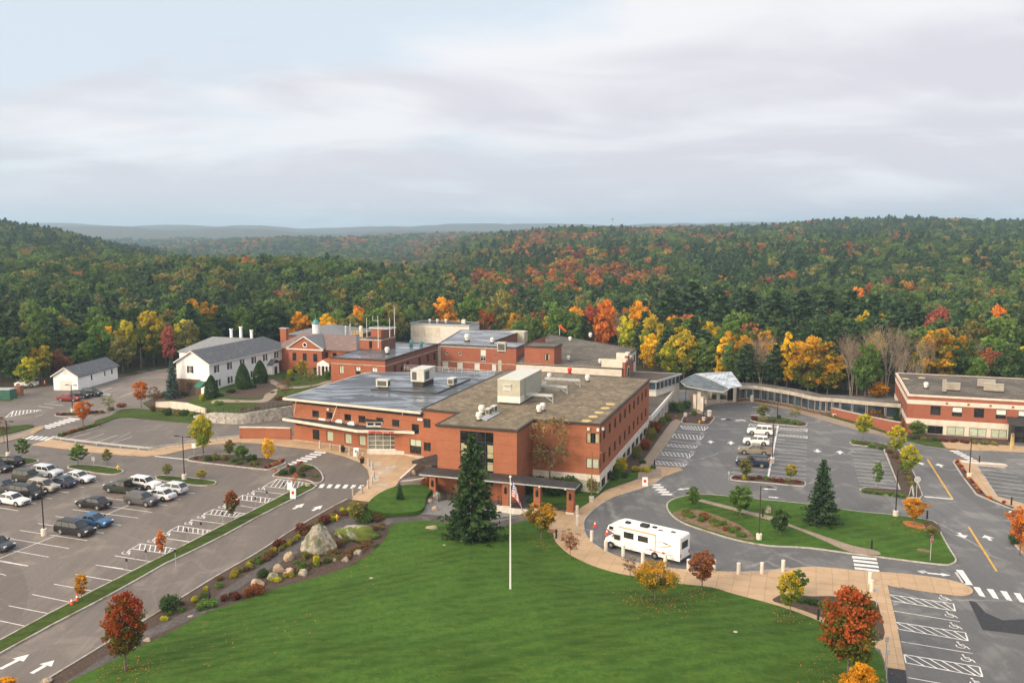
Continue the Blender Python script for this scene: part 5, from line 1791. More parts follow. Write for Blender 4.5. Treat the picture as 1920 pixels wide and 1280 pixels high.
def terrace():
 front = [(352, 786), (383, 783), (405, 779), (430, 777), (445, 776), (470, 772), (500, 768), (530, 762), (560, 757)]
 f2 = [Gt(*p)[:2] for p in front]
 back = [E(-56, 10), E(-56, 36), (-38, 200), (-30, 214), (-60, 222), (-72, 200), (-80, 188)] + [Gt(*p)[:2] for p in ((300, 742), (268, 756), (282, 768), (318, 776))]
 poly = catmull(f2, False, 3) + back
 sheet('terrace_lawn', poly, 'rough_grass', 0.14, zf=terr, res=2.2, skirt=0.5)
 for q, m, dz in (([(352, 748), (395, 745), (450, 747), (500, 745), (520, 722), (545, 715), (500, 712), (430, 735), (395, 742), (330, 738), (300, 745), (272, 757), (300, 770), (345, 770), (360, 758)], 'mulch', 0.16),
      ([(400, 752), (440, 751), (488, 751), (497, 741), (512, 735), (520, 738), (508, 750), (490, 756), (440, 756), (400, 758)], 'paving_old', 0.18),
      ([(505, 715), (512, 713), (530, 722), (550, 726), (590, 722), (610, 716), (640, 712), (640, 720), (600, 724), (565, 729), (530, 730), (512, 738), (506, 736), (520, 727), (508, 720)], 'paving_old', 0.18),
      ([(495, 755), (530, 745), (560, 742), (560, 757), (530, 761), (500, 767), (470, 771), (440, 774), (470, 764)], 'mulch', 0.17),
      ([(300, 772), (345, 776), (395, 780), (400, 776), (360, 770), (320, 765)], 'mulch', 0.16)):
  sheet('planting_bed' if m == 'mulch' else 'footpath', catmull([Gt(*p)[:2] for p in q], True, 3), m, dz, zf=terr, res=2.2)
 base = [(365, 787), (383, 790), (400, 792), (430, 794), (455, 794), (480, 792), (505, 789), (530, 786), (556, 782)]
 topy = [(365, 779), (383, 776), (400, 773), (430, 774), (455, 775), (480, 771), (505, 767), (530, 763), (556, 759)]
 pts = [Gb(*p) for p in base]
 tz = [max(3.0, PD(t[0], t[1], p[1])[2]) for p, t in zip(pts, topy)]
 z0 = [float(gz(*p)) - 0.2 for p in pts]
 sm = catmull(pts, False, 3)
 k = np.linspace(0, len(pts) - 1, len(sm))
 slab_wall('stone_wall', 'curving pale stone retaining wall below the lawn of the white house', sm, list(np.interp(k, range(len(pts)), z0)), list(np.interp(k, range(len(pts)), tz)), 0.5, 'stone_wall', None)
 rb = thing('railing', (*sm[0], 3), 'thin black iron railing along the top of the stone wall', 'railing')
 mb = MB()
 for i in range(len(sm)):
  z = float(np.interp(k[i], range(len(pts)), tz))
  mb.tube((*sm[i], z), (*sm[i], z + 1.0), 0.03, n=5)
  if i:
   zp_ = float(np.interp(k[i - 1], range(len(pts)), tz))
   for h in (0.5, 1.0):
    mb.tube((*sm[i - 1], zp_ + h), (*sm[i], z + h), 0.022, n=5)
 mb.build('bars', 'black_metal', rb)
 pw_ = [Gt(*p)[:2] for p in ((293, 764), (320, 766), (350, 770), (386, 776))]
 slab_wall('concrete_wall', 'low cream concrete wall above the shrubs left of the stone wall', pw_, 2.3, [3.7, 4.0, 4.3, 4.35], 0.3, 'cream', None)

terrace()

def white_house():
 c = Gt(394, 737)
 z0, ze, zr = 4.0, 10.2, 12.75
 C = c[:2]
 Lf = add(C, NE1, along(C, NE1, 331, 8))
 Bk = add(C, E2, along(C, E2, 543, 7))
 wdt = math.hypot(C[0] - Lf[0], C[1] - Lf[1])
 L = math.hypot(C[0] - Bk[0], C[1] - Bk[1])
 Bl = add(Lf, E2, L)
 b = Bld('white_house', (*C, z0), 'long white two-storey clapboard house with dark shutters and grey shingled roof', 'house')
 w = []
 zz = lambda x: 320 + x / 4
 for a, d in ((337, 350), (434, 447), (529, 541), (616, 629), (702, 714), (785, 797), (854, 866)):
  s0, s1 = pw(C, Bk, zz(a), zz(d), 8.6)
  w.append((s0, s1, 7.9, 9.4, 's', 2, 2))
 for a, d in ((350, 362), (438, 452), (610, 622)):
  s0, s1 = pw(C, Bk, zz(a), zz(d), 5.5)
  w.append((s0, s1, 4.9, 6.3, 's', 2, 2))
 sb = along(C, E2, 505, 6)
 b.wall(C, add(C, E2, sb), z0 - 1.5, ze, 'white_siding', [q for q in w if q[1] < sb], frame='white_trim')
 M2 = add(C, E2, sb)
 b.wall(M2, Bk, 7.15, ze, 'white_siding', [(q[0] - sb, q[1] - sb, *q[2:]) for q in w if q[0] > sb], frame='white_trim')
 b.wall(M2, Bk, z0 - 1, 7.15, 'brick_old', [(3.5, 4.5, 4.8, 6.3, 'g', 1, 2), (7, 8, 4.8, 6.3, 'g', 1, 2)])
 s0, s1 = pw(Lf, C, 354.5, 359, 8.6)
 b.wall(Lf, C, z0 - 1.5, ze, 'white_siding', [(s0, s1, 7.9, 9.4, 's', 2, 2)], frame='white_trim')
 mid = lerp(Lf, C, 0.5)
 b.m('wall', 'white_siding').face([g3(Lf, ze), g3(C, ze), g3(mid, zr)])
 b.wall(Bl, Lf, z0 - 1, ze, 'white_siding')
 mb_ = lerp(Bl, Bk, 0.5)
 o = 0.45
 hip = 4.5
 f = lambda p, du, dv, z: g3(add(add(p, E1, du), E2, dv), z)
 b.poly('roof', 'shingle_grey', [f(C, o, -o, ze - 0.15), f(Bk, o, o, ze - 0.15), f(mb_, 0, -hip, zr), f(mid, 0, -o, zr)], 0.2)
 b.poly('roof', 'shingle_grey', [f(Lf, -o, -o, ze - 0.15), f(mid, 0, -o, zr), f(mb_, 0, -hip, zr), f(Bl, -o, o, ze - 0.15)], 0.2)
 b.poly('roof', 'shingle_grey', [f(Bk, o, o, ze - 0.15), f(Bl, -o, o, ze - 0.15), f(mb_, 0, -hip, zr)], 0.2)
 b.m('gutter', 'white_trim').bar(f(C, o + 0.02, -o, ze - 0.3), f(Bk, o + 0.02, o, ze - 0.3), 0.12, 0.18)
 for p in (Lf, C):
  s = -o if p is Lf else o
  b.m('gutter', 'white_trim').bar(f(p, s, -o - 0.03, ze - 0.3), f(mid, 0, -o - 0.03, zr - 0.15), 0.1, 0.22)
 s0, s1 = pw(C, Bk, 502, 515, 6)
 q = add(add(C, E2, s0), E1, 0.0)
 pr = MB()
 pr.prism([q, add(q, E1, 1.2), add(add(q, E1, 1.2), E2, s1 - s0), add(q, E2, s1 - s0)], z0 - 0.4, 7.0)
 pr.build('porch', 'white_siding', b.root)
 b.poly('porch_roof', 'shingle_grey', [g3(add(add(q, E1, 1.5), E2, -0.3), 6.9), g3(add(add(q, E1, 1.5), E2, (s1 - s0) / 2), 8.0), g3(add(q, E2, (s1 - s0) / 2), 8.0), g3(add(q, E2, -0.3), 6.9)], 0.15)
 b.poly('porch_roof', 'shingle_grey', [g3(add(add(q, E1, 1.5), E2, s1 - s0 + 0.3), 6.9), g3(add(add(q, E1, 1.5), E2, (s1 - s0) / 2), 8.0), g3(add(q, E2, (s1 - s0) / 2), 8.0), g3(add(q, E2, s1 - s0 + 0.3), 6.9)], 0.15)
 dm = MB()
 dm.prism([add(add(q, E1, 1.2), E2, 0.9), add(add(q, E1, 1.26), E2, 0.9), add(add(q, E1, 1.26), E2, s1 - s0 - 0.9), add(add(q, E1, 1.2), E2, s1 - s0 - 0.9)], z0, 6.3)
 dm.build('door', 'dark_panel', b.root)
 aq = Gt(381, 735)
 a0 = P(363, 722, 6.2)
 b.poly('awning', 'awning_green', [P(363.5, 724, 5.6), P(375, 726.5, 5.6), P(385, 715, 6.9), P(374, 713.5, 6.9)], 0.15)
 b.poly('awning', 'awning_green', [P(375, 726.5, 5.6), P(387, 722, 5.6), P(387, 714, 6.9), P(385, 715, 6.9)], 0.15)
 b.m('base', 'wood_dark').prism([add(Lf, NE2, 0.06), add(add(Lf, E1, 6), NE2, 0.06), add(Lf, E1, 6), Lf], z0 - 1.5, 6.6)
 b.m('garage_opening', 'dark_panel').prism([add(add(Lf, E1, 2.6), NE2, 0.1), add(add(Lf, E1, 4.6), NE2, 0.1), add(Lf, E1, 4.6), add(Lf, E1, 2.6)], z0 - 1.5, 6.0)
 b.done()
 return C, Lf, L

WH = white_house()

def annex():
 A = P(336, 657.5, 9.1)[:2]
 B = add(A, E1, 16)
 r0 = add(add(A, E1, 3.2), E2, 8.5)
 r1 = add(add(B, E1, 2), E2, 8.5)
 K0, K1 = add(A, E2, 17), add(B, E2, 17)
 b = Bld('white_annex', (*A, 3), 'white annex with a broad pale grey shingle roof behind the white house', 'house')
 for p, q in ((A, B), (B, K1), (K1, K0), (K0, A)):
  b.wall(p, q, 2.0, 9.1, 'white_siding')
 f = lambda p, du, dv, z: g3(add(add(p, E1, du), E2, dv), z)
 b.poly('roof', 'shingle_pale', [f(A, -0.4, -0.4, 9.05), f(B, 0.4, -0.4, 9.05), f(r1, 0, 0, 11.7), f(r0, 0, 0, 11.7)], 0.2)
 b.poly('roof', 'shingle_pale', [f(K0, -0.4, 0.4, 9.05), f(r0, 0, 0, 11.7), f(r1, 0, 0, 11.7), f(K1, 0.4, 0.4, 9.05)], 0.2)
 b.poly('roof', 'shingle_pale', [f(A, -0.4, -0.4, 9.05), f(r0, 0, 0, 11.7), f(K0, -0.4, 0.4, 9.05)], 0.2)
 b.done()
 for x, yt, lb in ((434, 616, 'shorter white chimney stack above the grey roofs, leftmost of three'), (452, 612, 'tallest white chimney stack above the grey roofs'), (472, 618, 'thin white chimney stack above the grey roofs, nearest the slate roof')):
  D = 222
  q = PD(x, 637, D)
  t = thing('chimney_stack', (q[0], D, 3), lb, 'chimney', 'white chimney stacks')
  mb = MB()
  top = PD(x, yt, D)[2]
  mb.lathe((q[0], D, 3), [(0.42, 0), (0.36, top - 3 - 0.3), (0.46, top - 3 - 0.28), (0.46, top - 3), (0.3, top - 3)], 10)
  mb.build('stack', 'white_siding', t)
  mb = MB()
  mb.lathe((q[0], D, top), [(0.3, 0), (0.3, 0.03)], 10)
  mb.build('flue', 'black_metal', t)

annex()

def garage():
 A = P(101, 731, 2.5)[:2]
 B = P(147, 732, 2.5)[:2]
 d = Vector((B[0] - A[0], B[1] - A[1]))
 W_ = d.length
 d /= W_
 nv = (-d.y, d.x)
 L = along(B, nv, 221, 3)
 C, D = add(B, nv, L), add(A, nv, L)
 b = Bld('garage', (*A, 2.5), 'small white single-storey garage with grey gable roof and one pale door', 'garage')
 ze, zr = 5.75, 7.6
 s0, s1 = pw(A, B, 113, 134, 3.5)
 b.wall(A, B, 2.3, ze, 'white_siding')
 b.band(add(A, d, s0), add(A, d, s1), 2.4, 4.7, 'white_trim', 0.06, 'garage_door')
 for k in range(4):
  b.band(add(A, d, s0), add(A, d, s1), 2.9 + k * 0.45, 2.93 + k * 0.45, 'sign_grey', 0.075, 'garage_door')
 ww = []
 for x0, x1 in ((170.5, 173.5), (195.5, 198), (208.5, 211.5)):
  q0, q1 = pw(B, C, x0, x1, 4.5)
  ww.append((q0, q1, 4.0, 5.2, 'g', 1, 2))
 b.wall(B, C, 2.3, ze, 'white_siding', ww, frame='black_metal')
 b.wall(C, D, 2.3, ze, 'white_siding')
 b.wall(D, A, 2.3, ze, 'white_siding')
 m0, m1 = lerp(A, B, 0.5), lerp(D, C, 0.5)
 b.m('wall', 'white_siding').face([g3(A, ze), g3(B, ze), g3(m0, zr)])
 b.m('wall', 'white_siding').face([g3(C, ze), g3(D, ze), g3(m1, zr)])
 f = lambda p, du, dv, z: g3(add(add(p, d, du), nv, dv), z)
 b.poly('roof', 'shingle_grey', [f(B, 0.4, -0.4, ze - 0.15), f(C, 0.4, 0.4, ze - 0.15), f(m1, 0, 0.4, zr + 0.1), f(m0, 0, -0.4, zr + 0.1)], 0.16)
 b.poly('roof', 'shingle_grey', [f(A, -0.4, -0.4, ze - 0.15), f(m0, 0, -0.4, zr + 0.1), f(m1, 0, 0.4, zr + 0.1), f(D, -0.4, 0.4, ze - 0.15)], 0.16)
 for p, s in ((A, -0.4), (B, 0.4)):
  b.m('trim', 'white_trim').bar(f(p, s, -0.42, ze - 0.25), f(m0, 0, -0.42, zr), 0.08, 0.2)
 b.m('vent', 'white_trim').prism([add(add(m0, d, -0.4), nv, -0.04), add(add(m0, d, 0.4), nv, -0.04), add(m0, d, 0.4), add(m0, d, -0.4)], 6.1, 6.6)
 b.done()

garage()

def slate_house():
 """brick colonial wing with pediment and cupola"""
 ze, zr, z0 = 10.2, 12.9, 3.5
 A = P(541, 653.5, ze)[:2]
 B = add(A, E1, along(A, E1, 603, ze))
 b = Bld('colonial_wing', (*A, 4), 'brick colonial wing with white pediment, slate hip roof and green domed cupola', 'building')
 X = lambda x: 500 + x / 8
 w = []
 for a, c in ((388, 445), (540, 600), (697, 760)):
  s0, s1 = pw(A, B, X(a), X(c), 8.5)
  w += [(s0, s1, 7.4, 9.3, 'g', 2, 2), (s0, s1, 4.4, 6.1, 'g', 2, 2)]
 b.wall(A, B, z0, ze, 'brick_old_lit', w)
 mid = lerp(A, B, 0.48)
 pk = 13.0
 b.m('wall', 'brick_old_lit').face([g3(A, ze), g3(B, ze), g3(mid, pk)])
 f = lambda p, du, dv, z: g3(add(add(p, E1, du), E2, dv), z)
 for p, s in ((A, -0.5), (B, 0.5)):
  b.m('pediment_trim', 'white_trim').bar(f(p, s, -0.12, ze + 0.1), f(mid, 0, -0.12, pk + 0.15), 0.25, 0.3)
 b.m('pediment_trim', 'white_trim').bar(f(A, -0.5, -0.1, ze), f(B, 0.5, -0.1, ze), 0.22, 0.25)
 cc = Vector(g3(lerp(A, B, 0.5), 11.3))
 ov = MB()
 n2 = Vector((NE2[0], NE2[1], 0))
 for rr, o in ((0.62, 0.05), (0.4, 0.09)):
  ring_ = [cc + Vector((E1[0] * math.cos(t) * rr, E1[1] * math.cos(t) * rr, math.sin(t) * rr)) + n2 * o for t in np.linspace(0, 2 * math.pi, 17)[:-1]]
  ov.face([tuple(v) for v in ring_], None, 0 if rr > 0.5 else 1)
 ov.build('round_window', ['white_trim', 'glass'], b.root)
 dp = 1.8
 b.wall(B, add(B, E2, dp), z0, ze, 'brick_old')
 M0 = add(add(A, E2, dp), NE1, 4.5)
 M1 = add(add(B, E2, dp), E1, 8)
 wx = []
 for a, c in ((860, 917), (988, 1050)):
  s0, s1 = pw(M0, M1, X(a), X(c), 8.8)
  wx.append((s0, s1, 7.6, 9.5, 'g', 2, 2))
 b.wall(M0, M1, z0, ze, 'brick_old_lit', wx)
 b.band(M0, M1, ze - 0.2, ze + 0.05, 'white_trim', 0.3, 'cornice')
 K0, K1 = add(M0, E2, 13), add(M1, E2, 13)
 b.wall(M1, K1, z0, ze, 'brick_old')
 b.wall(K0, M0, z0, ze, 'brick_old')
 b.wall(K1, K0, z0, ze, 'brick_old')
 R0, R1 = add(add(M0, E2, 6.5), E1, 3.0), add(add(M1, E2, 6.5), NE1, 3.5)
 b.poly('roof', 'slate', [f(M0, -0.5, -0.5, ze), f(M1, 0.5, -0.5, ze), g3(R1, zr), g3(R0, zr)], 0.2)
 b.poly('roof', 'slate_grey', [f(M1, 0.5, -0.5, ze), f(K1, 0.5, 0.5, ze), g3(R1, zr)], 0.2)
 b.poly('roof', 'slate', [f(K0, -0.5, 0.5, ze), f(M0, -0.5, -0.5, ze), g3(R0, zr)], 0.2)
 b.poly('roof', 'slate', [f(K1, 0.5, 0.5, ze), f(K0, -0.5, 0.5, ze), g3(R0, zr), g3(R1, zr)], 0.2)
 mk = add(mid, E2, 8.2)
 b.poly('pediment_roof', 'slate_grey', [f(B, 0.55, -0.25, ze + 0.12), g3(add(B, E2, 1.9), ze + 0.35), g3(mk, pk + 0.1), f(mid, 0, -0.3, pk + 0.1)], 0.12)
 b.poly('pediment_roof', 'slate', [f(A, -0.55, -0.25, ze + 0.12), f(mid, 0, -0.3, pk + 0.1), g3(mk, pk + 0.1), g3(add(A, E2, 1.9), ze + 0.35)], 0.12)
 q = PD(533, 624, 222)
 ch = MB()
 ch.box((q[0], q[1], 9), (1.7, 1.1, PD(533, 616, 222)[2] - 9), E1)
 ch.build('chimney', 'brick_old_lit', b.root)
 ch = MB()
 ch.box((q[0], q[1], PD(533, 616, 222)[2] + 0.003), (2.2, 1.4, 0.2), E1)
 ch.build('chimney_cap', 'concrete', b.root)
 D = 221
 q = PD(592.5, 626, D)
 k = D / F
 cu = MB()
 c0 = (q[0], q[1], 12.0)
 zt = PD(592.5, 607.5, D)[2]
 cu.lathe(c0, [(6.6 * k, 0), (6.6 * k, zt - 12.0 - 0.2), (7.6 * k, zt - 12.0 - 0.15), (7.6 * k, zt - 12.0)], 8)
 cu.build('cupola', 'white_siding', b.root)
 dm = MB()
 dm.lathe((q[0], q[1], zt), [(7.0 * k, 0), (6.4 * k, 0.35), (5.0 * k, 0.75), (3.0 * k, 1.05), (1.0 * k, 1.2), (0.5 * k, 1.7), (0.4 * k, 2.1), (0.05, 2.6)], 12)
 dm.build('cupola_dome', 'copper_green', b.root, smooth=True)
 pq = P(595, 704, 4.4)[:2]
 e = along(pq, E1, 617, 5)
 b.poly('porch_roof', 'copper', [g3(add(pq, E1, -0.2), 7.3), g3(add(pq, E1, e / 2), 8.2), g3(add(add(pq, E1, e / 2), E2, 3), 8.4), g3(add(add(pq, E1, -0.2), E2, 3), 7.3)], 0.12)
 b.poly('porch_roof', 'copper', [g3(add(pq, E1, e + 0.2), 7.3), g3(add(add(pq, E1, e + 0.2), E2, 3), 7.3), g3(add(add(pq, E1, e / 2), E2, 3), 8.4), g3(add(pq, E1, e / 2), 8.2)], 0.12)
 b.m('porch', 'white_siding').prism([pq, add(pq, E1, e), add(add(pq, E1, e), E2, 3), add(pq, E2, 3)], 6.7, 7.15)
 b.m('porch', 'white_siding').face([g3(add(pq, E1, -0.1), 7.2), g3(add(pq, E1, e + 0.1), 7.2), g3(add(pq, E1, e / 2), 8.1)])
 for t in (0.12, e * 0.35, e * 0.68, e - 0.12):
  mb = MB()
  mb.lathe((*add(pq, E1, t), 4.0), [(0.24, 0), (0.2, 0.2), (0.17, 2.7)], 8)
  mb.build('column', 'white_siding', b.root)
 b.done()
 A2 = PD(540, 625, 236)[:2]
 h = Bld('hip_roof_wing', (*A2, 4), 'rear wing with a broad grey slate hip roof behind the cupola', 'building')
 B2 = add(A2, E1, along(A2, E1, 650, 12))
 C2, D2 = add(B2, E2, 16), add(A2, E2, 16)
 zz = PD(540, 626, 236)[2]
 for p, q2 in ((A2, B2), (B2, C2), (C2, D2), (D2, A2)):
  h.wall(p, q2, 3, zz, 'brick_old')
 r0 = PD(608, 609, 243)
 r1 = PD(621, 607, 243)
 h.poly('roof', 'slate_grey', [f(A2, -0.5, -0.5, zz), f(B2, 0.5, -0.5, zz), r1, r0], 0.2)
 h.poly('roof', 'slate_grey', [f(B2, 0.5, -0.5, zz), f(C2, 0.5, 0.5, zz), r1], 0.2)
 h.poly('roof', 'slate_grey', [f(C2, 0.5, 0.5, zz), f(D2, -0.5, 0.5, zz), r0, r1], 0.2)
 h.poly('roof', 'slate_grey', [f(D2, -0.5, 0.5, zz), f(A2, -0.5, -0.5, zz), r0], 0.2)
 h.done()

slate_house()

def white_shed():
 D = 285
 a = PD(770, 628, D)
 A = a[:2]
 B = add(A, E1, along(A, E1, 879.5, 8))
 C = add(B, E2, along(B, E2, 899, 8))
 K = add(A, E2, math.hypot(C[0] - B[0], C[1] - B[1]))
 zt = PD(770, 606, D)[2]
 b = Bld('white_shed', (*A, 3), 'long white flat roofed utility building at the edge of the trees', 'building')
 b.wall(A, B, 2, zt, 'white_trim')
 for x0, x1 in ((774.5, 788), (788.5, 799), (800, 812), (813, 825)):
  s0, s1 = pw(A, B, x0, x1, 6)
  b.band(add(A, E1, s0), add(A, E1, s1 - 0.15), 4, zt - 1.0, 'cream', 0.05, 'shed_door')
 b.wall(B, C, 2, zt, 'white_siding')
 b.wall(C, K, 2, zt, 'white_siding')
 b.wall(K, A, 2, zt, 'white_siding')
 b.flat([A, B, C, K], zt + 0.05, 'dark_roof', 'galv', 0.25, 0.3, 0.4)
 for x in (806, 820, 836):
  q = P(x, 604.5, zt + 0.1)
  b.m('roof_vent', 'white_metal', x).lathe((q[0], q[1], zt), [(0.3, 0), (0.3, 0.7), (0.55, 0.8), (0.3, 1.2)], 8)
 q = P(869.5, 606.5, zt + 0.1)
 b.m('roof_unit', 'white_metal').box((q[0], q[1], zt + 0.1), (1.2, 1.0, 1.3), E1)
 b.done()

white_shed()
# ------------------------------------------------------------------ trees and shrubs
def leaf_mesh(name, c, size, clump, tint, mats, trunk=None, flat=0.0, long=1.0):
 """rhombic leaves at c; trunk: an MB with bark"""
 n = len(c)
 nr = rng.normal(size=(n, 3))
 nr[:, 2] = nr[:, 2] * (1 - flat) + flat * 2.2 * np.sign(nr[:, 2] + 1e-6)
 nr /= np.linalg.norm(nr, axis=1)[:, None]
 t = rng.normal(size=(n, 3))
 a = np.cross(nr, t)
 a /= np.linalg.norm(a, axis=1)[:, None] + 1e-9
 b = np.cross(nr, a)
 s = np.asarray(size)[:, None] if np.ndim(size) else np.full((n, 1), size)
 s = s * rng.uniform(0.6, 1.3, (n, 1))
 V = np.stack([c + a * s * long, c + b * s * 0.62, c - a * s * long, c - b * s * 0.62], 1).reshape(-1, 3)
 tv, tf = [], []
 if trunk:
  tv, tf = trunk.v, trunk.f
 k = len(tv)
 allv = np.concatenate([np.array(tv, float).reshape(-1, 3), V]) if k else V
 me = bpy.data.meshes.new(name)
 nt_ = len(tf)
 lt = np.array([len(f) for f in tf] + [4] * n, np.int32)
 loops = np.concatenate([np.array([i for f in tf for i in f], np.int32), np.arange(k, k + 4 * n, dtype=np.int32)])
 me.vertices.add(len(allv))
 me.vertices.foreach_set('co', allv.ravel())
 me.loops.add(len(loops))
 me.loops.foreach_set('vertex_index', loops)
 me.polygons.add(nt_ + n)
 me.polygons.foreach_set('loop_start', np.concatenate([[0], np.cumsum(lt)[:-1]]).astype(np.int32))
 for m in mats:
  me.materials.append(MT[m])
 if nt_:
  me.polygons.foreach_set('material_index', np.concatenate([np.ones(nt_, np.int32), np.zeros(n, np.int32)]))
 for nm, arr in (('clump', clump), ('tint', tint)):
  at = me.attributes.new(nm, 'FLOAT', 'POINT')
  at.data.foreach_set('value', np.concatenate([np.zeros(k), np.repeat(arr, 4)]).astype(np.float32))
 me.update(calc_edges=True)
 return me

def unit(n):
 d = rng.normal(size=(n, 3))
 return d / np.linalg.norm(d, axis=1)[:, None]

def limbs(mb, cl, base, Hn, r0, k=9, top=0.85, lean=0.0, n=6):
 """tapered trunk in bent segments, and limbs out to some of the clumps"""
 pts = [np.array([0, 0, 0.0])]
 m = 6
 for i in range(1, m + 1):
  pts.append(np.array([R_.uniform(-1, 1) * 0.012 * Hn * i / m + lean * i / m, R_.uniform(-1, 1) * 0.012 * Hn * i / m, Hn * top * i / m]))
 for i in range(m):
  mb.tube(pts[i], pts[i + 1], r0 * (1 - 0.8 * i / m), r0 * (1 - 0.8 * (i + 1) / m), n, cap=False)
 if len(cl):
  for j in rng.choice(len(cl), min(k, len(cl)), replace=False):
   c = cl[j]
   z = max(base * 0.75, min(c[2] - 0.25 * np.hypot(c[0], c[1]) - 0.3, Hn * top * 0.92))
   f = z / (Hn * top) * m
   i = min(m - 1, int(f))
   p = pts[i] + (pts[i + 1] - pts[i]) * (f - i)
   mid = (p + c) / 2 + np.array([0, 0, 0.05 * Hn])
   r = r0 * (1 - 0.8 * f / m) * 0.55
   mb.tube(p, mid, r, r * 0.65, 4, cap=False)
   mb.tube(mid, c, r * 0.65, r * 0.2, 4, cap=False)

def broadleaf(seed, Hn=11.0, Rn=4.0, cb=0.25, nc=80, nl=48, leaf=0.34, shape=1.0, holes=0.35, far=False, trunk_r=0.16):
 """shape >1 widest low, <1 widest high"""
 global rng
 rng = np.random.default_rng(seed)
 R_.seed(seed)
 lob = unit(7)
 amp = rng.uniform(0.3, 1.0, 7)
 d = unit(nc)
 rad = rng.uniform(0.25, 1.0, nc) ** 0.45
 f = 0.72 + 0.3 * np.max(np.maximum(0, d @ lob.T) ** 4 * amp, axis=1) - holes * 0.35 * rng.random(nc)
 t = d[:, 2] * rad
 zc, hz = Hn * (1 + cb) / 2, Hn * (1 - cb) / 2
 prof = (1 - 0.25 * (shape - 1) * t * 2)
 c = np.stack([d[:, 0] * rad * f * Rn * prof, d[:, 1] * rad * f * Rn * prof, zc + t * hz * (0.8 + 0.25 * f)], 1)
 c[:, 2] = np.minimum(c[:, 2], Hn * 0.96)
 cr = rng.uniform(0.13, 0.27, nc) * Rn
 idx = np.repeat(np.arange(nc), nl)
 o = unit(nc * nl) * (rng.random((nc * nl, 1)) ** 0.5) * cr[idx][:, None]
 o[:, 2] *= 0.7
 L = c[idx] + o
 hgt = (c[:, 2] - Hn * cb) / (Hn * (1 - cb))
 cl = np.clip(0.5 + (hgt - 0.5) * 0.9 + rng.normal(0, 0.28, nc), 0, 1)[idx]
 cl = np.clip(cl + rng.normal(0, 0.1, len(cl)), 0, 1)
 ti = np.clip(rng.uniform(0.1, 0.9, nc)[idx] * 0.75 + rng.random(len(idx)) * 0.25, 0, 1)
 tb = MB()
 limbs(tb, c, Hn * cb, Hn, trunk_r, 10 if not far else 3, 0.8)
 return L, leaf, cl, ti, tb

def pine(seed, Hn=20.0, Rn=3.6, base=0.3, layers=20, far=False, leaf=0.5):
 global rng
 rng = np.random.default_rng(seed)
 R_.seed(seed)
 Ls, cs, ts = [], [], []
 tb = MB()
 limbs(tb, [], 0, Hn, 0.26, 0, 0.97, n=6 if not far else 4)
 for i in range(layers):
  t = i / (layers - 1)
  z = Hn * (base + (0.985 - base) * t)
  nb = 6 if t < 0.85 else 4
  a0 = rng.uniform(0, 6.28)
  for k in range(nb):
   a = a0 + 6.28 * k / nb + rng.normal(0, 0.25)
   ln = Rn * (1 - t ** 1.5 * 0.9) * rng.uniform(0.55, 1.15) * (0.75 + 0.5 * math.sin(t * 3.1))
   if rng.random() < 0.1:
    continue
   m = 15 if not far else 6
   u = rng.uniform(0.25, 1.0, m) ** 0.8
   w = 0.16 + 0.2 * u
   x = np.cos(a) * ln * u + rng.normal(0, 1, m) * w * 0.9
   y = np.sin(a) * ln * u + rng.normal(0, 1, m) * w * 0.9
   zz = z + ln * u * rng.uniform(0.02, 0.22) + rng.normal(0, 0.14, m)
   Ls.append(np.stack([x, y, zz], 1))
   cs.append(np.full(m, np.clip(rng.normal(0.5, 0.3), 0, 1)))
   ts.append(np.clip(rng.normal(0.5, 0.18) + rng.normal(0, 0.12, m), 0, 1))
   if not far and ln > 1 and k % 2 == 0:
    tb.tube((0, 0, z - 0.1), (math.cos(a) * ln * 0.8, math.sin(a) * ln * 0.8, z + ln * 0.1), 0.06, 0.02, 4, cap=False)
 return np.concatenate(Ls), leaf, np.concatenate(cs), np.concatenate(ts), tb

def spruce(seed, Hn=12.0, Rn=3.6, layers=30, base=0.03, leaf=0.24, per=26, droop=0.28, taper=0.95):
 global rng
 rng = np.random.default_rng(seed)
 R_.seed(seed)
 Ls, cs, ts = [], [], []
 tb = MB()
 limbs(tb, [], 0, Hn, 0.2, 0, 0.98)
 for i in range(layers):
  t = i / (layers - 1)
  z = Hn * (base + (0.99 - base) * t)
  r = Rn * (1 - t) ** taper * (0.9 + 0.1 * math.sin(i * 2.1)) + 0.1
  nb = max(5, int(13 * (1 - t * 0.6)))
  a0 = rng.uniform(0, 6.28)
  for k in range(nb):
   a = a0 + 6.28 * k / nb + rng.normal(0, 0.2)
   ln = r * rng.uniform(0.7, 1.12)
   m = max(7, int(per * (ln / Rn + 0.25)))
   u = rng.uniform(0.2, 1.0, m)
   w = 0.05 + 0.14 * u
   Ls.append(np.stack([np.cos(a) * ln * u + rng.normal(0, 1, m) * w, np.sin(a) * ln * u + rng.normal(0, 1, m) * w, z - droop * ln * u + 0.18 * ln * u * u + rng.normal(0, 0.06, m)], 1))
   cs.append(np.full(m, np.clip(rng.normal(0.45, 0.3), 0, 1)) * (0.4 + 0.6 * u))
   ts.append(np.clip(rng.normal(0.5, 0.16) + rng.normal(0, 0.14, m), 0, 1))
 return np.concatenate(Ls), leaf, np.concatenate(cs), np.concatenate(ts), tb

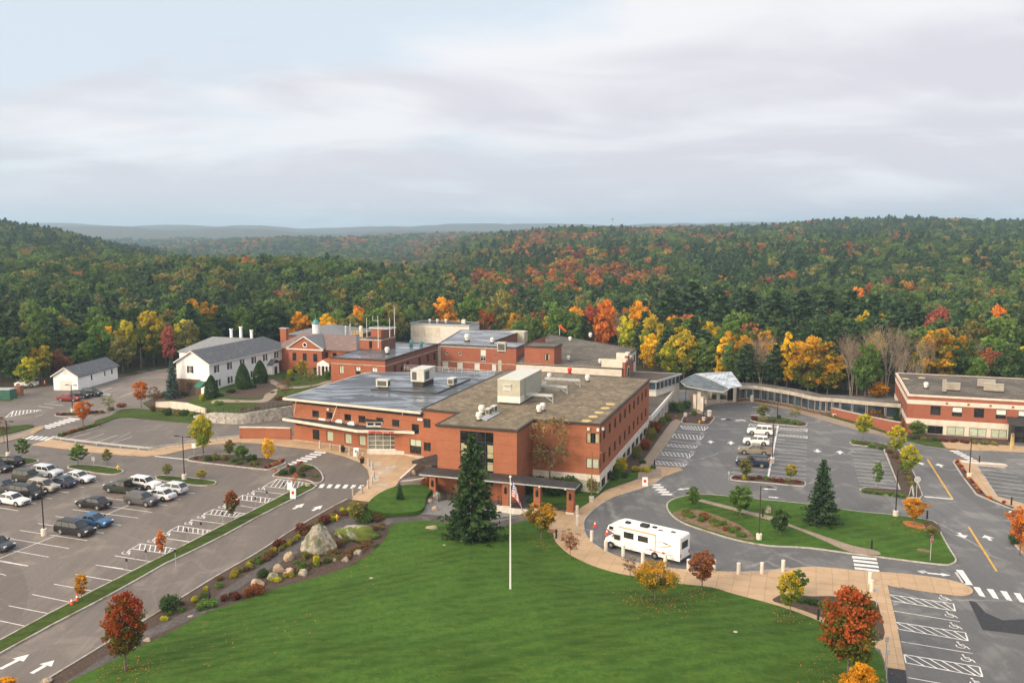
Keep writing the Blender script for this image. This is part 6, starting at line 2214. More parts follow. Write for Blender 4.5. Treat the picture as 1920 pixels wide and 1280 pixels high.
def mound_bush(seed, Hn=1.0, Rn=1.0, n=1500, leaf=0.1, lumps=9):
 global rng
 rng = np.random.default_rng(seed)
 R_.seed(seed)
 d = unit(lumps)
 d[:, 2] = np.abs(d[:, 2]) * 0.7
 c = d * np.array([0.55, 0.55, 0.5]) * rng.uniform(0.5, 1, (lumps, 1)) + np.array([0, 0, 0.38])
 idx = rng.integers(0, lumps, n)
 o = unit(n) * (rng.random((n, 1)) ** 0.4) * 0.42
 L = c[idx] + o
 L[:, 2] = np.clip(L[:, 2], 0.02, 1)
 cl = np.clip(rng.uniform(0, 1, lumps)[idx] * 0.6 + L[:, 2] * 0.4 + rng.normal(0, 0.12, n), 0, 1)
 ti = np.clip(rng.uniform(0.2, 0.8, lumps)[idx] * 0.5 + rng.random(n) * 0.5, 0, 1)
 return L * np.array([Rn, Rn, Hn]), leaf, cl, ti, MB()

def bullet(seed, Hn=4.0, Rn=1.3, n=5200, leaf=0.13):
 """clipped egg-shaped evergreen"""
 global rng
 rng = np.random.default_rng(seed)
 t = rng.random(n) ** 0.85
 a = rng.uniform(0, 6.283, n)
 r = Rn * np.sin(np.clip(t * 0.93 + 0.07, 0, 1) ** 0.62 * math.pi) ** 0.62
 r = np.where(t < 0.3, np.maximum(r, Rn * (0.78 + 0.6 * t)), r) * rng.uniform(0.88, 1.0, n)
 L = np.stack([np.cos(a) * r, np.sin(a) * r, t * Hn], 1)
 cl = np.clip(0.5 + 0.35 * np.sin(a * 3 + t * 9) * 0.6 + rng.normal(0, 0.2, n), 0, 1)
 tb = MB()
 tb.tube((0, 0, 0), (0, 0, Hn * 0.8), 0.1, 0.03, 5)
 return L, leaf, cl, rng.random(n), tb

def bare(seed, Hn=14.0, Rn=3.2):
 """leafless tree: trunk, limbs and fine twigs; a thin scatter of dead leaves"""
 global rng
 rng = np.random.default_rng(seed)
 R_.seed(seed)
 tb = MB()
 tips = []

 def grow(p, d, ln, r, lev):
  q = p + d * ln
  tb.tube(p, q, r, r * 0.6, 5 if lev < 2 else 3, cap=False)
  if lev >= 4:
   tips.append(q)
   return
  for k in range(3 if lev else 4):
   e = d + np.array([R_.uniform(-1, 1), R_.uniform(-1, 1), R_.uniform(-0.1, 0.7)]) * (0.55 + 0.12 * lev)
   e /= np.linalg.norm(e)
   s = p + d * ln * R_.uniform(0.55, 1.0)
   grow(s, e, ln * R_.uniform(0.5, 0.75), r * 0.55, lev + 1)
 for k in range(3):
  grow(np.array([R_.uniform(-0.5, 0.5), R_.uniform(-0.5, 0.5), 0.0]), np.array([R_.uniform(-0.16, 0.16), R_.uniform(-0.16, 0.16), 1.0]), Hn * 0.42, 0.13, 0)
 tips = np.array(tips)
 tips[:, 2] = np.minimum(tips[:, 2], Hn)
 n = 700
 L = tips[rng.integers(0, len(tips), n)] + rng.normal(0, 0.28, (n, 3))
 return L, 0.13, rng.random(n), rng.random(n), tb

PR = {}

def proto(kind, H_, R__, data, bark='bark', flat=0.0, long=1.0):
 L, leaf, cl, ti, tb = data
 cm = leaf_mesh('crown', L, leaf, cl, ti, ['leaves'], None, flat, long)
 tm = None
 if tb.f:
  tm = bpy.data.meshes.new('trunk')
  tm.from_pydata(tb.v, [], tb.f)
  tm.materials.append(MT[bark])
  tm.update()
 PR.setdefault(kind, []).append((cm, tm, H_, R__))

for i in range(4):
 proto('round', 11, 4.0, broadleaf(20 + i, 11, 4.0, 0.2, 95, 52, 0.30, 1.0))
for i in range(3):
 proto('oval', 10, 2.6, broadleaf(40 + i, 10, 2.6, 0.16, 85, 46, 0.22, 1.2))
for i in range(2):
 proto('dense', 8, 3.0, broadleaf(50 + i, 8, 3.0, 0.2, 150, 62, 0.155, 0.95, 0.45))
for i in range(2):
 proto('vase', 9, 3.2, broadleaf(56 + i, 9, 3.2, 0.3, 75, 60, 0.2, 0.55))
for i in range(3):
 proto('young', 5, 1.5, broadleaf(60 + i, 5, 1.5, 0.24, 62, 46, 0.125, 1.15, 0.45, trunk_r=0.05))
for i in range(2):
 proto('sparse', 5, 2.0, broadleaf(70 + i, 5, 2.0, 0.3, 46, 30, 0.085, 0.8, 0.8, trunk_r=0.07))
for i in range(2):
 proto('spread', 5, 3.4, broadleaf(76 + i, 5, 3.4, 0.3, 80, 60, 0.13, 0.7, 0.5, trunk_r=0.1))
for i in range(4):
 proto('pine', 20, 3.8, pine(80 + i, 20, 3.8), flat=0.2)
proto('spruce', 12, 3.4, spruce(90, taper=0.72), long=1.3)
proto('spruce', 12, 3.4, spruce(91, taper=0.82), long=1.3)
for i in range(3):
 proto('bush', 1, 1, mound_bush(100 + i))
proto('hedge', 1, 1, mound_bush(110, n=3000, leaf=0.06, lumps=14))
proto('bullet', 4, 1.3, bullet(115))
for i in range(3):
 proto('bare', 14, 4.0, bare(120 + i), 'bark_pale')

PAL = {
 'green': ((0.045, 0.085, 0.018), (0.075, 0.125, 0.025)), 'dark': ((0.022, 0.045, 0.016), (0.04, 0.068, 0.022)), 'pine': ((0.020, 0.042, 0.020), (0.038, 0.066, 0.028)),
 'blue': ((0.032, 0.052, 0.045), (0.07, 0.095, 0.085)), 'lime': ((0.15, 0.20, 0.02), (0.42, 0.36, 0.02)), 'yellow': ((0.42, 0.27, 0.012), (0.62, 0.40, 0.015)), 'gold': ((0.33, 0.15, 0.012), (0.52, 0.25, 0.012)),
 'yg': ((0.10, 0.14, 0.02), (0.36, 0.26, 0.018)), 'orange': ((0.34, 0.10, 0.018), (0.48, 0.16, 0.02)), 'red': ((0.20, 0.032, 0.022), (0.34, 0.06, 0.03)), 'rust': ((0.15, 0.052, 0.022), (0.22, 0.085, 0.035)),
 'redgreen': ((0.085, 0.075, 0.012), (0.25, 0.045, 0.015)), 'orgreen': ((0.065, 0.075, 0.012), (0.26, 0.062, 0.016)), 'olive': ((0.085, 0.095, 0.025), (0.14, 0.125, 0.035)), 'dead': ((0.13, 0.085, 0.05), (0.17, 0.11, 0.06)),
 'goldgreen': ((0.09, 0.11, 0.018), (0.38, 0.20, 0.015)), 'brown': ((0.10, 0.06, 0.03), (0.15, 0.085, 0.035)), 'maroon': ((0.085, 0.028, 0.025), (0.13, 0.05, 0.03)), 'pinkred': ((0.24, 0.06, 0.05), (0.30, 0.10, 0.06)),
}
for _k in ('green', 'dark', 'pine', 'blue', 'olive'):
 PAL[_k] = tuple(tuple(v * 1.3 for v in c) for c in PAL[_k])

def plant(kind, base, h, r, pal, name, label, cat='tree', group=None, trunk=True, jit=0.12, ry=None):
 pr = PR[kind][R_.randrange(len(PR[kind]))]
 cm, tm, H_, Rn = pr
 o = thing(name, base, label, cat, group)
 o.rotation_euler = (0, 0, R_.uniform(0, 6.28))
 bk = (R_.uniform(0.75, 1.3), R_.uniform(0.75, 1.3)) if kind == 'bush' else (1, 1)
 sc = (r / Rn * bk[0], (ry or r) / Rn * bk[1], h / H_)
 c1, c2 = PAL[pal]
 k = R_.uniform(1 - jit, 1 + jit)
 c = bpy.data.objects.new('crown' if cat == 'tree' else 'foliage', cm)
 COL.objects.link(c)
 c.parent = o
 c.scale = sc
 c.color = (*[v * k for v in c1], 1)
 c['col2'] = [v * k for v in c2]
 if tm and trunk:
  t = bpy.data.objects.new('trunk', tm)
  COL.objects.link(t)
  t.parent = o
  t.scale = (sc[2], sc[2], sc[2]) if kind not in ('bare',) else sc
  if kind in ('round', 'oval', 'dense', 'vase', 'young', 'sparse', 'spread'):
   t.scale = sc
 if ry:
  o.rotation_euler = (0, 0, math.radians(-18.5))
 return o

def tree_at(kind, bx, by, ty, wpx, pal, name, label, cat='tree', group=None, g=None, **kw):
 """bx,by foot of the trunk in the photo, ty its top, wpx crown width"""
 q = (g or G)(bx, by)
 h = PD(bx, ty, q[1])[2] - q[2]
 r = wpx / 2 / F * (q[1] * CP + (H - q[2]) * SP)
 return plant(kind, (q[0], q[1], q[2] - 0.05), h * 1.02, r * 1.08, pal, name, label, cat, group, **kw)

T = tree_at
T('dense', 236, 1258, 1113, 88, 'redgreen', 'maple_tree', 'round red and green maple on the lawn beside the bottom of the drive')
T('dense', 1590, 1275, 1103, 126, 'orgreen', 'maple_tree', 'largest maple, rusty red above green, by the accessible stalls')
T('dense', 1612, 1330, 1246, 74, 'gold', 'small_tree', 'golden orange small tree at the bottom edge below the big maple')
T('spruce', 886, 1013, 818, 110, 'dark', 'spruce_tree', 'tall dark spruce in front of the brick block glazing')
T('spruce', 1540, 982, 864, 66, 'pine', 'spruce_tree', 'dark ragged spruce on the grass island of the entrance circle')
T('spruce', 750, 943, 907, 21, 'dark', 'spruce_tree', 'tiny dark spruce on the small upper lawn by the plaza')
T('spread', 1228, 1126, 1056, 98, 'goldgreen', 'crabapple_tree', 'low spreading yellow green tree on the lawn below the white motorhome')
T('vase', 1015, 1013, 944, 66, 'goldgreen', 'small_tree', 'small tree with purple top and gold skirt right of the flagpole')
T('sparse', 1069, 1053, 990, 52, 'rust', 'small_tree', 'thin russet sapling beside the manhole by the walk', trunk=True)
T('sparse', 1181, 1086, 1040, 34, 'brown', 'small_tree', 'nearly bare sapling left of the yellow green spreading tree')
T('vase', 1316, 1108, 1032, 54, 'rust', 'small_tree', 'small plum coloured tree by the bollards right of the motorhome')
T('young', 1481, 1158, 1072, 52, 'yg', 'small_tree', 'green and yellow young tree on the lawn edge left of the big red maple')
T('young', 1497, 1118, 1068, 40, 'green', 'small_tree', 'small green sapling in the bed behind the green and yellow young tree')
PAL['tan'] = ((0.13, 0.10, 0.045), (0.20, 0.14, 0.06))
T('sparse', 1030, 925, 774, 110, 'tan', 'bare_tree', 'large nearly bare brown tree against the brick corner behind the canopy')
T('round', 1300, 953, 912, 26, 'green', 'small_tree', 'leftmost bright green small tree on the entrance island')
T('round', 1388, 967, 910, 50, 'green', 'small_tree', 'bright green round tree beside the path on the entrance island')
T('round', 1462, 1003, 952, 40, 'dark', 'small_tree', 'dark green round tree at the bend of the island path')
T('vase', 1714, 985, 932, 46, 'gold', 'small_tree', 'golden orange tree at the right end of the entrance island')
T('young', 1745, 1008, 985, 30, 'olive', 'shrub', 'olive shrub beside the golden orange tree', 'shrub')
T('vase', 1912, 1040, 950, 50, 'orange', 'small_tree', 'bright orange tree cut by the right edge of the view')
T('young', 1706, 898, 834, 42, 'lime', 'small_tree', 'lime yellow young tree nearest the stop line')
T('young', 1680, 858, 798, 44, 'lime', 'small_tree', 'middle lime yellow young tree at the top of the curved island')
T('young', 1618, 826, 773, 38, 'lime', 'small_tree', 'feathery lime yellow young tree in front of the low brick wall')
T('young', 1719, 822, 789, 44, 'green', 'small_tree', 'green young tree at the near corner of the east building')
T('young', 1646, 916, 866, 24, 'green', 'small_tree', 'slim green young tree at the foot of the right-hand stalls')
T('young', 1482, 903, 867, 28, 'yg', 'small_tree', 'small yellowing tree on the island below the parked dark car')
T('young', 1397, 899, 858, 32, 'olive', 'small_tree', 'thin olive tree in front of the navy car')
T('young', 1429, 785, 758, 30, 'olive', 'small_tree', 'olive young tree at the left end of the far island', g=G)
T('sparse', 1490, 792, 758, 34, 'olive', 'small_tree', 'thin greyish green tree at the right end of the far island')
T('dense', 381, 850, 778, 48, 'lime', 'small_tree', 'tall bright yellow green tree above the bed by the guard rail')
T('oval', 503, 866, 819, 28, 'yellow', 'small_tree', 'small pure yellow tree left of the zebra crossing')
T('vase', 156, 800, 750, 34, 'orange', 'small_tree', 'orange round tree by the upper zebra crossings')
T('vase', 265, 765, 716, 30, 'orange', 'small_tree', 'orange tree in the bed below the white house')
T('sparse', 290, 765, 722, 36, 'brown', 'small_tree', 'brown leafed tree right of the orange tree')
T('sparse', 205, 772, 740, 34, 'olive', 'small_tree', 'nearly bare olive tree left of the low cream wall')
T('young', 42, 861, 822, 30, 'green', 'small_tree', 'green young tree on the leftmost lot island')
T('young', 147, 873, 832, 36, 'green', 'small_tree', 'green young tree on the middle lot island')
T('young', 201, 870, 841, 20, 'olive', 'small_tree', 'small brownish green tree right of the middle lot island')
T('young', 313, 895, 868, 20, 'olive', 'small_tree', 'tiny yellow green sapling left of the lamp on the lot island')
T('young', 377, 900, 880, 22, 'yg', 'small_tree', 'tiny yellow sapling right of the lamp on the lot island')
T('young', 437, 978, 919, 30, 'orgreen', 'small_tree', 'orange sapling on the grass strip halfway along the drive')
T('young', 302, 1045, 994, 22, 'orange', 'small_tree', 'thin orange sapling on the grass strip by the striped bays')
T('young', 153, 1126, 1076, 30, 'gold', 'small_tree', 'golden sapling on the grass strip above the cones')
T('sparse', 553, 912, 884, 18, 'orange', 'small_tree', 'nearly bare orange sapling in front of the round bed')
T('young', 4, 1300, 1270, 60, 'gold', 'small_tree', 'golden foliage showing at the bottom left corner')
T('sparse', 8, 830, 778, 30, 'brown', 'small_tree', 'thin brown tree at the left edge by the far walk')
T('round', 430, 855, 824, 22, 'olive', 'small_tree', 'olive small tree in the bed right of the yellow green tree')
T('round', 453, 862, 835, 34, 'green', 'shrub', 'bright green tall shrub in the bed by the drive', 'shrub')
T('spruce', 324, 748, 668, 28, 'blue', 'spruce_tree', 'blue grey spruce at the corner of the white house', g=Gt)
for x, yb, yt, w, lb in ((397, 748, 704, 24, 'shortest clipped egg shaped evergreen right of the green awning'), (456, 730, 682, 26, 'middle clipped egg shaped evergreen against the white house'), (488.5, 719, 676, 25, 'clipped egg shaped evergreen beside the arched porch')):
 T('bullet', x, yb, yt, w, 'dark', 'clipped_evergreen', lb, 'shrub', 'clipped evergreens of the white house', g=Gt)
T('oval', 361, 742, 705, 16, 'brown', 'small_tree', 'brown narrow conifer left of the green awning', g=Gt)
T('sparse', 583, 726, 688, 42, 'olive', 'small_tree', 'open branched olive tree beside the curving terrace path', g=Gt)
T('sparse', 535, 748, 708, 44, 'brown', 'small_tree', 'sparse brown tree on the terrace lawn above the stone wall', g=Gt)
T('young', 565, 712, 675, 30, 'yg', 'small_tree', 'yellowish small tree in front of the brick pediment bay', g=Gt)
T('round', 613, 712, 694, 16, 'green', 'shrub', 'green shrub beside the white columned porch', 'shrub', g=Gt)
T('bush', 545, 706, 692, 18, 'lime', 'shrub', 'lime green shrub by the terrace bench', 'shrub', g=Gt)
T('bush', 540, 714, 703, 22, 'green', 'shrub', 'round green shrub below the lime green shrub', 'shrub', g=Gt)
T('bush', 382, 752, 737, 18, 'lime', 'shrub', 'light green shrub at the steps by the awning', 'shrub', g=Gt)

def B(x, yb, yt, w, pal, label, group=None, kind='bush', g=None, name='shrub', cat='shrub', ry=None):
 q = (g or G)(x, yb)
 h = max(0.25, PD(x, yt, q[1] + 0.2)[2] - q[2])
 r = w / 2 / F * (q[1] * CP + (H - q[2]) * SP)
 return plant(kind, (q[0], q[1] + r * 0.6, q[2] - 0.05), h, r, pal, name, label, cat, group, trunk=False)

B(315, 1151, 1119, 50, 'dark', 'broad clipped dark hedge on the mulch beside the drive', kind='hedge')
B(492, 1086, 1067, 30, 'dark', 'dark clipped round shrub left of the pale boulders', kind='hedge')
for x, y, w in ((388, 1140, 44), (372, 1147, 22)):
 B(x, y, y - 12, w, 'green', 'low spreading green juniper beside the path bollard', 'low junipers by the path bollard')
B(481, 1119, 1096, 34, 'rust', 'russet shrub just below the roundest pale boulder')
B(462, 1122, 1103, 24, 'rust', 'middle russet shrub of the three at the lawn edge')
B(437, 1126, 1110, 26, 'maroon', 'dark russet shrub nearest the path bollard')
B(418, 1128, 1114, 22, 'maroon', 'dark brown shrub at the left end of the russet row')
for x, y, h, w, p in ((520, 1030, 18, 34, 'maroon'), (508, 1046, 14, 22, 'brown'), (565, 1003, 20, 36, 'maroon'), (585, 998, 16, 26, 'brown'), (605, 985, 18, 34, 'maroon')):
 B(x, y, y - h, w, p, 'dark brownish shrub along the drive bed above the boulders', 'dark shrubs along the drive bed')
T('round', 672, 981, 938, 40, 'olive', 'shrub', 'tall loose olive shrub beside the yellow hydrant', 'shrub')
B(683, 985, 958, 44, 'green', 'bright green shrub at the fork of the dark path', kind='bush')
B(705, 979, 963, 26, 'brown', 'low brown shrub right of the bright green shrub')
for x, y, h, w, p in ((592, 1064, 22, 22, 'lime'), (612, 1057, 13, 18, 'green'), (565, 1070, 16, 28, 'green'), (570, 1048, 14, 22, 'olive'), (540, 1076, 12, 22, 'maroon'), (700, 1012, 10, 26, 'green'), (683, 1022, 8, 22, 'brown'), (645, 1050, 10, 32, 'brown'), (620, 1042, 12, 38, 'brown'), (665, 1036, 10, 36, 'brown'),
       (515, 1092, 9, 30, 'lime'), (540, 1084, 9, 24, 'yg'), (632, 1028, 14, 30, 'brown'), (700, 995, 10, 20, 'brown'), (597, 1040, 22, 14, 'olive')):
 B(x, y, y - h, w, p, {'lime': 'yellow green tuft among the boulders', 'yg': 'yellow green tuft among the boulders', 'green': 'green tuft among the boulders', 'olive': 'olive tuft among the boulders'}.get(p, 'dry brown tuft among the boulders'), 'plants among the boulders')
_R2 = random.Random(5)
for i in range(70):
 t = _R2.random()
 x = 520 + 200 * t + _R2.uniform(-8, 8)
 y = np.interp(x, [520, 580, 640, 700, 730], [1092, 1070, 1052, 1030, 1005]) - _R2.uniform(2, 34) * (0.5 + t)
 p = _R2.choice(['brown', 'brown', 'olive', 'dead', 'dead', 'green'])
 B(x, y, y - _R2.uniform(4, 9), _R2.uniform(10, 22), p, {'green': 'green tuft among the boulders', 'olive': 'olive tuft among the boulders'}.get(p, 'dry brown tuft among the boulders'), 'plants among the boulders')
for i in range(46):
 t = i / 45
 x = np.interp(t, [0, 0.2, 0.5, 0.8, 1], [292, 420, 500, 590, 660])
 y = np.interp(t, [0, 0.2, 0.5, 0.8, 1], [1156, 1074, 1030, 974, 944])
 dx = _R2.uniform(0, 14)
 p = _R2.choice(['lime', 'olive', 'yg', 'green', 'brown', 'olive'])
 B(x + dx + 4, y + 6 + dx * 0.4, y - 4 + dx * 0.3, _R2.uniform(14, 24), p, {'brown': 'low dry brown plant in the row along the drive kerb', 'lime': 'low lime green plant in the row along the drive kerb', 'yg': 'low yellowish plant in the row along the drive kerb'}.get(p, 'low green plant in the row along the drive kerb'), 'edging plants along the drive kerb')
for x, y, h, w, p in ((366, 862, 6, 10, 'maroon'), (376, 861, 6, 8, 'olive'), (388, 866, 12, 18, 'dark'), (402, 864, 14, 20, 'olive'), (418, 865, 13, 22, 'olive'), (436, 868, 9, 20, 'green'), (470, 868, 16, 22, 'dark'), (474, 875, 11, 24, 'olive'), (448, 872, 8, 18, 'green')):
 B(x, y, y - h, w, p, 'shrub in the long bed by the drive, ' + {'maroon': 'small and dark red', 'olive': 'olive green', 'dark': 'dark green', 'green': 'fresh green'}[p], 'shrubs in the long bed by the drive')
for x, y, h, w, p in ((530, 892, 13, 18, 'dark'), (548, 891, 17, 22, 'dark'), (565, 886, 15, 26, 'olive'), (565, 896, 11, 15, 'dark'), (590, 896, 7, 18, 'green'), (578, 880, 8, 16, 'green')):
 B(x, y, y - h, w, p, {'dark': 'dark clipped shrub in the round bed between the crossings', 'olive': 'olive shrub in the round bed between the crossings', 'green': 'low green plant in the round bed between the crossings'}[p], 'shrubs in the round bed')

def flowers(pts, group, where):
 for x, y, c in pts:
  q = G(x, y, 0.1)
  nm = {'o': 'orange', 'r': 'dark red'}[c]
  L, lf, cl, ti, _ = mound_bush(int(x * 7 + y), n=260, leaf=0.07, lumps=5)
  me = leaf_mesh('blooms', L * 0.42, 0.07, cl, ti, ['flower_orange' if c == 'o' else 'flower_red'])
  o = bpy.data.objects.new('chrysanthemum', me)
  COL.objects.link(o)
  o.location = q
  tag(o, f'mound of {nm} chrysanthemums {where}', 'flowers', group)

flowers([(499, 879, 'r'), (506, 876, 'r'), (511, 873, 'o'), (517, 871, 'o'), (524, 867, 'o'), (531, 866, 'r'), (517, 885, 'o'), (540, 876, 'r'), (560, 871, 'o'), (566, 870, 'r')], 'flowers by the west crossing', 'by the west zebra crossing')
z8_ = lambda *p: zo(8, 1680, 800, p)
flowers([(*q, 'orororoorooror'[i]) for i, q in enumerate(z8_((925, 518), (930, 545), (950, 582), (975, 612), (995, 645), (1022, 690), (1068, 740), (1095, 795), (1140, 850), (1190, 895), (1215, 940), (1262, 1005), (1405, 1085), (1610, 1158)))], 'flowers in the strip by the road', 'in the strip beside the east road')
flowers([(1283, 791, 'r'), (1288, 789, 'o'), (1309, 791, 'r'), (1316, 793, 'o'), (1324, 792, 'r'), (1330, 789, 'r'), (1268, 783, 'o'), (1330, 785, 'o')], 'flowers by the glass canopy', 'in the bed near the glass canopy')
for x, y, h, w, p in ((1416, 789, 9, 18, 'maroon'), (1432, 790, 8, 22, 'olive'), (1450, 792, 8, 22, 'green'), (1470, 794, 9, 24, 'green'), (1488, 796, 8, 24, 'green'), (1500, 798, 7, 18, 'olive'), (1461, 786, 9, 11, 'dark')):
 B(x, y, y - h, w, p, {'maroon': 'dark red low shrub at the left end of the far lot island', 'olive': 'olive low shrub on the far lot island', 'green': 'green low shrub on the far lot island', 'dark': 'round dark shrub by the lamp on the far lot island'}[p], 'shrubs on the far lot island')
for x, y, h, w, p in ((1382, 898, 7, 14, 'maroon'), (1397, 900, 11, 16, 'lime'), (1412, 901, 8, 16, 'maroon'), (1426, 900, 9, 16, 'maroon'), (1438, 901, 9, 13, 'green'), (1452, 904, 8, 20, 'maroon'), (1466, 905, 8, 20, 'maroon'), (1478, 905, 8, 16, 'olive'), (1496, 907, 8, 18, 'maroon')):
 B(x, y, y - h, w, p, {'maroon': 'dark plum shrub on the island below the parked cars', 'lime': 'lime shrub on the island below the parked cars', 'green': 'green shrub on the island below the parked cars', 'olive': 'olive shrub on the island below the parked cars'}[p], 'shrubs on the near lot island')
for i in range(12):
 t = i / 11
 x = np.interp(t, [0, 0.3, 0.5, 1], [1606, 1660, 1690, 1716])
 y = np.interp(t, [0, 0.3, 0.5, 1], [829, 840, 862, 918])
 B(x, y + 4, y - 5, 20, 'green' if i < 4 else _R2.choice(['olive', 'brown', 'green']), 'low shrub in the curved island beside the east road', 'shrubs in the curved island')
for i in range(7):
 B(1622 + 12 * i, 924 + 1.5 * i, 917 + 1.3 * i, 18, 'green', 'low green ground cover shrub at the foot of the curved island', 'ground cover shrubs by the stop line')
for i in range(26):
 x, y = _R2.uniform(1285, 1395), 0
 y = 962 + (x - 1285) * 0.38 + _R2.uniform(-4, 9)
 p = _R2.choice(['green', 'olive', 'brown', 'green', 'rust'])
 B(x, y, y - _R2.uniform(7, 13), _R2.uniform(14, 24), p, {'green': 'green shrub in the entrance island bed', 'olive': 'olive shrub in the entrance island bed', 'brown': 'dry brown plant in the entrance island bed', 'rust': 'russet plant in the entrance island bed'}[p], 'plants in the entrance island bed')
for x, y, h, w, p in ((1162, 890, 32, 40, 'yg'), (1152, 902, 20, 30, 'dark'), (1172, 897, 12, 20, 'dark'), (1210, 845, 22, 26, 'rust'), (1195, 862, 26, 30, 'olive'), (1222, 826, 24, 26, 'olive'), (1232, 812, 24, 24, 'rust'), (1243, 800, 18, 22, 'green'), (1205, 870, 8, 14, 'dark'), (1213, 886, 10, 24, 'lime'), (1195, 886, 12, 24, 'yg'), (1226, 880, 8, 16, 'green'),
       (1255, 790, 14, 20, 'olive'), (1270, 775, 22, 30, 'dark'), (1288, 768, 16, 30, 'dark'), (1302, 781, 13, 16, 'green')):
 B(x, y, y - h, w, p, {'yg': 'yellow green shrub in the bed along the brick facade', 'dark': 'dark green shrub in the bed along the brick facade', 'rust': 'russet shrub in the bed along the brick facade', 'olive': 'olive shrub in the bed along the brick facade', 'green': 'green shrub in the bed along the brick facade', 'lime': 'lime green low shrub by the walk corner'}[p], 'shrubs along the brick facade')
B(1111, 927, 893, 34, 'olive', 'round clipped olive shrub behind the white based lamp', kind='hedge')
for x, y, w in ((1000, 935, 60), (1040, 938, 64), (1075, 934, 50), (990, 920, 40)):
 B(x, y - 6, y - 38, w, 'dark', 'dark green rhododendron behind the brick piers', 'rhododendrons behind the brick piers')
for x, y, h, w, p in ((800, 916, 20, 30, 'rust'), (815, 920, 14, 22, 'olive'), (785, 918, 10, 20, 'green'), (765, 918, 8, 22, 'green')):
 B(x, y, y - h, w, p, {'rust': 'brown leafed shrub in front of the side porch', 'olive': 'olive shrub right of the brown leafed shrub', 'green': 'low green plant at the top of the small upper lawn'}[p], 'shrubs by the side porch')
for x, y, w in ((1395, 755, 50), (1430, 759, 40), (1350, 754, 40)):
 B(x, y - 5, y - 14, w, 'dark', 'low dark hedge under the glazed walkway beside the drop-off', 'hedges under the glazed walkway', kind='hedge')
B(1645, 790, 768, 34, 'brown', 'brown shrub between the walkway and the low brick wall')
T('spruce', 1680, 802, 768, 26, 'dark', 'spruce_tree', 'small dark green conifer at the corner of the east building')
for i in range(9):
 x = 1716 + 19 * i
 B(x, 825 + i * 1.4, 817 + i * 1.4, 18, _R2.choice(['olive', 'maroon', 'dark']), 'low shrub against the foot of the east building', 'shrubs at the foot of the east building')
for i in range(7):
 B(1505 + 22 * i + 0, 1132 + 5 * i, 1120 + 4 * i, 30, _R2.choice(['olive', 'dark']), 'low olive shrub in the bed under the big red maple', 'shrubs in the bed under the big maple')
B(1910, 1022, 1005, 40, 'dark', 'dark shrub among fallen leaves at the right edge')
for x, y, h, w, p in ((286, 773, 14, 14, 'brown'), (313, 780, 15, 22, 'dark'), (332, 781, 14, 18, 'olive'), (346, 782, 15, 18, 'dark'), (360, 784, 12, 18, 'green'), (205, 770, 8, 16, 'olive'), (225, 764, 8, 20, 'rust'), (300, 774, 8, 14, 'olive')):
 B(x, y, y - h, w, p, {'dark': 'dark rounded shrub left of the stone wall', 'olive': 'olive rounded shrub left of the stone wall', 'green': 'bright green shrub at the start of the stone wall', 'brown': 'brown shrub below the cream wall', 'rust': 'russet shrub in the bed by the upper lot'}[p], 'shrubs left of the stone wall')
for x, y, h, w, p in ((408, 762, 10, 34, 'green'), (345, 745, 14, 26, 'dark'), (310, 745, 12, 24, 'dark'), (430, 738, 9, 26, 'dark'), (470, 728, 8, 24, 'dark'), (410, 746, 9, 26, 'dark'), (525, 752, 7, 40, 'maroon'), (550, 748, 7, 30, 'maroon'), (480, 768, 5, 20, 'maroon'), (455, 770, 5, 16, 'maroon'), (295, 748, 10, 22, 'rust')):
 B(x, y, y - h, w, p, {'green': 'clipped green hedge at the corner of the terrace lawn', 'dark': 'dark shrub along the foot of the white house', 'maroon': 'low dark red shrub above the stone wall', 'rust': 'russet shrub left of the blue grey spruce'}[p], 'shrubs on the terrace', g=Gt)
for i in range(11):
 B(112 + 7 * i, 819 - 2 * i, 811 - 2 * i, 12, _R2.choice(['olive', 'rust', 'green']), 'low shrub in the narrow bed by the upper lot stalls', 'shrubs in the narrow bed')
for i in range(9):
 B(108 + 10 * i, 780 - 0.6 * i, 773 - 0.6 * i, 12, _R2.choice(['olive', 'rust', 'maroon']), 'low shrub in the bed with the upper lamp', 'shrubs in the bed with the upper lamp')

def fallen_leaves():
 g = np.random.default_rng(4)
 C_, M_ = [], []
 for px, py, r, n in ((236, 1258, 3.5, 260), (1228, 1130, 4.5, 420), (1590, 1275, 4.5, 380), (1015, 1015, 3, 160), (1316, 1112, 2.5, 130), (1481, 1160, 2.5, 130), (700, 1060, 9, 160), (430, 1190, 9, 160), (1714, 990, 3.5, 260), (1388, 970, 3, 90)):
  q = G(px, py)
  d_ = g.normal(0, 0.5, (n, 2)) * r
  C_.append(np.stack([q[0] + d_[:, 0], q[1] + d_[:, 1]], 1))
 C_ = np.concatenate(C_)
 z = np.atleast_1d(gzt(C_[:, 0], C_[:, 1]))
 z = z + np.where(poly_dist(LAWN_POLY, C_[:, 0], C_[:, 1]) > 0, 0.13, 0.19)
 n = len(C_)
 me = leaf_mesh('fallen_leaves', np.column_stack([C_, z]), 0.065, g.random(n), g.random(n), ['leaf_litter'], None, 0.95)
 o = bpy.data.objects.new('fallen_leaves', me)
 COL.objects.link(o)
 tag(o, 'fallen leaves scattered on the grass under the trees', 'leaves', None, 'stuff')

fallen_leaves()
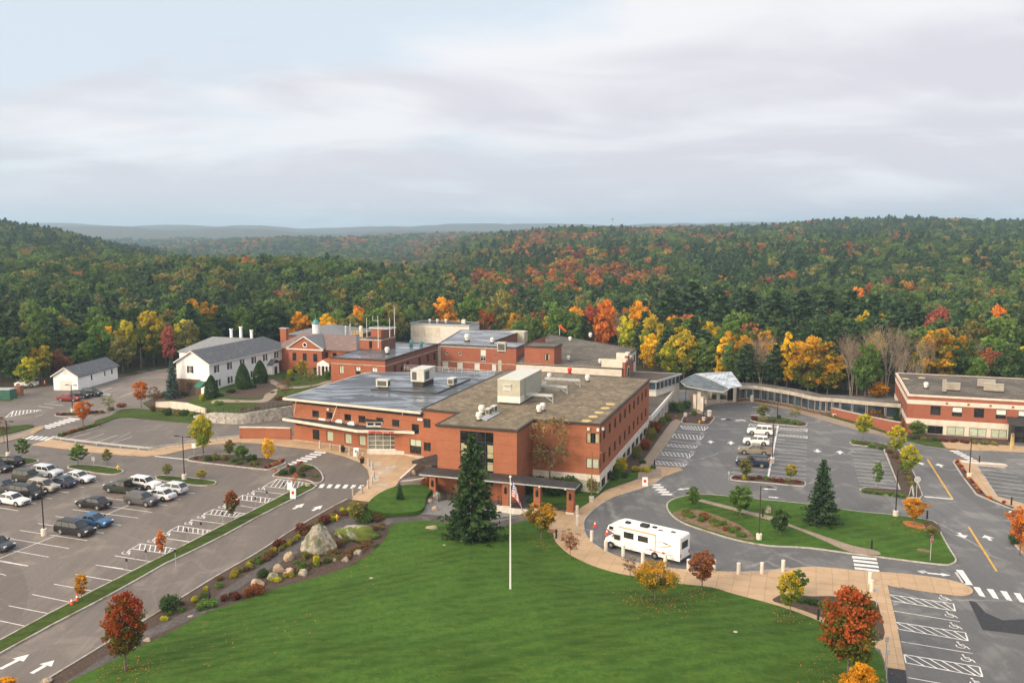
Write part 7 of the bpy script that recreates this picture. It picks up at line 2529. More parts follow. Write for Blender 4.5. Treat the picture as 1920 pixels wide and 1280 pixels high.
# ------------------------------------------------------------------ woods: the trees of the edge one by one, the rest of the forest as one mass
PAL.update({'mid': ((0.055, 0.092, 0.024), (0.09, 0.135, 0.034)), 'bluegreen': ((0.036, 0.06, 0.03), (0.055, 0.085, 0.038))})
DESC = {'green': 'green', 'dark': 'dark green', 'pine': 'dark', 'mid': 'deep green', 'lime': 'lime green', 'yellow': 'bright yellow', 'gold': 'golden orange', 'yg': 'yellow green', 'orange': 'orange', 'red': 'red', 'rust': 'russet',
  'olive': 'olive green', 'goldgreen': 'gold and green', 'brown': 'brown', 'pinkred': 'dull red', 'dead': 'leafless grey brown', 'maroon': 'dark red', 'bluegreen': 'blue green', 'orgreen': 'orange and green'}
taken = []

def wood(kind, px, D, ty, wpx, pal, label, group=None, base=None):
 x = (px - 960) / F * D
 zb = float(np.atleast_1d(terrain(x, D))[0]) - 0.6 if base is None else base
 zt = PD(px, ty, D)[2]
 r = wpx / 2 / F * D
 taken.append((x, D, r))
 name = {'pine': 'pine_tree', 'bare': 'bare_tree', 'spruce': 'spruce_tree'}.get(kind, 'broadleaf_tree')
 return plant(kind, (x, D, zb), max(3, zt - zb), r * 1.1, pal, name, label, 'tree', group)

EDGE = [
 ('round', 62, 208, 648, 56, 'yg', 'large yellow green tree at the far left beside the white van'), ('round', 20, 205, 640, 60, 'dark', 'dark green tree at the left edge behind the green dumpster'),
 ('round', 100, 214, 655, 50, 'rust', 'brownish tree between the yellow green tree and the white garage'), ('round', 128, 226, 612, 66, 'dark', 'tall dark broadleaf tree behind the white garage'),
 ('round', 196, 232, 612, 44, 'yellow', 'bright yellow tree above the right end of the white garage'), ('round', 232, 234, 598, 44, 'lime', 'lime green tree right of the bright yellow tree'),
 ('round', 282, 236, 585, 52, 'yg', 'broad yellow green tree left of the red brown tree'), ('oval', 312, 232, 608, 30, 'pinkred', 'slim red brown tree beside the white annex'),
 ('round', 350, 250, 572, 70, 'green', 'large fresh green tree behind the white annex'), ('round', 375, 258, 560, 70, 'goldgreen', 'tall green and gold tree behind the white annex chimneys'), ('round', 262, 240, 620, 44, 'green', 'green tree above the lot end by the annex'),
 ('round', 560, 262, 585, 50, 'gold', 'golden tree behind the brick chimney'), ('round', 612, 262, 588, 44, 'yellow', 'deep yellow tree right of the green dome'), ('round', 500, 262, 560, 80, 'dark', 'broad dark green tree behind the slate roof'),
 ('round', 655, 270, 588, 50, 'olive', 'olive tree behind the yellow roof railing'), ('round', 700, 275, 578, 60, 'green', 'green tree behind the roof antennas'), ('round', 735, 280, 566, 56, 'olive', 'olive tree left of the white utility building'),
 ('round', 835, 300, 556, 60, 'gold', 'large golden tree behind the white utility building'), ('round', 800, 298, 570, 50, 'dark', 'dark green tree behind the white utility building'), ('round', 880, 305, 548, 60, 'green', 'tall green tree right of the golden tree'),
 ('round', 912, 290, 580, 46, 'orgreen', 'orange and green tree behind the rooftop unit'), ('round', 938, 300, 540, 66, 'olive', 'very tall olive tree left of the orange windsock'), ('round', 965, 285, 585, 40, 'goldgreen', 'gold tree low beside the grey flat roof'),
 ('round', 1000, 275, 588, 54, 'mid', 'deep green tree behind the flat roofed rear wing'), ('round', 1050, 270, 572, 60, 'green', 'bright green tree behind the orange windsock'), ('round', 1030, 282, 592, 36, 'yg', 'yellow green tree beside the windsock'),
 ('round', 1108, 272, 572, 38, 'red', 'dark red tree above the rear wing roof'), ('round', 1135, 270, 560, 50, 'orange', 'vivid orange red tree above the rear wing roof'), ('bare', 1165, 268, 580, 36, 'dead', 'leafless tree right of the orange red tree'),
 ('round', 1200, 262, 566, 62, 'gold', 'large golden orange tree above the corner of the rear wing'), ('round', 1228, 246, 590, 60, 'yg', 'yellow green tree below the golden orange tree'), ('round', 1222, 236, 625, 44, 'yellow', 'yellow tree beside the rear wing end'),
 ('oval', 1276, 228, 612, 44, 'yg', 'tall narrow yellow and green tree left of the glass canopy'), ('pine', 1250, 232, 620, 50, 'pine', 'dark pine between the two yellow trees left of the canopy'), ('pine', 1318, 226, 618, 72, 'pine', 'broad dark pine directly behind the glass canopy'),
 ('oval', 1362, 218, 632, 40, 'yellow', 'single bright yellow tree right of the glass canopy'), ('round', 1300, 248, 592, 60, 'green', 'green tree above the glass canopy'), ('round', 1375, 240, 600, 50, 'green', 'bright green tree behind the single bright yellow tree'),
 ('bare', 1418, 214, 628, 44, 'dead', 'leafless grey tree right of the bright yellow tree'), ('bare', 1440, 222, 622, 40, 'dead', 'leafless forked tree left of the golden pillar tree'), ('round', 1440, 218, 640, 40, 'goldgreen', 'gold and green tree low behind the leafless trees'),
 ('oval', 1482, 208, 622, 34, 'yellow', 'golden pillar tree left of the great golden maple'), ('round', 1540, 210, 632, 104, 'goldgreen', 'great golden maple in the middle of the wood edge'), ('round', 1520, 218, 628, 60, 'gold', 'orange crown behind the great golden maple'),
 ('round', 1588, 214, 662, 60, 'olive', 'olive tree right of the great golden maple'), ('bare', 1600, 214, 612, 60, 'dead', 'tall leafless tree right of the great golden maple'), ('bare', 1638, 210, 614, 50, 'dead', 'tall leafless tree in the middle of the bare group'),
 ('bare', 1672, 206, 606, 56, 'dead', 'tallest leafless tree left of the east building'), ('bare', 1700, 208, 612, 56, 'dead', 'pale leafless tree at the corner of the east building'), ('bare', 1742, 206, 622, 50, 'dead', 'pale leafless tree behind the east building roof'),
 ('round', 1770, 206, 614, 84, 'goldgreen', 'wide gold and green tree behind the east building'), ('round', 1815, 208, 630, 60, 'goldgreen', 'gold and green tree above the rooftop units'), ('round', 1655, 202, 716, 44, 'gold', 'low golden tree beside the end of the glazed walkway'),
 ('round', 1860, 204, 652, 44, 'rust', 'russet tree behind the east building'), ('round', 1900, 202, 640, 70, 'dark', 'dark green tree at the right edge behind the east building'), ('round', 1765, 262, 575, 62, 'pinkred', 'dull red tree above the gold and green tree'),
 ('round', 1800, 275, 580, 40, 'maroon', 'dark red tree right of the dull red tree'), ('round', 1872, 268, 570, 50, 'orange', 'orange tree high at the right edge'), ('round', 1905, 225, 645, 60, 'green', 'green tree at the far right of the wood edge'),
 ('round', 1258, 226, 640, 44, 'lime', 'lime tree low between the yellow trees left of the glass canopy'), ('round', 1335, 238, 604, 60, 'yg', 'yellow green crown above the glass canopy'), ('round', 1398, 228, 622, 50, 'green', 'fresh green tree between the yellow tree and the leafless tree'),
 ('round', 1180, 258, 592, 46, 'lime', 'lime tree at the far corner of the rear wing roof'), ('round', 150, 222, 640, 50, 'green', 'green tree directly behind the white garage roof'), ('round', 222, 226, 630, 50, 'olive', 'olive tree right behind the garage end'),
 ('round', 340, 240, 600, 50, 'lime', 'lime green tree left of the white annex'), ('round', 975, 276, 600, 44, 'green', 'green tree behind the pale green plant unit'), ('round', 1075, 268, 585, 50, 'green', 'green tree left of the dark red tree'), ('round', 1560, 205, 668, 60, 'goldgreen', 'lower golden tree in front of the great golden maple'),
 ('round', 1840, 200, 668, 50, 'green', 'green tree behind the middle of the east roof'), ('round', 40, 200, 668, 46, 'lime', 'small lime tree behind the white van'),
 ('pine', 1256, 285, 540, 80, 'pine', 'tall dark pine above the yellow trees'), ('pine', 1300, 290, 528, 90, 'pine', 'tallest dark pine above the glass canopy'), ('pine', 1352, 285, 540, 80, 'pine', 'dark pine right of the tallest pine'), ('pine', 1405, 290, 545, 80, 'pine', 'dark pine above the leafless trees'),
 ('pine', 1455, 285, 545, 84, 'pine', 'dark pine above the golden pillar tree'), ('pine', 1508, 280, 545, 84, 'pine', 'dark pine above the great golden maple'), ('pine', 1555, 285, 543, 80, 'pine', 'dark pine right above the great golden maple'), ('pine', 1598, 280, 545, 80, 'pine', 'dark pine left of the dark gap'),
 ('pine', 1640, 275, 552, 76, 'pine', 'dark pine above the bare group'), ('pine', 1690, 278, 565, 72, 'pine', 'dark pine above the corner of the east building'), ('pine', 1722, 272, 570, 70, 'pine', 'dark pine left of the dull red tree'),
]
for k, px, D, ty, w, pal, lb in EDGE:
 wood(k, px, D, ty, w, pal, lb)
for x, yb, yt, lb in ((311, 680, 612, 'tall grey utility pole in front of the red brown tree'), (265, 690, 651, 'shorter wooden utility pole beyond the white garage')):
 q = Gb(x, yb)
 t = thing('utility_pole', (*q, 2.3), lb, 'pole')
 mb = MB()
 zt = PD(x, yt, q[1])[2]
 mb.tube((*q, 2.3), (*q, zt), 0.17, 0.11, 7)
 mb.build('shaft', 'bark', t)

def edge_depth(px):
 return np.interp(px, [-300, 0, 90, 130, 330, 420, 560, 700, 760, 900, 940, 1000, 1180, 1230, 1300, 1400, 1680, 1800, 2200], [206, 206, 214, 226, 232, 255, 266, 278, 300, 304, 296, 272, 268, 236, 222, 210, 200, 202, 205])

def free(x, y, r):
 return all((x - a) ** 2 + (y - b) ** 2 > (0.42 * (r + c)) ** 2 for a, b, c in taken)

WHERE = ((330, 'in the wood behind the white garage'), (760, 'in the wood behind the slate roofs'), (1180, 'in the wood behind the hospital roofs'), (1460, 'in the wood above the glass canopy'), (1700, 'in the wood behind the glazed walkway'), (4000, 'in the wood behind the east building'))
_R3 = random.Random(31)
cnt = 0
for ring_i in range(9):
 for _ in range(150):
  px = _R3.uniform(-60, 1985)
  D = float(edge_depth(px)) + 2 + ring_i * 8 + _R3.uniform(-3, 3)
  if D > 330 or cnt > 225:
   continue
  left = px < 760
  pz = 0.35 if (left and ring_i > 1) else 0.2 if px < 1180 else (0.6 if 1180 < px < 1640 and ring_i > 2 else 0.25)
  u = _R3.random()
  if u < pz:
   k, hh, rr, pal = 'pine', _R3.uniform(11, 16), _R3.uniform(3.2, 4.6), 'pine'
  elif px > 1400 and ring_i < 3 and u < pz + 0.35:
   k, hh, rr, pal = 'bare', _R3.uniform(10, 14), _R3.uniform(2.5, 3.6), 'dead'
  else:
   k = 'round'
   hh, rr = _R3.uniform(9, 14), _R3.uniform(3.2, 5)
   w = {'mid': 5, 'green': 3, 'dark': 4, 'olive': 2.5, 'yg': 0.8, 'gold': 0.5, 'rust': 0.5} if left else {'mid': 3, 'green': 3, 'dark': 2, 'olive': 3, 'yg': 2, 'lime': 1.2, 'goldgreen': 2, 'gold': 0.5, 'rust': 0.4, 'orange': 0.3, 'pinkred': 0.3}
   pal = _R3.choices(list(w), list(w.values()))[0]
  x = (px - 960) / F * D
  if not free(x, D, rr):
   continue
  taken.append((x, D, rr))
  zb = float(np.atleast_1d(terrain(x, D))[0]) - 0.7
  lb = next(t for a, t in WHERE if px < a)
  nm = {'pine': 'pine_tree', 'bare': 'bare_tree'}.get(k, 'broadleaf_tree')
  plant(k, (x, D, zb), hh, rr, pal, nm, f"{DESC[pal]} {'pine' if k == 'pine' else 'tree'} {lb}", 'tree', f"{DESC[pal]} {'pines' if k == 'pine' else 'trees'} {lb}")
  cnt += 1

pc = bpy.data.collections.new('forest_kinds')
KINDS_ = []

def far_proto(nm, data, flat=0.0):
 L, leaf, cl, ti, tb = data
 me = leaf_mesh(nm, L, leaf, cl, ti, ['leaves_far', 'bark'], tb, flat)
 o = bpy.data.objects.new(nm, me)
 pc.objects.link(o)
 KINDS_.append(nm)

for i in range(4):
 far_proto(f'a_broadleaf_{i}', broadleaf(200 + i, 13, 4.5, 0.15, 70, 26, 0.5, 1.0, far=True))
for i in range(4):
 far_proto(f'b_pine_{i}', pine(210 + i, 16, 4.4, 0.22, 18, True, 0.7), 0.2)

def forest():
 g = np.random.default_rng(77)
 X, Y, S = [], [], []
 for d0, d1, sp, sc in ((215, 420, 5.0, 1.0), (420, 650, 5.4, 1.0), (650, 1050, 6.2, 1.05), (1050, 1600, 7.8, 1.15), (1600, 2700, 13.5, 1.6)):
  n = int(0.66 * (d1 ** 2 - d0 ** 2) / sp ** 2)
  D = np.sqrt(g.uniform(d0 ** 2, d1 ** 2, n))
  a = g.uniform(-0.66, 0.66, n)
  X.append(a * D)
  Y.append(D)
  S.append(np.full(n, sc))
 X, Y, S = np.concatenate(X), np.concatenate(Y), np.concatenate(S)
 pxs = 960 + F * X / Y
 keep = Y > edge_depth(pxs) + 7
 tk = np.array(taken)
 near = Y < 345
 dm = np.full(len(X), 99.0)
 idx = np.where(near)[0]
 for s in range(0, len(idx), 2000):
  i = idx[s:s + 2000]
  dm[i] = (np.hypot(X[i][:, None] - tk[:, 0], Y[i][:, None] - tk[:, 1]) - tk[:, 2] * 0.8).min(1)
 keep &= dm > 2.0
 Z = terrain(X, Y)
 X, Y, S, Z, pxs = X[keep], Y[keep], S[keep], Z[keep], pxs[keep]
 n = len(X)
 py = 640 - F * np.tan(np.arctan2(Z + 14 - H, Y) + PIT)
 f1 = np.sin(X * 0.013 + 1.1) + np.sin(Y * 0.011 + X * 0.006) + np.sin(X * 0.031 - Y * 0.017)
 f2 = np.sin(X * 0.009 - Y * 0.008 + 2) + np.sin(X * 0.027 + Y * 0.021 + 0.5)
 pin = 0.13 + 0.09 * f1 + np.where((pxs < 500) & (Y < 340), 0.25, 0) + np.where((pxs > 1300) & (Y > 450), 0.25, 0) + np.where((pxs < 300) & (Y > 600), 0.25, 0) + np.where((pxs > 1180) & (Y < 380), 0.25, 0)
 isp = g.random(n) < pin
 fa = np.sin(X * 0.035 + 0.6 + np.sin(Y * 0.018)) + np.sin(Y * 0.027 + X * 0.012) + 0.7 * np.sin(X * 0.071 - Y * 0.043)
 dens = np.interp(pxs, [0, 640, 800, 940, 1250, 1400, 1920], [-1.2, -0.9, 0.1, 0.75, 0.45, -0.35, -0.55]) + np.where(Y < 420, -0.5, 0)
 dens = np.where((Y > 1600) & (pxs > 250), 0.5, dens)
 aut = np.where(fa + dens * 1.3 > 0.9, 0.62, 0.03)
 aut = np.where((pxs < 640) & (Y < 1500), 0.012, aut)
 au = (~isp) & (g.random(n) < aut)
 names = ['mid', 'dark', 'green', 'olive', 'orange', 'gold', 'rust', 'pinkred', 'yg', 'pine', 'bluegreen']
 cho = np.where(isp, g.choice([9, 9, 10], n), np.where(au, g.choice([4, 4, 5, 6, 6, 7, 8], n), g.choice([0, 0, 1, 1, 1, 2, 3], n)))
 c1 = np.array([PAL[k][0] for k in names])[cho]
 c2 = np.array([PAL[k][1] for k in names])[cho]
 haze_mute = (au & (Y > 400))[:, None]  # distant autumn crowns: greying by haze put into the leaf colours
 c1 = np.where(haze_mute, c1 * 0.62 + 0.022, c1)
 c2 = np.where(haze_mute, c2 * 0.62 + 0.022, c2)
 j = g.uniform(0.75, 1.25, (n, 1))
 kd = np.where(isp, g.integers(4, 8, n), g.integers(0, 4, n))
 sc = S * g.uniform(0.75, 1.2, n)
 me = bpy.data.meshes.new('forest')
 me.vertices.add(n)
 me.vertices.foreach_set('co', np.stack([X, Y, Z - 0.8], 1).ravel())
 for nm, arr in (('kindex', kd),):
  me.attributes.new(nm, 'INT', 'POINT').data.foreach_set('value', arr.astype(np.int32))
 for nm, arr in (('rot', g.uniform(0, 6.28, n)),):
  me.attributes.new(nm, 'FLOAT', 'POINT').data.foreach_set('value', arr.astype(np.float32))
 zsc = sc * np.where(S > 1, 1 / S, 1) * np.where(isp, g.uniform(0.72, 1.02, n), g.uniform(0.85, 1.15, n))
 me.attributes.new('siz', 'FLOAT_VECTOR', 'POINT').data.foreach_set('vector', np.stack([sc, sc, zsc], 1).astype(np.float32).ravel())
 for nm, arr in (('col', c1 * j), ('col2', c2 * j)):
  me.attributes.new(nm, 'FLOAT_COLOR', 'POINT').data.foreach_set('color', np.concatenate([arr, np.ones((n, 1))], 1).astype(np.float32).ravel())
 me.update()
 o = bpy.data.objects.new('forest', me)
 COL.objects.link(o)
 tag(o, 'dense mixed autumn forest covering the hills to the horizon', 'forest', None, 'stuff')
 ng = bpy.data.node_groups.new('forest_scatter', 'GeometryNodeTree')
 ng.interface.new_socket('Geometry', in_out='INPUT', socket_type='NodeSocketGeometry')
 ng.interface.new_socket('Geometry', in_out='OUTPUT', socket_type='NodeSocketGeometry')
 N = ng.nodes.new
 gi, go = N('NodeGroupInput'), N('NodeGroupOutput')
 ip = N('GeometryNodeInstanceOnPoints')
 ci = N('GeometryNodeCollectionInfo')
 ci.inputs['Collection'].default_value = pc
 ci.inputs['Separate Children'].default_value = True
 ci.inputs['Reset Children'].default_value = True
 ip.inputs['Pick Instance'].default_value = True

 def attr(nm, t):
  a = N('GeometryNodeInputNamedAttribute')
  a.data_type = t
  a.inputs['Name'].default_value = nm
  return [s for s in a.outputs if s.enabled and s.name == 'Attribute'][0]
 cx = N('ShaderNodeCombineXYZ')
 ng.links.new(attr('rot', 'FLOAT'), cx.inputs[2])
 for a, b in ((gi.outputs[0], ip.inputs['Points']), (ci.outputs[0], ip.inputs['Instance']), (attr('kindex', 'INT'), ip.inputs['Instance Index']), (cx.outputs[0], ip.inputs['Rotation']), (attr('siz', 'FLOAT_VECTOR'), ip.inputs['Scale']), (ip.outputs[0], go.inputs[0])):
  ng.links.new(a, b)
 md = o.modifiers.new('scatter', 'NODES')
 md.node_group = ng
 print('forest', n)

forest()
# ------------------------------------------------------------------ vehicles
VS = {  # length, width, height, belt, windscreen foot, roof front, roof rear, rear glass foot, bonnet height, boot height
 'sedan': (4.75, 1.82, 1.46, 0.93, 0.95, 0.25, -1.15, -1.75, 0.84, 0.95), 'suv': (4.6, 1.84, 1.66, 1.06, 1.05, 0.45, -1.85, -2.2, 1.0, 1.06), 'van': (5.0, 1.94, 1.7, 1.02, 1.35, 0.65, -2.15, -2.45, 0.94, 1.02),
 'hatch': (4.4, 1.78, 1.52, 0.96, 1.1, 0.4, -1.5, -2.1, 0.88, 0.96), 'boxsuv': (4.7, 1.88, 1.78, 1.1, 0.85, 0.5, -2.05, -2.25, 1.05, 1.1), 'pickup': (5.5, 1.92, 1.82, 1.12, 0.95, 0.4, -0.75, -0.95, 1.08, 1.1), 'cargo': (4.75, 1.83, 1.84, 1.1, 1.25, 0.6, -2.2, -2.3, 1.02, 1.1),
}

def box_section(mb, secs):
 """loft rounded cross-sections (x, half width, z low, z high)"""
 rings = []
 for x, w, a, b in secs:
  m = a + (b - a) * 0.55
  rings.append([(x, -w * 0.92, a), (x, -w, a + 0.12), (x, -w, m), (x, -w * 0.95, b - 0.06), (x, -w * 0.82, b), (x, 0, b + 0.025), (x, w * 0.82, b), (x, w * 0.95, b - 0.06), (x, w, m), (x, w, a + 0.12), (x, w * 0.92, a)])
 for i in range(len(rings) - 1):
  r, s = rings[i], rings[i + 1]
  for k in range(len(r) - 1):
   mb.face([r[k], s[k], s[k + 1], r[k + 1]])
  mb.face([r[-1], s[-1], s[0], r[0]])
 mb.face(rings[0])
 mb.face(rings[-1][::-1])

CARM = {}

def car_meshes(kind):
 if kind in CARM:
  return CARM[kind]
 L, Wd, Hh, bt, wf, rf, rr, rg, hb, bb = VS[kind]
 w = Wd / 2
 out = []

 def put(name, mb, mat, smooth=False, par=None):
  me_o = mb.build(name, mat, None, smooth, True)
  me = me_o.data
  bpy.data.objects.remove(me_o)
  out.append((name, me, par))
  return len(out) - 1
 mb = MB()
 pk = kind == 'pickup'
 tail = [(rg, w, 0.26, bt), (-L / 2 + 0.25, w * 0.98, 0.3, bb), (-L / 2 + 0.06, w * 0.93, 0.36, bb - 0.1), (-L / 2, w * 0.86, 0.42, bb - 0.25)]
 if pk:
  tail = [(rg, w, 0.3, bt), (rg - 0.03, w, 0.3, 0.72), (-L / 2 + 0.12, w, 0.34, 0.72), (-L / 2 + 0.1, w, 0.34, bt - 0.02), (-L / 2, w * 0.97, 0.4, bt - 0.04)]
 secs = [(L / 2, w * 0.8, 0.38, hb - 0.26), (L / 2 - 0.07, w * 0.9, 0.3, hb - 0.14), (L / 2 - 0.3, w * 0.97, 0.24, hb - 0.03), (wf + 0.1, w, 0.22, hb + 0.04), (wf - 0.25, w, 0.22, bt), (0, w, 0.22, bt)] + tail
 box_section(mb, secs)
 if pk:
  for s in (-1, 1):
   mb.prism([(rg, s * w * 0.86), (rg, s * w), (-L / 2 + 0.05, s * w), (-L / 2 + 0.05, s * w * 0.86)], 0.7, bt)
 wi = w * 0.74
 base = [(wf, -w * 0.9, bt - 0.02), (rg, -w * 0.9, bt - 0.02), (rg, w * 0.9, bt - 0.02), (wf, w * 0.9, bt - 0.02)]
 top = [(rf, -wi, Hh - 0.05), (rr, -wi, Hh - 0.05), (rr, wi, Hh - 0.05), (rf, wi, Hh - 0.05)]
 crown = [(rf - 0.12, -wi * 0.82, Hh), (rr + 0.1, -wi * 0.82, Hh), (rr + 0.1, wi * 0.82, Hh), (rf - 0.12, wi * 0.82, Hh)]
 for a, b in ((base, top), (top, crown)):
  for i in range(4):
   j = (i + 1) % 4
   mb.face([a[j], a[i], b[i], b[j]])
 mb.face(crown[::-1])
 put('body', mb, 'car_paint')

 def pane(q, m0=0.05, m1=0.06):
  q = [Vector(v) for v in q]
  n = (q[1] - q[0]).cross(q[3] - q[0]).normalized() * 0.012
  f = lambda u, v: q[0].lerp(q[1], u).lerp(q[3].lerp(q[2], u), v) + n
  p = MB()
  p.face([f(m0, m1), f(1 - m0, m1), f(1 - m0, 1 - m1 * 1.3), f(m0, 1 - m1 * 1.3)])
  return p
 put('windscreen', pane([base[0], base[3], top[3], top[0]]), 'car_glass')
 put('rear_window', pane([base[2], base[1], top[1], top[2]]), 'car_glass')
 if kind != 'cargo':
  cut = 0.46 if not pk else 0.62
  for s, (a, b, c, d) in ((1, (base[1], base[0], top[0], top[1])), (-1, (base[3], base[2], top[2], top[3]))):
   a, b, c, d = (Vector(v) for v in (a, b, c, d))
   cu = [0, 1 - cut, 1] if s == 1 else [0, cut, 1]
   if kind in ('suv', 'van', 'boxsuv'):
    cu = [0, 0.3, 0.64, 1] if s == 1 else [0, 0.36, 0.7, 1]
   for i in range(len(cu) - 1):
    put('side_window', pane([a.lerp(b, cu[i]), a.lerp(b, cu[i + 1]), d.lerp(c, cu[i + 1]), d.lerp(c, cu[i])], 0.05, 0.1), 'car_glass')
 else:
  for q in ([Vector(base[1]).lerp(Vector(base[0]), 0.74), base[0], top[0], Vector(top[1]).lerp(Vector(top[0]), 0.68)], [base[3], Vector(base[3]).lerp(Vector(base[2]), 0.26), Vector(top[3]).lerp(Vector(top[2]), 0.32), top[3]]):
   put('side_window', pane(q, 0.05, 0.1), 'car_glass')
 R = 0.33 if kind in ('sedan', 'hatch') else 0.37
 for x in (L * 0.305, -L * 0.285):
  for s in (-1, 1):
   ar = MB()
   pts = [(x + (R + 0.075) * math.cos(t), max(0.2, R + (R + 0.075) * math.sin(t))) for t in np.linspace(0, 2 * math.pi, 19)[:-1]]
   q = [(p[0], s * (w + 0.004), p[1]) for p in pts]
   ar.face(q if s < 0 else q[::-1])
   put('wheel_arch', ar, 'black_trim')
   ty = MB()
   ty.tube((x, s * (w - 0.2), R), (x, s * (w + 0.012), R), R, n=14)
   k = put('wheel', ty, 'tyre')
   rm = MB()
   rm.tube((x, s * (w - 0.02), R), (x, s * (w + 0.022), R), R * 0.66, R * 0.6, n=10)
   put('rim', rm, 'rim', False, k)
 for s in (-1, 1):
  h = MB()
  h.box((L / 2 - 0.16, s * w * 0.72, hb - 0.22), (0.2, w * 0.36, 0.15), (1, 0))
  put('headlight', h, 'head_lamp')
  t = MB()
  t.box((-L / 2 + 0.1, s * w * 0.8, bb - (0.32 if not pk else 0.3)), (0.14, w * 0.28, 0.2 if kind in ('sedan', 'hatch') else 0.34), (1, 0))
  put('taillight', t, 'tail_lamp')
  m = MB()
  m.box((wf - 0.2, s * (w + 0.09), bt + 0.02), (0.13, 0.2, 0.15), (1, 0))
  put('mirror', m, 'black_trim')
 g = MB()
 g.box((L / 2 - 0.02, 0, 0.42), (0.08, w * 1.1, 0.2), (1, 0))
 put('front_grille', g, 'black_trim')
 g = MB()
 g.box((-L / 2 + 0.012, 0, 0.62 if kind in ('sedan', 'hatch') else 0.75), (0.06, 0.4, 0.16), (1, 0))
 put('number_plate', g, 'plate')
 CARM[kind] = out
 return out

def car(kind, px, py, fwd, col, label, group=None, ang=None, g=None):
 q = (g or G)(px, py)
 a = math.radians(-18.5) + (0 if fwd > 0 else math.pi) if ang is None else math.radians(ang)
 name = {'pickup': 'pickup_truck', 'cargo': 'cargo_van', 'van': 'minivan'}.get(kind, 'parked_car')
 r = thing(name, (q[0], q[1], q[2] + 0.012), label, {'pickup': 'pickup truck', 'cargo': 'van', 'van': 'minivan'}.get(kind, 'car'), group)
 r.rotation_euler = (0, -math.atan(float(gz(q[0] + math.cos(a), q[1] + math.sin(a)) - gz(q[0], q[1]))), a)
 obs = []
 for nm, me, par in car_meshes(kind):
  o = bpy.data.objects.new(nm, me)
  COL.objects.link(o)
  o.parent = r if par is None else obs[par]
  if nm == 'body':
   o.color = (*col, 1)
  obs.append(o)
 return r

WL, EG = 'cars parked in the west lot', 'cars parked in the east lot'
K = lambda x, y: (x / 4.8, 800 + y / 4.8)
for kd, p, fw, c, lb in (
 ('boxsuv', (262, 492), 1, (0.045, 0.045, 0.035), 'dark olive boxy off-roader in the left row of the west lot'), ('suv', (428, 440), 1, (0.55, 0.58, 0.62), 'white sports utility car with bluish bonnet at the top of the left row'),
 ('sedan', (712, 487), 1, (0.62, 0.63, 0.66), 'silver white saloon nearest the middle lot island'), ('sedan', (552, 530), -1, (0.03, 0.045, 0.08), 'dark navy saloon showing its tail beside the silver white saloon'),
 ('suv', (392, 572), 1, (0.40, 0.36, 0.31), 'beige crossover between the navy saloon and the black minivan'), ('van', (250, 628), 1, (0.018, 0.017, 0.017), 'black minivan between the beige crossover and the white saloon'),
 ('sedan', (118, 690), 1, (0.72, 0.71, 0.69), 'bright white saloon at the near end of the left row'), ('suv', (35, 578), 1, (0.06, 0.065, 0.075), 'slate grey car cut by the left edge in the left row'),
 ('hatch', (90, 348), -1, (0.015, 0.015, 0.017), 'black hatchback by the leftmost lot island'), ('sedan', (-22, 395), 1, (0.02, 0.02, 0.024), 'dark car barely showing at the left edge'),
 ('pickup', (1110, 588), -1, (0.03, 0.035, 0.028), 'dark green pickup truck next to the white crossover'), ('suv', (1305, 548), 1, (0.74, 0.73, 0.72), 'white crossover right of the dark green pickup'),
 ('hatch', (1550, 588), -1, (0.55, 0.57, 0.6), 'silver estate car by the lamp island'), ('sedan', (1432, 645), -1, (0.6, 0.61, 0.64), 'pale silver saloon between the estate car and the grey crossover'),
 ('suv', (1278, 695), 1, (0.085, 0.08, 0.085), 'dark grey crossover with brownish sides in the middle row'), ('sedan', (845, 722), -1, (0.014, 0.014, 0.016), 'black saloon alone in the middle row'),
 ('sedan', (850, 880), 1, (0.035, 0.11, 0.24), 'bright blue saloon in the middle row'), ('van', (680, 960), 1, (0.022, 0.021, 0.023), 'black minivan beside the bright blue saloon'), ('hatch', (-30, 1098), 1, (0.05, 0.06, 0.075), 'dark blue grey car cut by the left edge near the drive'),
):
 car(kd, *K(*p), fw, c, lb, WL)
for kd, x, y, fw, c, lb in (('boxsuv', 1425, 814, -1, (0.76, 0.75, 0.73), 'large white off-roader farthest in the east lot'), ('suv', 1418, 833, -1, (0.76, 0.75, 0.74), 'white crossover between the white off-roader and the tan pickup'),
       ('pickup', 1415, 851, -1, (0.22, 0.19, 0.15), 'tan grey pickup truck in the east lot'), ('boxsuv', 1411, 873, -1, (0.016, 0.024, 0.05), 'long navy sports utility car nearest in the east lot')):
 r = car(kd, x, y, fw, c, lb, EG)
 if 'navy' in lb:
  r.scale = (1.12, 1.05, 1.02)
U = 'cars parked by the upper lot'
car('sedan', 130, 751, 1, (0.22, 0.015, 0.02), 'dark red car below the white garage', U, ang=-6)
car('suv', 151, 746, 1, (0.015, 0.015, 0.016), 'black car right of the dark red car', U, ang=-12)
car('suv', 172, 742, 1, (0.03, 0.034, 0.035), 'dark grey sports utility car at the end of the upper row', U, ang=-12)
car('cargo', 50, 724, -1, (0.74, 0.75, 0.77), 'white delivery van parked left of the garage', None, ang=186)

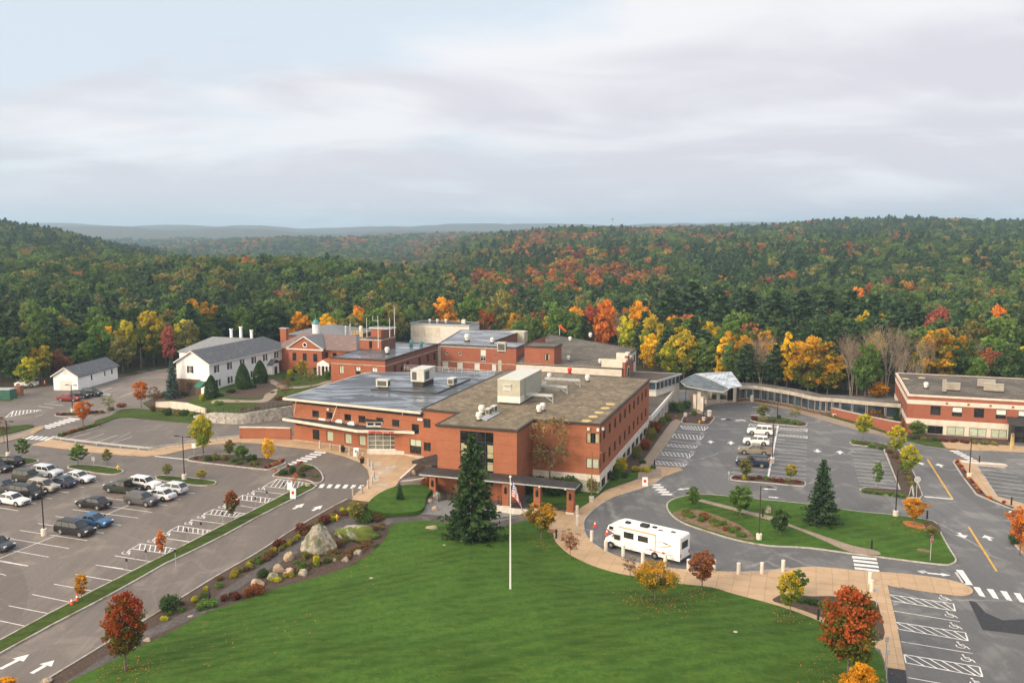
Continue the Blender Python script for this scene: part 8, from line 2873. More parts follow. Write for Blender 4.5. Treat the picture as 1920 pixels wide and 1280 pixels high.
def motorhome():
 f, b = P(1145, 1028, 0)[:2], P(1227.3, 1048.4, 0)[:2]
 d = Vector((f[0] - b[0], f[1] - b[1]))
 wb = d.length
 d /= wb
 a = math.atan2(d.y, d.x)
 wd = 2.45
 side = Vector((-d.y, d.x))
 if side.y > 0:
  side = -side
 mid = Vector(b) - side * (wd / 2)
 r = thing('motorhome', (mid.x, mid.y, 0.012), 'white motorhome with red and blue swooshes parked on the entrance circle', 'motorhome')
 r.rotation_euler = (0, 0, a)
 s = 1 if (math.cos(a) * side.y - math.sin(a) * side.x) > 0 else -1
 w = wd / 2

 def put(mb, nm, mat, par=None, smooth=False):
  o = mb.build(nm, mat, None, smooth, True)
  o.parent = par or r
  return o
 rear = -3.2
 fr = wb + 0.0
 mb = MB()
 prof = [(rear, 0.45), (wb - 1.5, 0.45), (wb - 1.5, 2.05), (wb - 0.3, 2.05), (wb + 0.55, 2.35), (wb + 0.35, 2.85), (wb - 0.5, 3.2), (wb - 0.9, 3.26), (rear + 0.15, 3.26), (rear, 3.1)]
 L = [(x, -w, z) for x, z in prof]
 Rr = [(x, w, z) for x, z in prof]
 mb.face(L)
 mb.face(Rr[::-1])
 for i in range(len(prof)):
  j = (i + 1) % len(prof)
  mb.face([L[j], L[i], Rr[i], Rr[j]])
 put(mb, 'body', 'rv_white')
 cb = MB()
 box_section(cb, [(wb + 1.0, w * 0.72, 0.5, 0.95), (wb + 0.9, w * 0.8, 0.42, 1.12), (wb + 0.1, w * 0.86, 0.4, 1.28), (wb - 0.25, w * 0.88, 0.4, 1.35), (wb - 0.28, w * 0.85, 0.4, 2.04), (wb - 1.5, w * 0.9, 0.4, 2.04)])
 put(cb, 'cab', 'rv_white')
 g = MB()
 g.face([(wb + 0.05, -w * 0.72, 1.32), (wb + 0.05, w * 0.72, 1.32), (wb - 0.25, w * 0.7, 2.0), (wb - 0.25, -w * 0.7, 2.0)])
 put(g, 'windscreen', 'car_glass')
 for sg in (1, -1):
  y = sg * (w + 0.012)

  def quad(x0, x1, z0, z1, mat, nm, yy=None):
   q = [(x0, yy or y, z0), (x1, yy or y, z0), (x1, yy or y, z1), (x0, yy or y, z1)]
   m = MB()
   m.face(q if sg < 0 else q[::-1])
   return put(m, nm, mat)
  quad(wb - 1.25, wb - 0.42, 1.28, 1.9, 'car_glass', 'cab_window')
  quad(wb - 0.35, wb + 0.25, 2.42, 2.78, 'car_glass', 'side_window')
  quad(wb - 3.1, wb - 1.75, 1.75, 2.5, 'car_glass', 'side_window')
  quad(wb - 5.0, wb - 3.65, 1.75, 2.45, 'car_glass', 'side_window') if wb > 5.6 else quad(wb - 4.6, wb - 3.5, 1.75, 2.45, 'car_glass', 'side_window')

  def swoosh(pts, mat, k=0.004):
   m = MB()
   q = [(x, y + sg * k, z) for x, z in pts]
   n_ar = sum(q[i][0] * q[(i + 1) % len(q)][2] - q[(i + 1) % len(q)][0] * q[i][2] for i in range(len(q)))
   if (n_ar > 0) == (sg > 0):
    q = q[::-1]
   m.face(q)
   put(m, 'stripe', mat)
  swoosh([(wb + 0.35, 2.36), (wb - 0.1, 2.28), (wb - 1.1, 2.25), (wb + 0.1, 2.42), (wb + 0.3, 2.5)], 'red_paint')
  swoosh([(1.7, 1.0), (0.7, 1.06), (0.5, 1.16), (0.3, 1.06), (-0.9, 1.02), (-1.05, 1.16), (-1.5, 1.02), (-1.05, 0.86), (-0.9, 0.95)], 'red_paint')
  swoosh([(wb - 1.2, 1.25), (wb - 2.4, 1.2), (wb - 2.9, 1.28), (wb - 2.4, 1.24)], 'rv_blue')
  swoosh([(0.0, 2.15), (-1.1, 2.3), (-1.75, 2.2), (-1.45, 2.08), (-1.0, 2.22), (0.0, 2.11)], 'rv_blue')
  swoosh([(-1.6, 2.2), (-2.25, 2.05), (-1.4, 1.75), (0.3, 1.45), (-1.2, 1.82), (-1.9, 2.04), (-1.55, 2.1)], 'rv_tan')
  swoosh([(-0.9, 0.92), (-1.7, 0.86), (-2.3, 1.0), (-2.33, 1.08), (-1.7, 0.93)], 'rv_tan')
  for x in (wb, 0.0):
   ar = MB()
   pts = [(x + 0.48 * math.cos(t), max(0.42, 0.42 + 0.48 * math.sin(t))) for t in np.linspace(0, math.pi, 13)]
   q = [(p[0], sg * (w + 0.006), p[1]) for p in pts]
   ar.face(q if sg < 0 else q[::-1])
   put(ar, 'wheel_arch', 'black_trim')
   t = MB()
   t.tube((x, sg * (w - 0.3), 0.4), (x, sg * (w + 0.01), 0.4), 0.4, n=14)
   tw = put(t, 'wheel', 'tyre')
   t = MB()
   t.tube((x, sg * (w - 0.02), 0.4), (x, sg * (w + 0.02), 0.4), 0.25, 0.2, n=10)
   put(t, 'rim', 'rim', tw)
 m = MB()
 m.face([(rear - 0.012, w * 0.62, 1.75), (rear - 0.012, -w * 0.62, 1.75), (rear - 0.012, -w * 0.62, 2.6), (rear - 0.012, w * 0.62, 2.6)])
 put(m, 'rear_window', 'car_glass')
 for y in (-w * 0.85, w * 0.85):
  m = MB()
  m.box((rear - 0.02, y, 0.9), (0.05, 0.16, 0.4), (1, 0))
  put(m, 'taillight', 'tail_lamp')
 m = MB()
 m.box((rear - 0.12, 0, 0.38), (0.25, wd * 0.98, 0.2), (1, 0))
 put(m, 'bumper', 'black_trim')
 m = MB()
 m.tube((wb - 1.1, s * (w + 0.09), 2.98), (-0.05, s * (w + 0.09), 2.98), 0.075, n=8)
 m.bar((-0.05, s * (w + 0.05), 2.98), (-0.05, s * (w + 0.05), 0.9), 0.05, 0.05)
 put(m, 'awning_roll', 'rv_tan')
 for x, y, l, ww, h, mat in ((wb - 1.8, 0.3, 0.55, 0.45, 0.2, 'black_trim'), (1.9, 0.2, 0.95, 0.7, 0.32, 'black_trim'), (0.8, -0.2, 0.5, 0.4, 0.12, 'black_trim'), (-0.3, 0.4, 0.5, 0.3, 0.1, 'grille'), (-1.7, 0.0, 0.45, 0.35, 0.1, 'grille'), (-0.9, 0.5, 1.1, 0.6, 0.06, 'rv_white')):
  m = MB()
  m.box((x, y, 3.263), (l, ww, h), (1, 0))
  put(m, 'roof_vent', mat)

motorhome()

# ------------------------------------------------------------------ lamps, bollards, signs and other small things
def lamp(bx, by, ty, label, arms=2, base='concrete_white', g=None, col='black_metal', bh=0.9, br=0.36, group='car park lamps'):
 q = (g or G)(bx, by)
 z0 = q[2] - 0.1
 zt = PD(bx, ty, q[1])[2]
 r = thing('street_lamp', (q[0], q[1], z0), label, 'lamp post', group)
 if base:
  m = MB()
  m.lathe((q[0], q[1], z0), [(br, 0), (br, bh), (br * 0.9, bh + 0.04)], 14)
  m.build('base', base, r)
 m = MB()
 m.tube((q[0], q[1], z0 + (bh if base else 0)), (q[0], q[1], zt - 0.05), 0.085, 0.065, 8)
 m.build('pole', col, r)
 for s in ((-1, 1) if arms == 2 else (1,)):
  m = MB()
  e = add(q[:2], E1, s * 1.05)
  m.bar((q[0], q[1], zt - 0.12), (*e, zt - 0.08), 0.06, 0.06)
  m.box((*e, zt - 0.13), (0.62, 0.34, 0.13), E1)
  m.build('lamp_head', col, r)

for x, yb, yt, a, lb in ((16, 857, 788, 1, 'lamp post at the left edge by the far walk'), (83, 1003, 906, 2, 'lamp post on the tall white base between the car rows'), (346, 899, 817, 2, 'lamp post on the grassy lot island'), (136.5, 774, 721, 2, 'lamp post in front of the white garage'),
        (1448, 866, 791, 2, 'lamp post in the middle of the east lot'), (1423, 1012, 910, 1, 'brown lamp post in the entrance island bed'), (1679, 968, 880, 1, 'lamp post at the top edge of the entrance island'), (1817, 896, 820, 1, 'lamp post in the flower strip by the east road'),
        (1319, 789, 746, 1, 'lamp post on the flower corner by the glass canopy'), (1499, 764, 724, 1, 'lamp post by the walk below the glazed walkway'), (1285, 781, 722, 1, 'slim grey lamp post at the left corner of the glass canopy')):
 lamp(x, yb, yt, lb, a, col='bronze' if 'brown' in lb else 'black_metal')
lamp(1109, 941, 846, 'brown lamp post on a white base beside the brick block corner', 1, col='rust_metal')
lamp(1457.5, 784, 749, 'short black lamp post with white globe on the far lot island', 0 or 1, None)

def bollard(x, yb, label, group, h=1.0, r=0.2, mat='concrete_white', cap=None, g=None):
 q = (g or G)(x, yb, 0.1)
 o = thing('bollard', q, label, 'bollard', group)
 m = MB()
 m.lathe((q[0], q[1], q[2] - 0.2), [(r, 0), (r, h + 0.1), (r * 0.75, h + 0.2)], 12)
 m.build('post', mat, o)
 m = MB()
 m.lathe((q[0], q[1], q[2] + h + 0.003), [(r * 1.06, 0), (r * 1.06, 0.1), (r * 0.5, 0.16)], 12)
 m.build('cap', cap or mat, o)

z6_ = lambda x, y: (1000 + x / 4, 920 + y / 4)
for x, y in ((437, 380), (543, 455), (673, 490), (820, 545), (988, 565), (1163, 600), (1355, 603), (1538, 628), (1713, 625), (1873, 605)):
 bollard(*z6_(x, y), 'round pale stone bollard on the walk beside the motorhome', 'stone bollards round the entrance circle', 1.15, 0.21)
for x, y in ((1468, 1072), (1631, 1095), (1634, 1110), (1083, 985), (1082, 966)):
 bollard(x, y, 'round pale stone bollard on the lower plaza', 'stone bollards on the lower plaza', 1.15, 0.21)
for x, y in ((512, 710), (640, 738), (757, 757), (865, 800), (960, 837), (1030, 858), (1095, 925), (1140, 967), (1160, 1085), (1138, 1140), (1090, 1197), (1015, 1257), (910, 1280)):
 bollard(520 + x / 6.4, 730 + y / 6.4, 'slim weathered stone bollard along the emergency plaza edge', 'stone bollards along the emergency plaza', 1.05, 0.16, 'concrete')
for x, y, lb in ((393, 1130, 'dark path bollard light beside the low juniper'), (689, 958, 'dark path bollard light by the plaza corner'), (1043, 1010, 'dark path bollard light by the manhole'), (1534, 1163, 'dark path bollard light under the big red maple'), (1634, 1030, 'dark path bollard light by the lower zebra crossing'),
     (1738, 974, 'dark path bollard light behind the golden island tree'), (1836, 868, 'dark path bollard light on the white kerb ramp'), (1896, 948, 'dark path bollard light at the end of the flower strip'), (1227, 876, 'dark path bollard light beside the striped bays'), (1430, 970, 'dark path bollard light at the island path')):
 bollard(x, y, lb, 'dark path bollards', 1.0, 0.11, 'black_metal')

def board_sign(x, yb, label, h=1.1, w=0.75, mark_mat='red_paint', g=None, rot=0.0, double=True, group=None):
 q = (g or G)(x, yb, 0.02)
 o = thing('sandwich_board', q, label, 'sign', group)
 fx = (math.cos(rot), math.sin(rot))
 n = (-fx[1], fx[0])
 for s in ((-1, 1) if double else (-1,)):
  m = MB()
  A = [Vector((*add(add(q[:2], fx, u * w / 2), n, s * 0.3), q[2])) for u in (-1, 1)]
  Bt = [Vector((*add(add(q[:2], fx, u * w / 2), n, s * 0.03), q[2] + h)) for u in (-1, 1)]
  th = Vector((n[0] * s * 0.03, n[1] * s * 0.03, 0))
  f = [A[0], A[1], Bt[1], Bt[0]]
  f2 = [v + th for v in f]
  m.face(f if s > 0 else f[::-1])
  m.face(f2 if s < 0 else f2[::-1])
  for i in range(4):
   j = (i + 1) % 4
   m.face([f[i], f[j], f2[j], f2[i]])
  m.build('panel', 'sign_white', o)
  if s < 0:
   m = MB()
   g0 = [f2[0].lerp(f2[1], 0.25), f2[0].lerp(f2[1], 0.75), f2[3].lerp(f2[2], 0.75), f2[3].lerp(f2[2], 0.25)]
   e = Vector((n[0] * s * 0.005, n[1] * s * 0.005, 0))
   m.face([g0[0].lerp(g0[3], 0.45) + e, g0[1].lerp(g0[2], 0.45) + e, g0[1].lerp(g0[2], 0.75) + e, g0[0].lerp(g0[3], 0.75) + e])
   m.build('sign_mark', mark_mat, o)

board_sign(550, 934, 'white sandwich board with red mark on the grass strip tip', 1.4, 0.75)
board_sign(544, 917, 'square white sign board behind the sandwich board on the grass strip', 1.0, 0.7, 'sign_white', double=False)
board_sign(668, 855, 'white sandwich board with blue mark by the emergency entrance', 1.35, 0.8, 'sign_blue')
board_sign(1209, 911, 'white sandwich board with red mark at the corner of the east walk', 1.35, 0.8)
board_sign(1709, 930, 'plain white sandwich board by the stop line', 1.5, 0.95, 'sign_white', rot=1.0)

def post_sign(x, yb, yt, label, plate=(0.32, 0.45), mat='sign_grey', g=None, group=None, name='sign_post'):
 q = (g or G)(x, yb)
 zt = PD(x, yt, q[1])[2]
 o = thing(name, q, label, 'sign', group)
 m = MB()
 m.tube((q[0], q[1], q[2] - 0.1), (q[0], q[1], zt), 0.035, n=6)
 m.build('post', 'galv', o)
 m = MB()
 m.box((q[0], q[1] - 0.06, zt - plate[1]), (plate[0], 0.03, plate[1]), (1, 0))
 m.build('sign_plate', mat, o)
 return o, q, zt

for x, yb, yt in ((533, 920, 905), (501, 933, 920), (480, 955, 931), (418, 983, 959), (378, 1004, 978), (352, 1018, 991), (330, 1068, 1029), (275, 1060, 1029), (239, 1077, 1046)):
 post_sign(x, yb, yt, 'small dark sign on a post at a striped bay of the west lot', (0.24, 0.36), 'black_trim', group='bay signs along the grass strip')
post_sign(176, 875, 856, 'grey sign post on the middle lot island', (0.5, 0.6))
post_sign(364, 851, 831, 'white sign below the tall yellow green tree', (0.6, 0.75), 'sign_white')
for x, yb, yt in ((1643, 1145, 1100), (1660, 1255, 1193), (1662, 1272, 1218), (1366, 900, 883)):
 post_sign(x, yb, yt, 'thin green sign post beside the stalls', (0.3, 0.45), 'sign_grey', group='thin sign posts in the east lots')

def disc_sign(x, yb, yt, label, red, text_=None, rot=0.0):
 q = G(x, yb)
 zt = PD(x, yt, q[1])[2]
 o = thing('stop_sign' if text_ else 'road_sign', q, label, 'sign')
 m = MB()
 m.tube((q[0], q[1], q[2] - 0.1), (q[0], q[1], zt - 0.5), 0.045, n=6)
 m.build('post', 'galv', o)
 c = Vector((q[0], q[1], zt - 0.42))
 fx = Vector((math.cos(rot), math.sin(rot), 0))
 n = Vector((math.sin(rot), -math.cos(rot), 0))
 for rad, mat, dd, nm in ((0.46, 'sign_white', 0.07, 'sign_plate'), (0.41, 'red_paint' if red else 'sign_grey', 0.078, 'sign_face')):
  m = MB()
  pts = [c + n * dd + fx * (rad * math.cos(t)) + Vector((0, 0, rad * math.sin(t))) for t in np.linspace(math.pi / 8, 2 * math.pi + math.pi / 8, 9)[:-1]]
  m.face([tuple(p) for p in pts])
  if nm == 'sign_plate':
   m.face([tuple(p - n * 0.03) for p in pts[::-1]])
  m.build(nm, mat, o)
 if text_:
  t = text(text_, o, c + n * 0.084 - fx * 0.33 - Vector((0, 0, 0.12)), 0.32, rot, 'sign_white', 'sign_lettering', 0.004)
  bpy.context.view_layer.update()
  t.scale.x = 0.66 / max(0.05, t.dimensions.x)
  to_mesh(t)

disc_sign(1744, 1052, 1004, 'red stop sign on the corner of the entrance island', True, 'STOP', 0.75)
disc_sign(1718, 934, 893, 'grey back of a round road sign by the stop line', False)

def cone(x, y, label, g=None):
 q = (g or G)(x, y, 0.02)
 o = thing('traffic_cone', q, label, 'cone', 'traffic cones')
 m = MB()
 m.box(q, (0.5, 0.5, 0.05), (1, 0))
 m.lathe((q[0], q[1], q[2] + 0.05), [(0.21, 0), (0.13, 0.38)], 12)
 m.lathe((q[0], q[1], q[2] + 0.62), [(0.075, 0), (0.04, 0.25)], 12)
 m.build('cone_body', 'orange_cone', o)
 m = MB()
 m.lathe((q[0], q[1], q[2] + 0.43), [(0.132, 0), (0.08, 0.19)], 12)
 m.build('reflective_band', 'sign_white', o)

for x, y, lb in ((135, 1134, 'left cone of the pair on the grass strip'), (145, 1127, 'right cone of the pair on the grass strip'), (1115.5, 988, 'orange cone standing alone on the entrance circle'), (1138, 1003, 'orange cone hidden behind the motorhome nose'), (84, 719, 'tiny cone beside the white delivery van')):
 cone(x, y, lb)

def hydrant(x, y, label):
 q = G(x, y)
 o = thing('fire_hydrant', q, label, 'hydrant', 'yellow hydrants')
 m = MB()
 m.lathe((q[0], q[1], q[2] - 0.05), [(0.2, 0), (0.2, 0.1), (0.13, 0.12), (0.13, 0.62), (0.19, 0.64), (0.17, 0.72), (0.08, 0.84), (0.03, 0.92)], 10)
 m.tube((q[0] - 0.25, q[1], q[2] + 0.5), (q[0] + 0.25, q[1], q[2] + 0.5), 0.075, n=8)
 m.tube((q[0], q[1], q[2] + 0.45), (q[0], q[1] - 0.24, q[2] + 0.45), 0.09, n=8)
 m.build('hydrant_body', 'yellow_paint', o)

hydrant(632, 976, 'yellow fire hydrant above the big boulder')
hydrant(221.5, 882, 'yellow fire hydrant on the middle lot island')
hydrant(1311, 795, 'yellow fire hydrant in the flower bed by the glass canopy')

def flagpole():
 q = G(957, 1105)
 zt = PD(958, 896, q[1])[2]
 o = thing('flagpole', q, 'tall white flagpole standing on the lawn in front of the brick block', 'flagpole')
 m = MB()
 m.tube((q[0], q[1], q[2] - 0.1), (q[0], q[1], zt), 0.11, 0.05, 10)
 m.build('pole', 'pole_white', o)
 m = MB()
 m.lathe((q[0], q[1], zt), [(0.02, 0), (0.12, 0.06), (0.14, 0.14), (0.09, 0.24), (0.02, 0.28)], 10)
 m.build('finial', 'pole_white', o)
 fl = thing('flag', (q[0] + 0.08, q[1], zt - 0.35), 'limp stars and stripes flag hanging from the white flagpole', 'flag')
 nh, nf = 26, 30
 hoist, fly = 1.75, 3.1
 P_ = lambda i, j: (0.08 + 0.46 * fly * (j / nf) ** 0.75 * (0.65 + 0.35 * i / nh) + 0.03 * math.sin(j * 0.9 + i * 0.25), 0.16 * math.sin(j * 0.75 + i * 0.12) * (j / nf) ** 0.5, -hoist * i / nh * (0.92 - 0.25 * j / nf) - fly * 0.86 * (j / nf) ** 1.15)
 parts = {'flag_red': MB(), 'flag_white': MB(), 'flag_blue': MB()}
 for i in range(nh):
  for j in range(nf):
   st = (i // 2) % 2 == 0
   blue = i < 14 and j < nf * 0.4
   k = 'flag_blue' if blue else ('flag_red' if st else 'flag_white')
   f = [P_(i, j), P_(i, j + 1), P_(i + 1, j + 1), P_(i + 1, j)]
   parts[k].face(f)
   if blue and i % 3 == 1 and j % 2 == 1:
    c = Vector(P_(i + 0.5, j + 0.5))
    for sy in (-0.012, 0.012):
     parts['flag_white'].face([c + Vector((0.07 * math.cos(t), sy, 0.07 * math.sin(t))) for t in np.linspace(0.3, 6.58, 6)[:-1]])
 for k, nm in (('flag_red', 'red_stripes'), ('flag_white', 'white_stripes'), ('flag_blue', 'canton')):
  ob = parts[k].build(nm, k, None)
  ob.parent = fl

flagpole()

def rock(x, y, w, h, label, mat='boulder', ecc=0.8, seed=0, peak=0.0, group=None):
 import bmesh
 q = G(x, y)
 r = w / 2 / F * (q[1] * CP + (H - q[2]) * SP)
 hh = max(0.2, h / F * (q[1] + 10))
 bm = bmesh.new()
 bmesh.ops.create_icosphere(bm, subdivisions=4, radius=1)
 rs = np.random.default_rng(seed)
 pl = [(Vector(rs.normal(size=3)).normalized(), rs.uniform(0.62, 0.92)) for _ in range(14)]
 for v in bm.verts:
  p = v.co.copy()
  for n, d in pl:
   e = p.dot(n) - d
   if e > 0:
    p -= n * e * 0.85
  z = p.z
  if peak and z > 0:
   p.x = p.x * (1 - peak * z) + 0.12 * z
   p.y *= 1 - peak * z
   p.z = z * 1.1
  s = 1 + 0.04 * math.sin(p.x * 9 + seed) * math.sin(p.y * 8) + 0.03 * math.sin(p.z * 13 + p.x * 7)
  v.co = Vector((p.x * r * s, p.y * r * ecc * s, (p.z * 0.75 + 0.25) * hh * s))
 me = bpy.data.meshes.new('boulder')
 bm.to_mesh(me)
 bm.free()
 me.materials.append(MT[mat])
 o = bpy.data.objects.new('boulder', me)
 COL.objects.link(o)
 o.location = (q[0], q[1] + r * ecc * 0.7, q[2] - 0.12 * hh)
 tag(o, label, 'rock', group)

rock(594, 1040, 72, 60, 'huge pointed grey boulder, largest of the bed beside the drive', 'boulder', 0.75, 3, 0.55)
rock(664, 1014, 84, 26, 'broad flat boulder covered with green moss', 'boulder_moss', 0.6, 9)
for x, y, w, h, lb, m in ((541, 1052, 24, 18, 'tan leaning boulder just below the huge pointed boulder', 'boulder_tan'), (522, 1073, 25, 16, 'pale oblong boulder beside the dark clipped shrub', 'boulder_tan'), (541, 1078, 24, 13, 'tan rounded boulder in the middle of the cluster', 'boulder_tan'),
        (510, 1087, 24, 13, 'grey flat boulder right of the dark clipped shrub', 'boulder'), (567, 1080, 20, 14, 'greenish round boulder at the right of the cluster', 'boulder'), (480, 1101, 29, 17, 'roundest pale boulder above the russet shrubs', 'boulder_tan'),
        (646, 1053, 18, 10, 'small grey white rock near the lawn edge', 'boulder'), (627, 1053, 7, 8, 'tiny bluish rock near the lawn edge', 'boulder'), (671, 1040, 18, 10, 'dark banded rock below the mossy boulder', 'boulder'), (666, 1029, 8, 5, 'tiny white rock below the mossy boulder', 'boulder_tan'),
        (275, 1203, 16, 7, 'long pale rock at the lawn edge beside the red maple', 'boulder_tan'), (252, 1217, 8, 5, 'small pale rock beside the red maple', 'boulder_tan'), (357, 1158, 14, 5, 'flat pinkish rock at the lawn edge', 'boulder_tan'),
        (808, 993, 25, 7, 'flat tan rock on the lawn left of the tall spruce', 'boulder_tan'), (806, 945, 13, 12, 'tan rock on the gravel by the small lawn', 'boulder_tan'), (816, 957, 15, 9, 'yellowish rock in the middle of the gravel', 'boulder_tan'), (819, 936, 16, 18, 'tall grey rock by the steps railing', 'boulder'),
        (578, 913, 12, 10, 'tan rock at the tip of the grass strip', 'boulder_tan'), (85, 1282, 24, 10, 'pale rock at the bottom left of the drive', 'boulder_tan'), (775, 890, 10, 11, 'tan rock by the side porch wall', 'boulder_tan'), (1441, 963, 12, 20, 'grey rock beside the island path', 'boulder')):
 rock(x, y, w, h, lb, m, 0.75, int(x))

def guardrail():
 top = zo(4, 0, 560, ((395, 1048), (500, 1066), (720, 1092), (980, 1120), (1120, 1132), (1200, 1120), (1340, 1090), (1460, 1068), (1620, 1045), (1795, 1030)))
 pts = catmull([P(x, y, (2.0 if x < 330 else 2.3) + 0.75)[:2] for x, y in top], False, 3)
 zb = [float(gz(*p)) for p in pts]
 o = thing('guardrail', (*pts[0], zb[0]), 'long steel guardrail curving round the upper lot above the walk', 'guardrail')
 m = MB()
 for i in range(len(pts) - 1):
  for h, dz in ((0.52, 0.12), (0.68, 0.12)):
   m.bar((*pts[i], zb[i] + h), (*pts[i + 1], zb[i + 1] + h), 0.09, 0.13)
 m.build('rail', 'galv', o)
 for i in range(0, len(pts), 2):
  m = MB()
  m.box((pts[i][0], pts[i][1] + 0.12, zb[i] - 0.1), (0.13, 0.16, 0.82), (1, 0))
  m.build('post', 'galv', o)

guardrail()

def fence(pts, label, h=1.1, g=G):
 p = [g(*q) for q in pts]
 o = thing('iron_fence', p[0], label, 'fence')
 m = MB()
 for i in range(len(p) - 1):
  a, b = Vector(p[i]), Vector(p[i + 1])
  L = (b - a).length
  n = max(1, int(L / 0.28))
  for k in range(n + 1):
   c = a.lerp(b, k / n)
   m.tube(c, c + Vector((0, 0, h)), 0.03 if k % 6 else 0.05, n=4, cap=False)
  for z in (0.15, h):
   m.bar(a + Vector((0, 0, z)), b + Vector((0, 0, z)), 0.04, 0.05)
 m.build('bars', 'black_metal', o)

fence([(822, 941), (838, 936)], 'short black railing beside the steps left of the tall spruce')
fence([(934, 944), (956, 950)], 'black railing on the ramp left of the flagpole')
fence([(956, 953), (992, 950)], 'black gate railing right of the flag under the canopy')
fence([(1025, 955), (1063, 960)], 'black fence between the two right-hand brick piers')
slab_wall('concrete_wall', 'low pale concrete ramp wall under the canopy behind the flag', [P(932, 955, 0.3)[:2], P(965, 960, 0.3)[:2], P(1000, 962, 0.3)[:2]], -0.2, [0.9, 0.8, 0.75], 0.25, 'concrete_white', None)

def stone_marker(x, yb, yt, w, label):
 q = G(x, yb, 0)
 h = PD(x, yt, q[1])[2] - q[2]
 k = w / F * q[1]
 o = thing('stone_marker', q, label, 'marker', 'white stone markers by the drop-off')
 m = MB()
 m.lathe((q[0], q[1], q[2]), [(k / 2, 0), (k / 2, h * 0.86), (k * 0.58, h * 0.88), (k * 0.58, h * 0.94), (k * 0.4, h)], 12)
 m.build('marker_body', 'concrete_white', o)

stone_marker(1409.5, 753, 741, 6.5, 'squat white stone marker on the walk right of the drop-off')
stone_marker(1330, 781, 769, 8, 'squat white stone marker with plaque left of the drop-off')
stone_marker(1447.5, 868, 858, 8, 'white concrete foot in the middle of the east lot')
for x, y, lb in ((1533, 772, 'white stone bench nearest the white lamp base'), (1566, 781, 'white stone bench in the middle of the grass'), (1637, 801, 'white stone bench farthest right in the grass')):
 q = G(x, y, 0.1)
 o = thing('stone_bench', q, lb, 'bench', 'white stone benches on the grass')
 m = MB()
 m.box((q[0], q[1], q[2] + 0.4), (1.2, 0.42, 0.1), E1)
 m.build('seat', 'concrete_white', o)
 for s in (-0.4, 0.4):
  m = MB()
  m.box((*add(q[:2], E1, s), q[2]), (0.14, 0.36, 0.398), E1)
  m.build('leg', 'concrete_white', o)
for x, y, lb in ((643, 848, 'black planter pot beside the plaza bollards'), (679, 869, 'black planter pot with yellow flowers on the plaza edge'), (673, 838, 'stone urn planter left of the glass vestibule')):
 q = G(x, y, 0.1)
 o = thing('planter', q, lb, 'planter', 'plaza planters')
 m = MB()
 m.lathe(q, [(0.26, 0), (0.42, 0.75), (0.36, 0.75)], 10)
 m.build('pot', 'concrete' if 'urn' in lb else 'pot_black', o)
 me = leaf_mesh('plant', mound_bush(int(x), n=200, leaf=0.1, lumps=5)[0] * 0.4, 0.09, rng.random(200), rng.random(200), ['flower_orange' if 'yellow' in lb else 'leaves'])
 c = bpy.data.objects.new('plant', me)
 COL.objects.link(c)
 c.parent = o
 c.location = (0, 0, 0.7)
 c.color = (0.05, 0.1, 0.02, 1)
 c['col2'] = (0.08, 0.12, 0.03)

def dumpster():
 q = Gb(10, 747)
 o = thing('dumpster', (*q, 2.5), 'green dumpster with grey lids at the left edge by the wood', 'dumpster')
 m = MB()
 m.prism([add(add(q, (1, 0), a), (0, 1), b) for a, b in ((-2.6, -1), (1.6, -1), (1.9, 1), (-2.6, 1))], 2.5, 4.5)
 m.build('bin_body', 'green_paint', o)
 m = MB()
 m.prism([add(add(q, (1, 0), a), (0, 1), b) for a, b in ((-2.7, -1.1), (1.7, -1.1), (2.0, 1.1), (-2.7, 1.1))], 4.503, 4.7)
 m.build('lid', 'galv', o)
 q = Gb(36, 741)
 o = thing('storage_cage', (*q, 2.5), 'rusty orange brown wooden cage beside the green dumpster', 'cage')
 m = MB()
 m.box((*q, 2.5), (1.3, 1.3, 2.0), (1, 0))
 m.box((*q, 4.5), (1.5, 1.5, 0.12), (1, 0))
 m.build('cage_body', 'rust_metal', o)

dumpster()
q = G(1897, 842, 0.1)
o = thing('corn_stalks', q, 'bundle of dry corn stalks tied to the porch post of the east building', 'decoration')
m = MB()
for i in range(26):
 a = R_.uniform(0, 6.28)
 m.tube((q[0] + 0.35 * math.cos(a), q[1] + 0.35 * math.sin(a), q[2]), (q[0] + 0.22 * math.cos(a + 0.5), q[1] + 0.22 * math.sin(a + 0.5), q[2] + R_.uniform(1.7, 2.9)), 0.05, 0.02, 4)
m.build('stalks', 'straw', o)
for x, y, lb, mt_, rr in ((1036, 997, 'brown round manhole cover on the pale walk', 'rust_metal', 0.7), (775 + 58, 1024 - 1, 'small white sprinkler plate on the lawn left of the spruce', 'concrete', 0.18), (1379, 1186, 'small white plate lying in the lawn', 'concrete', 0.2), (696, 1085, 'small white plate on the lawn below the boulders', 'concrete', 0.2)):
 q = G(x, y, 0.11)
 m = MB()
 m.lathe(q, [(rr, 0), (rr, 0.02), (rr * 0.9, 0.035)], 16)
 tag(m.build('ground_cover_plate', mt_), lb, 'cover')
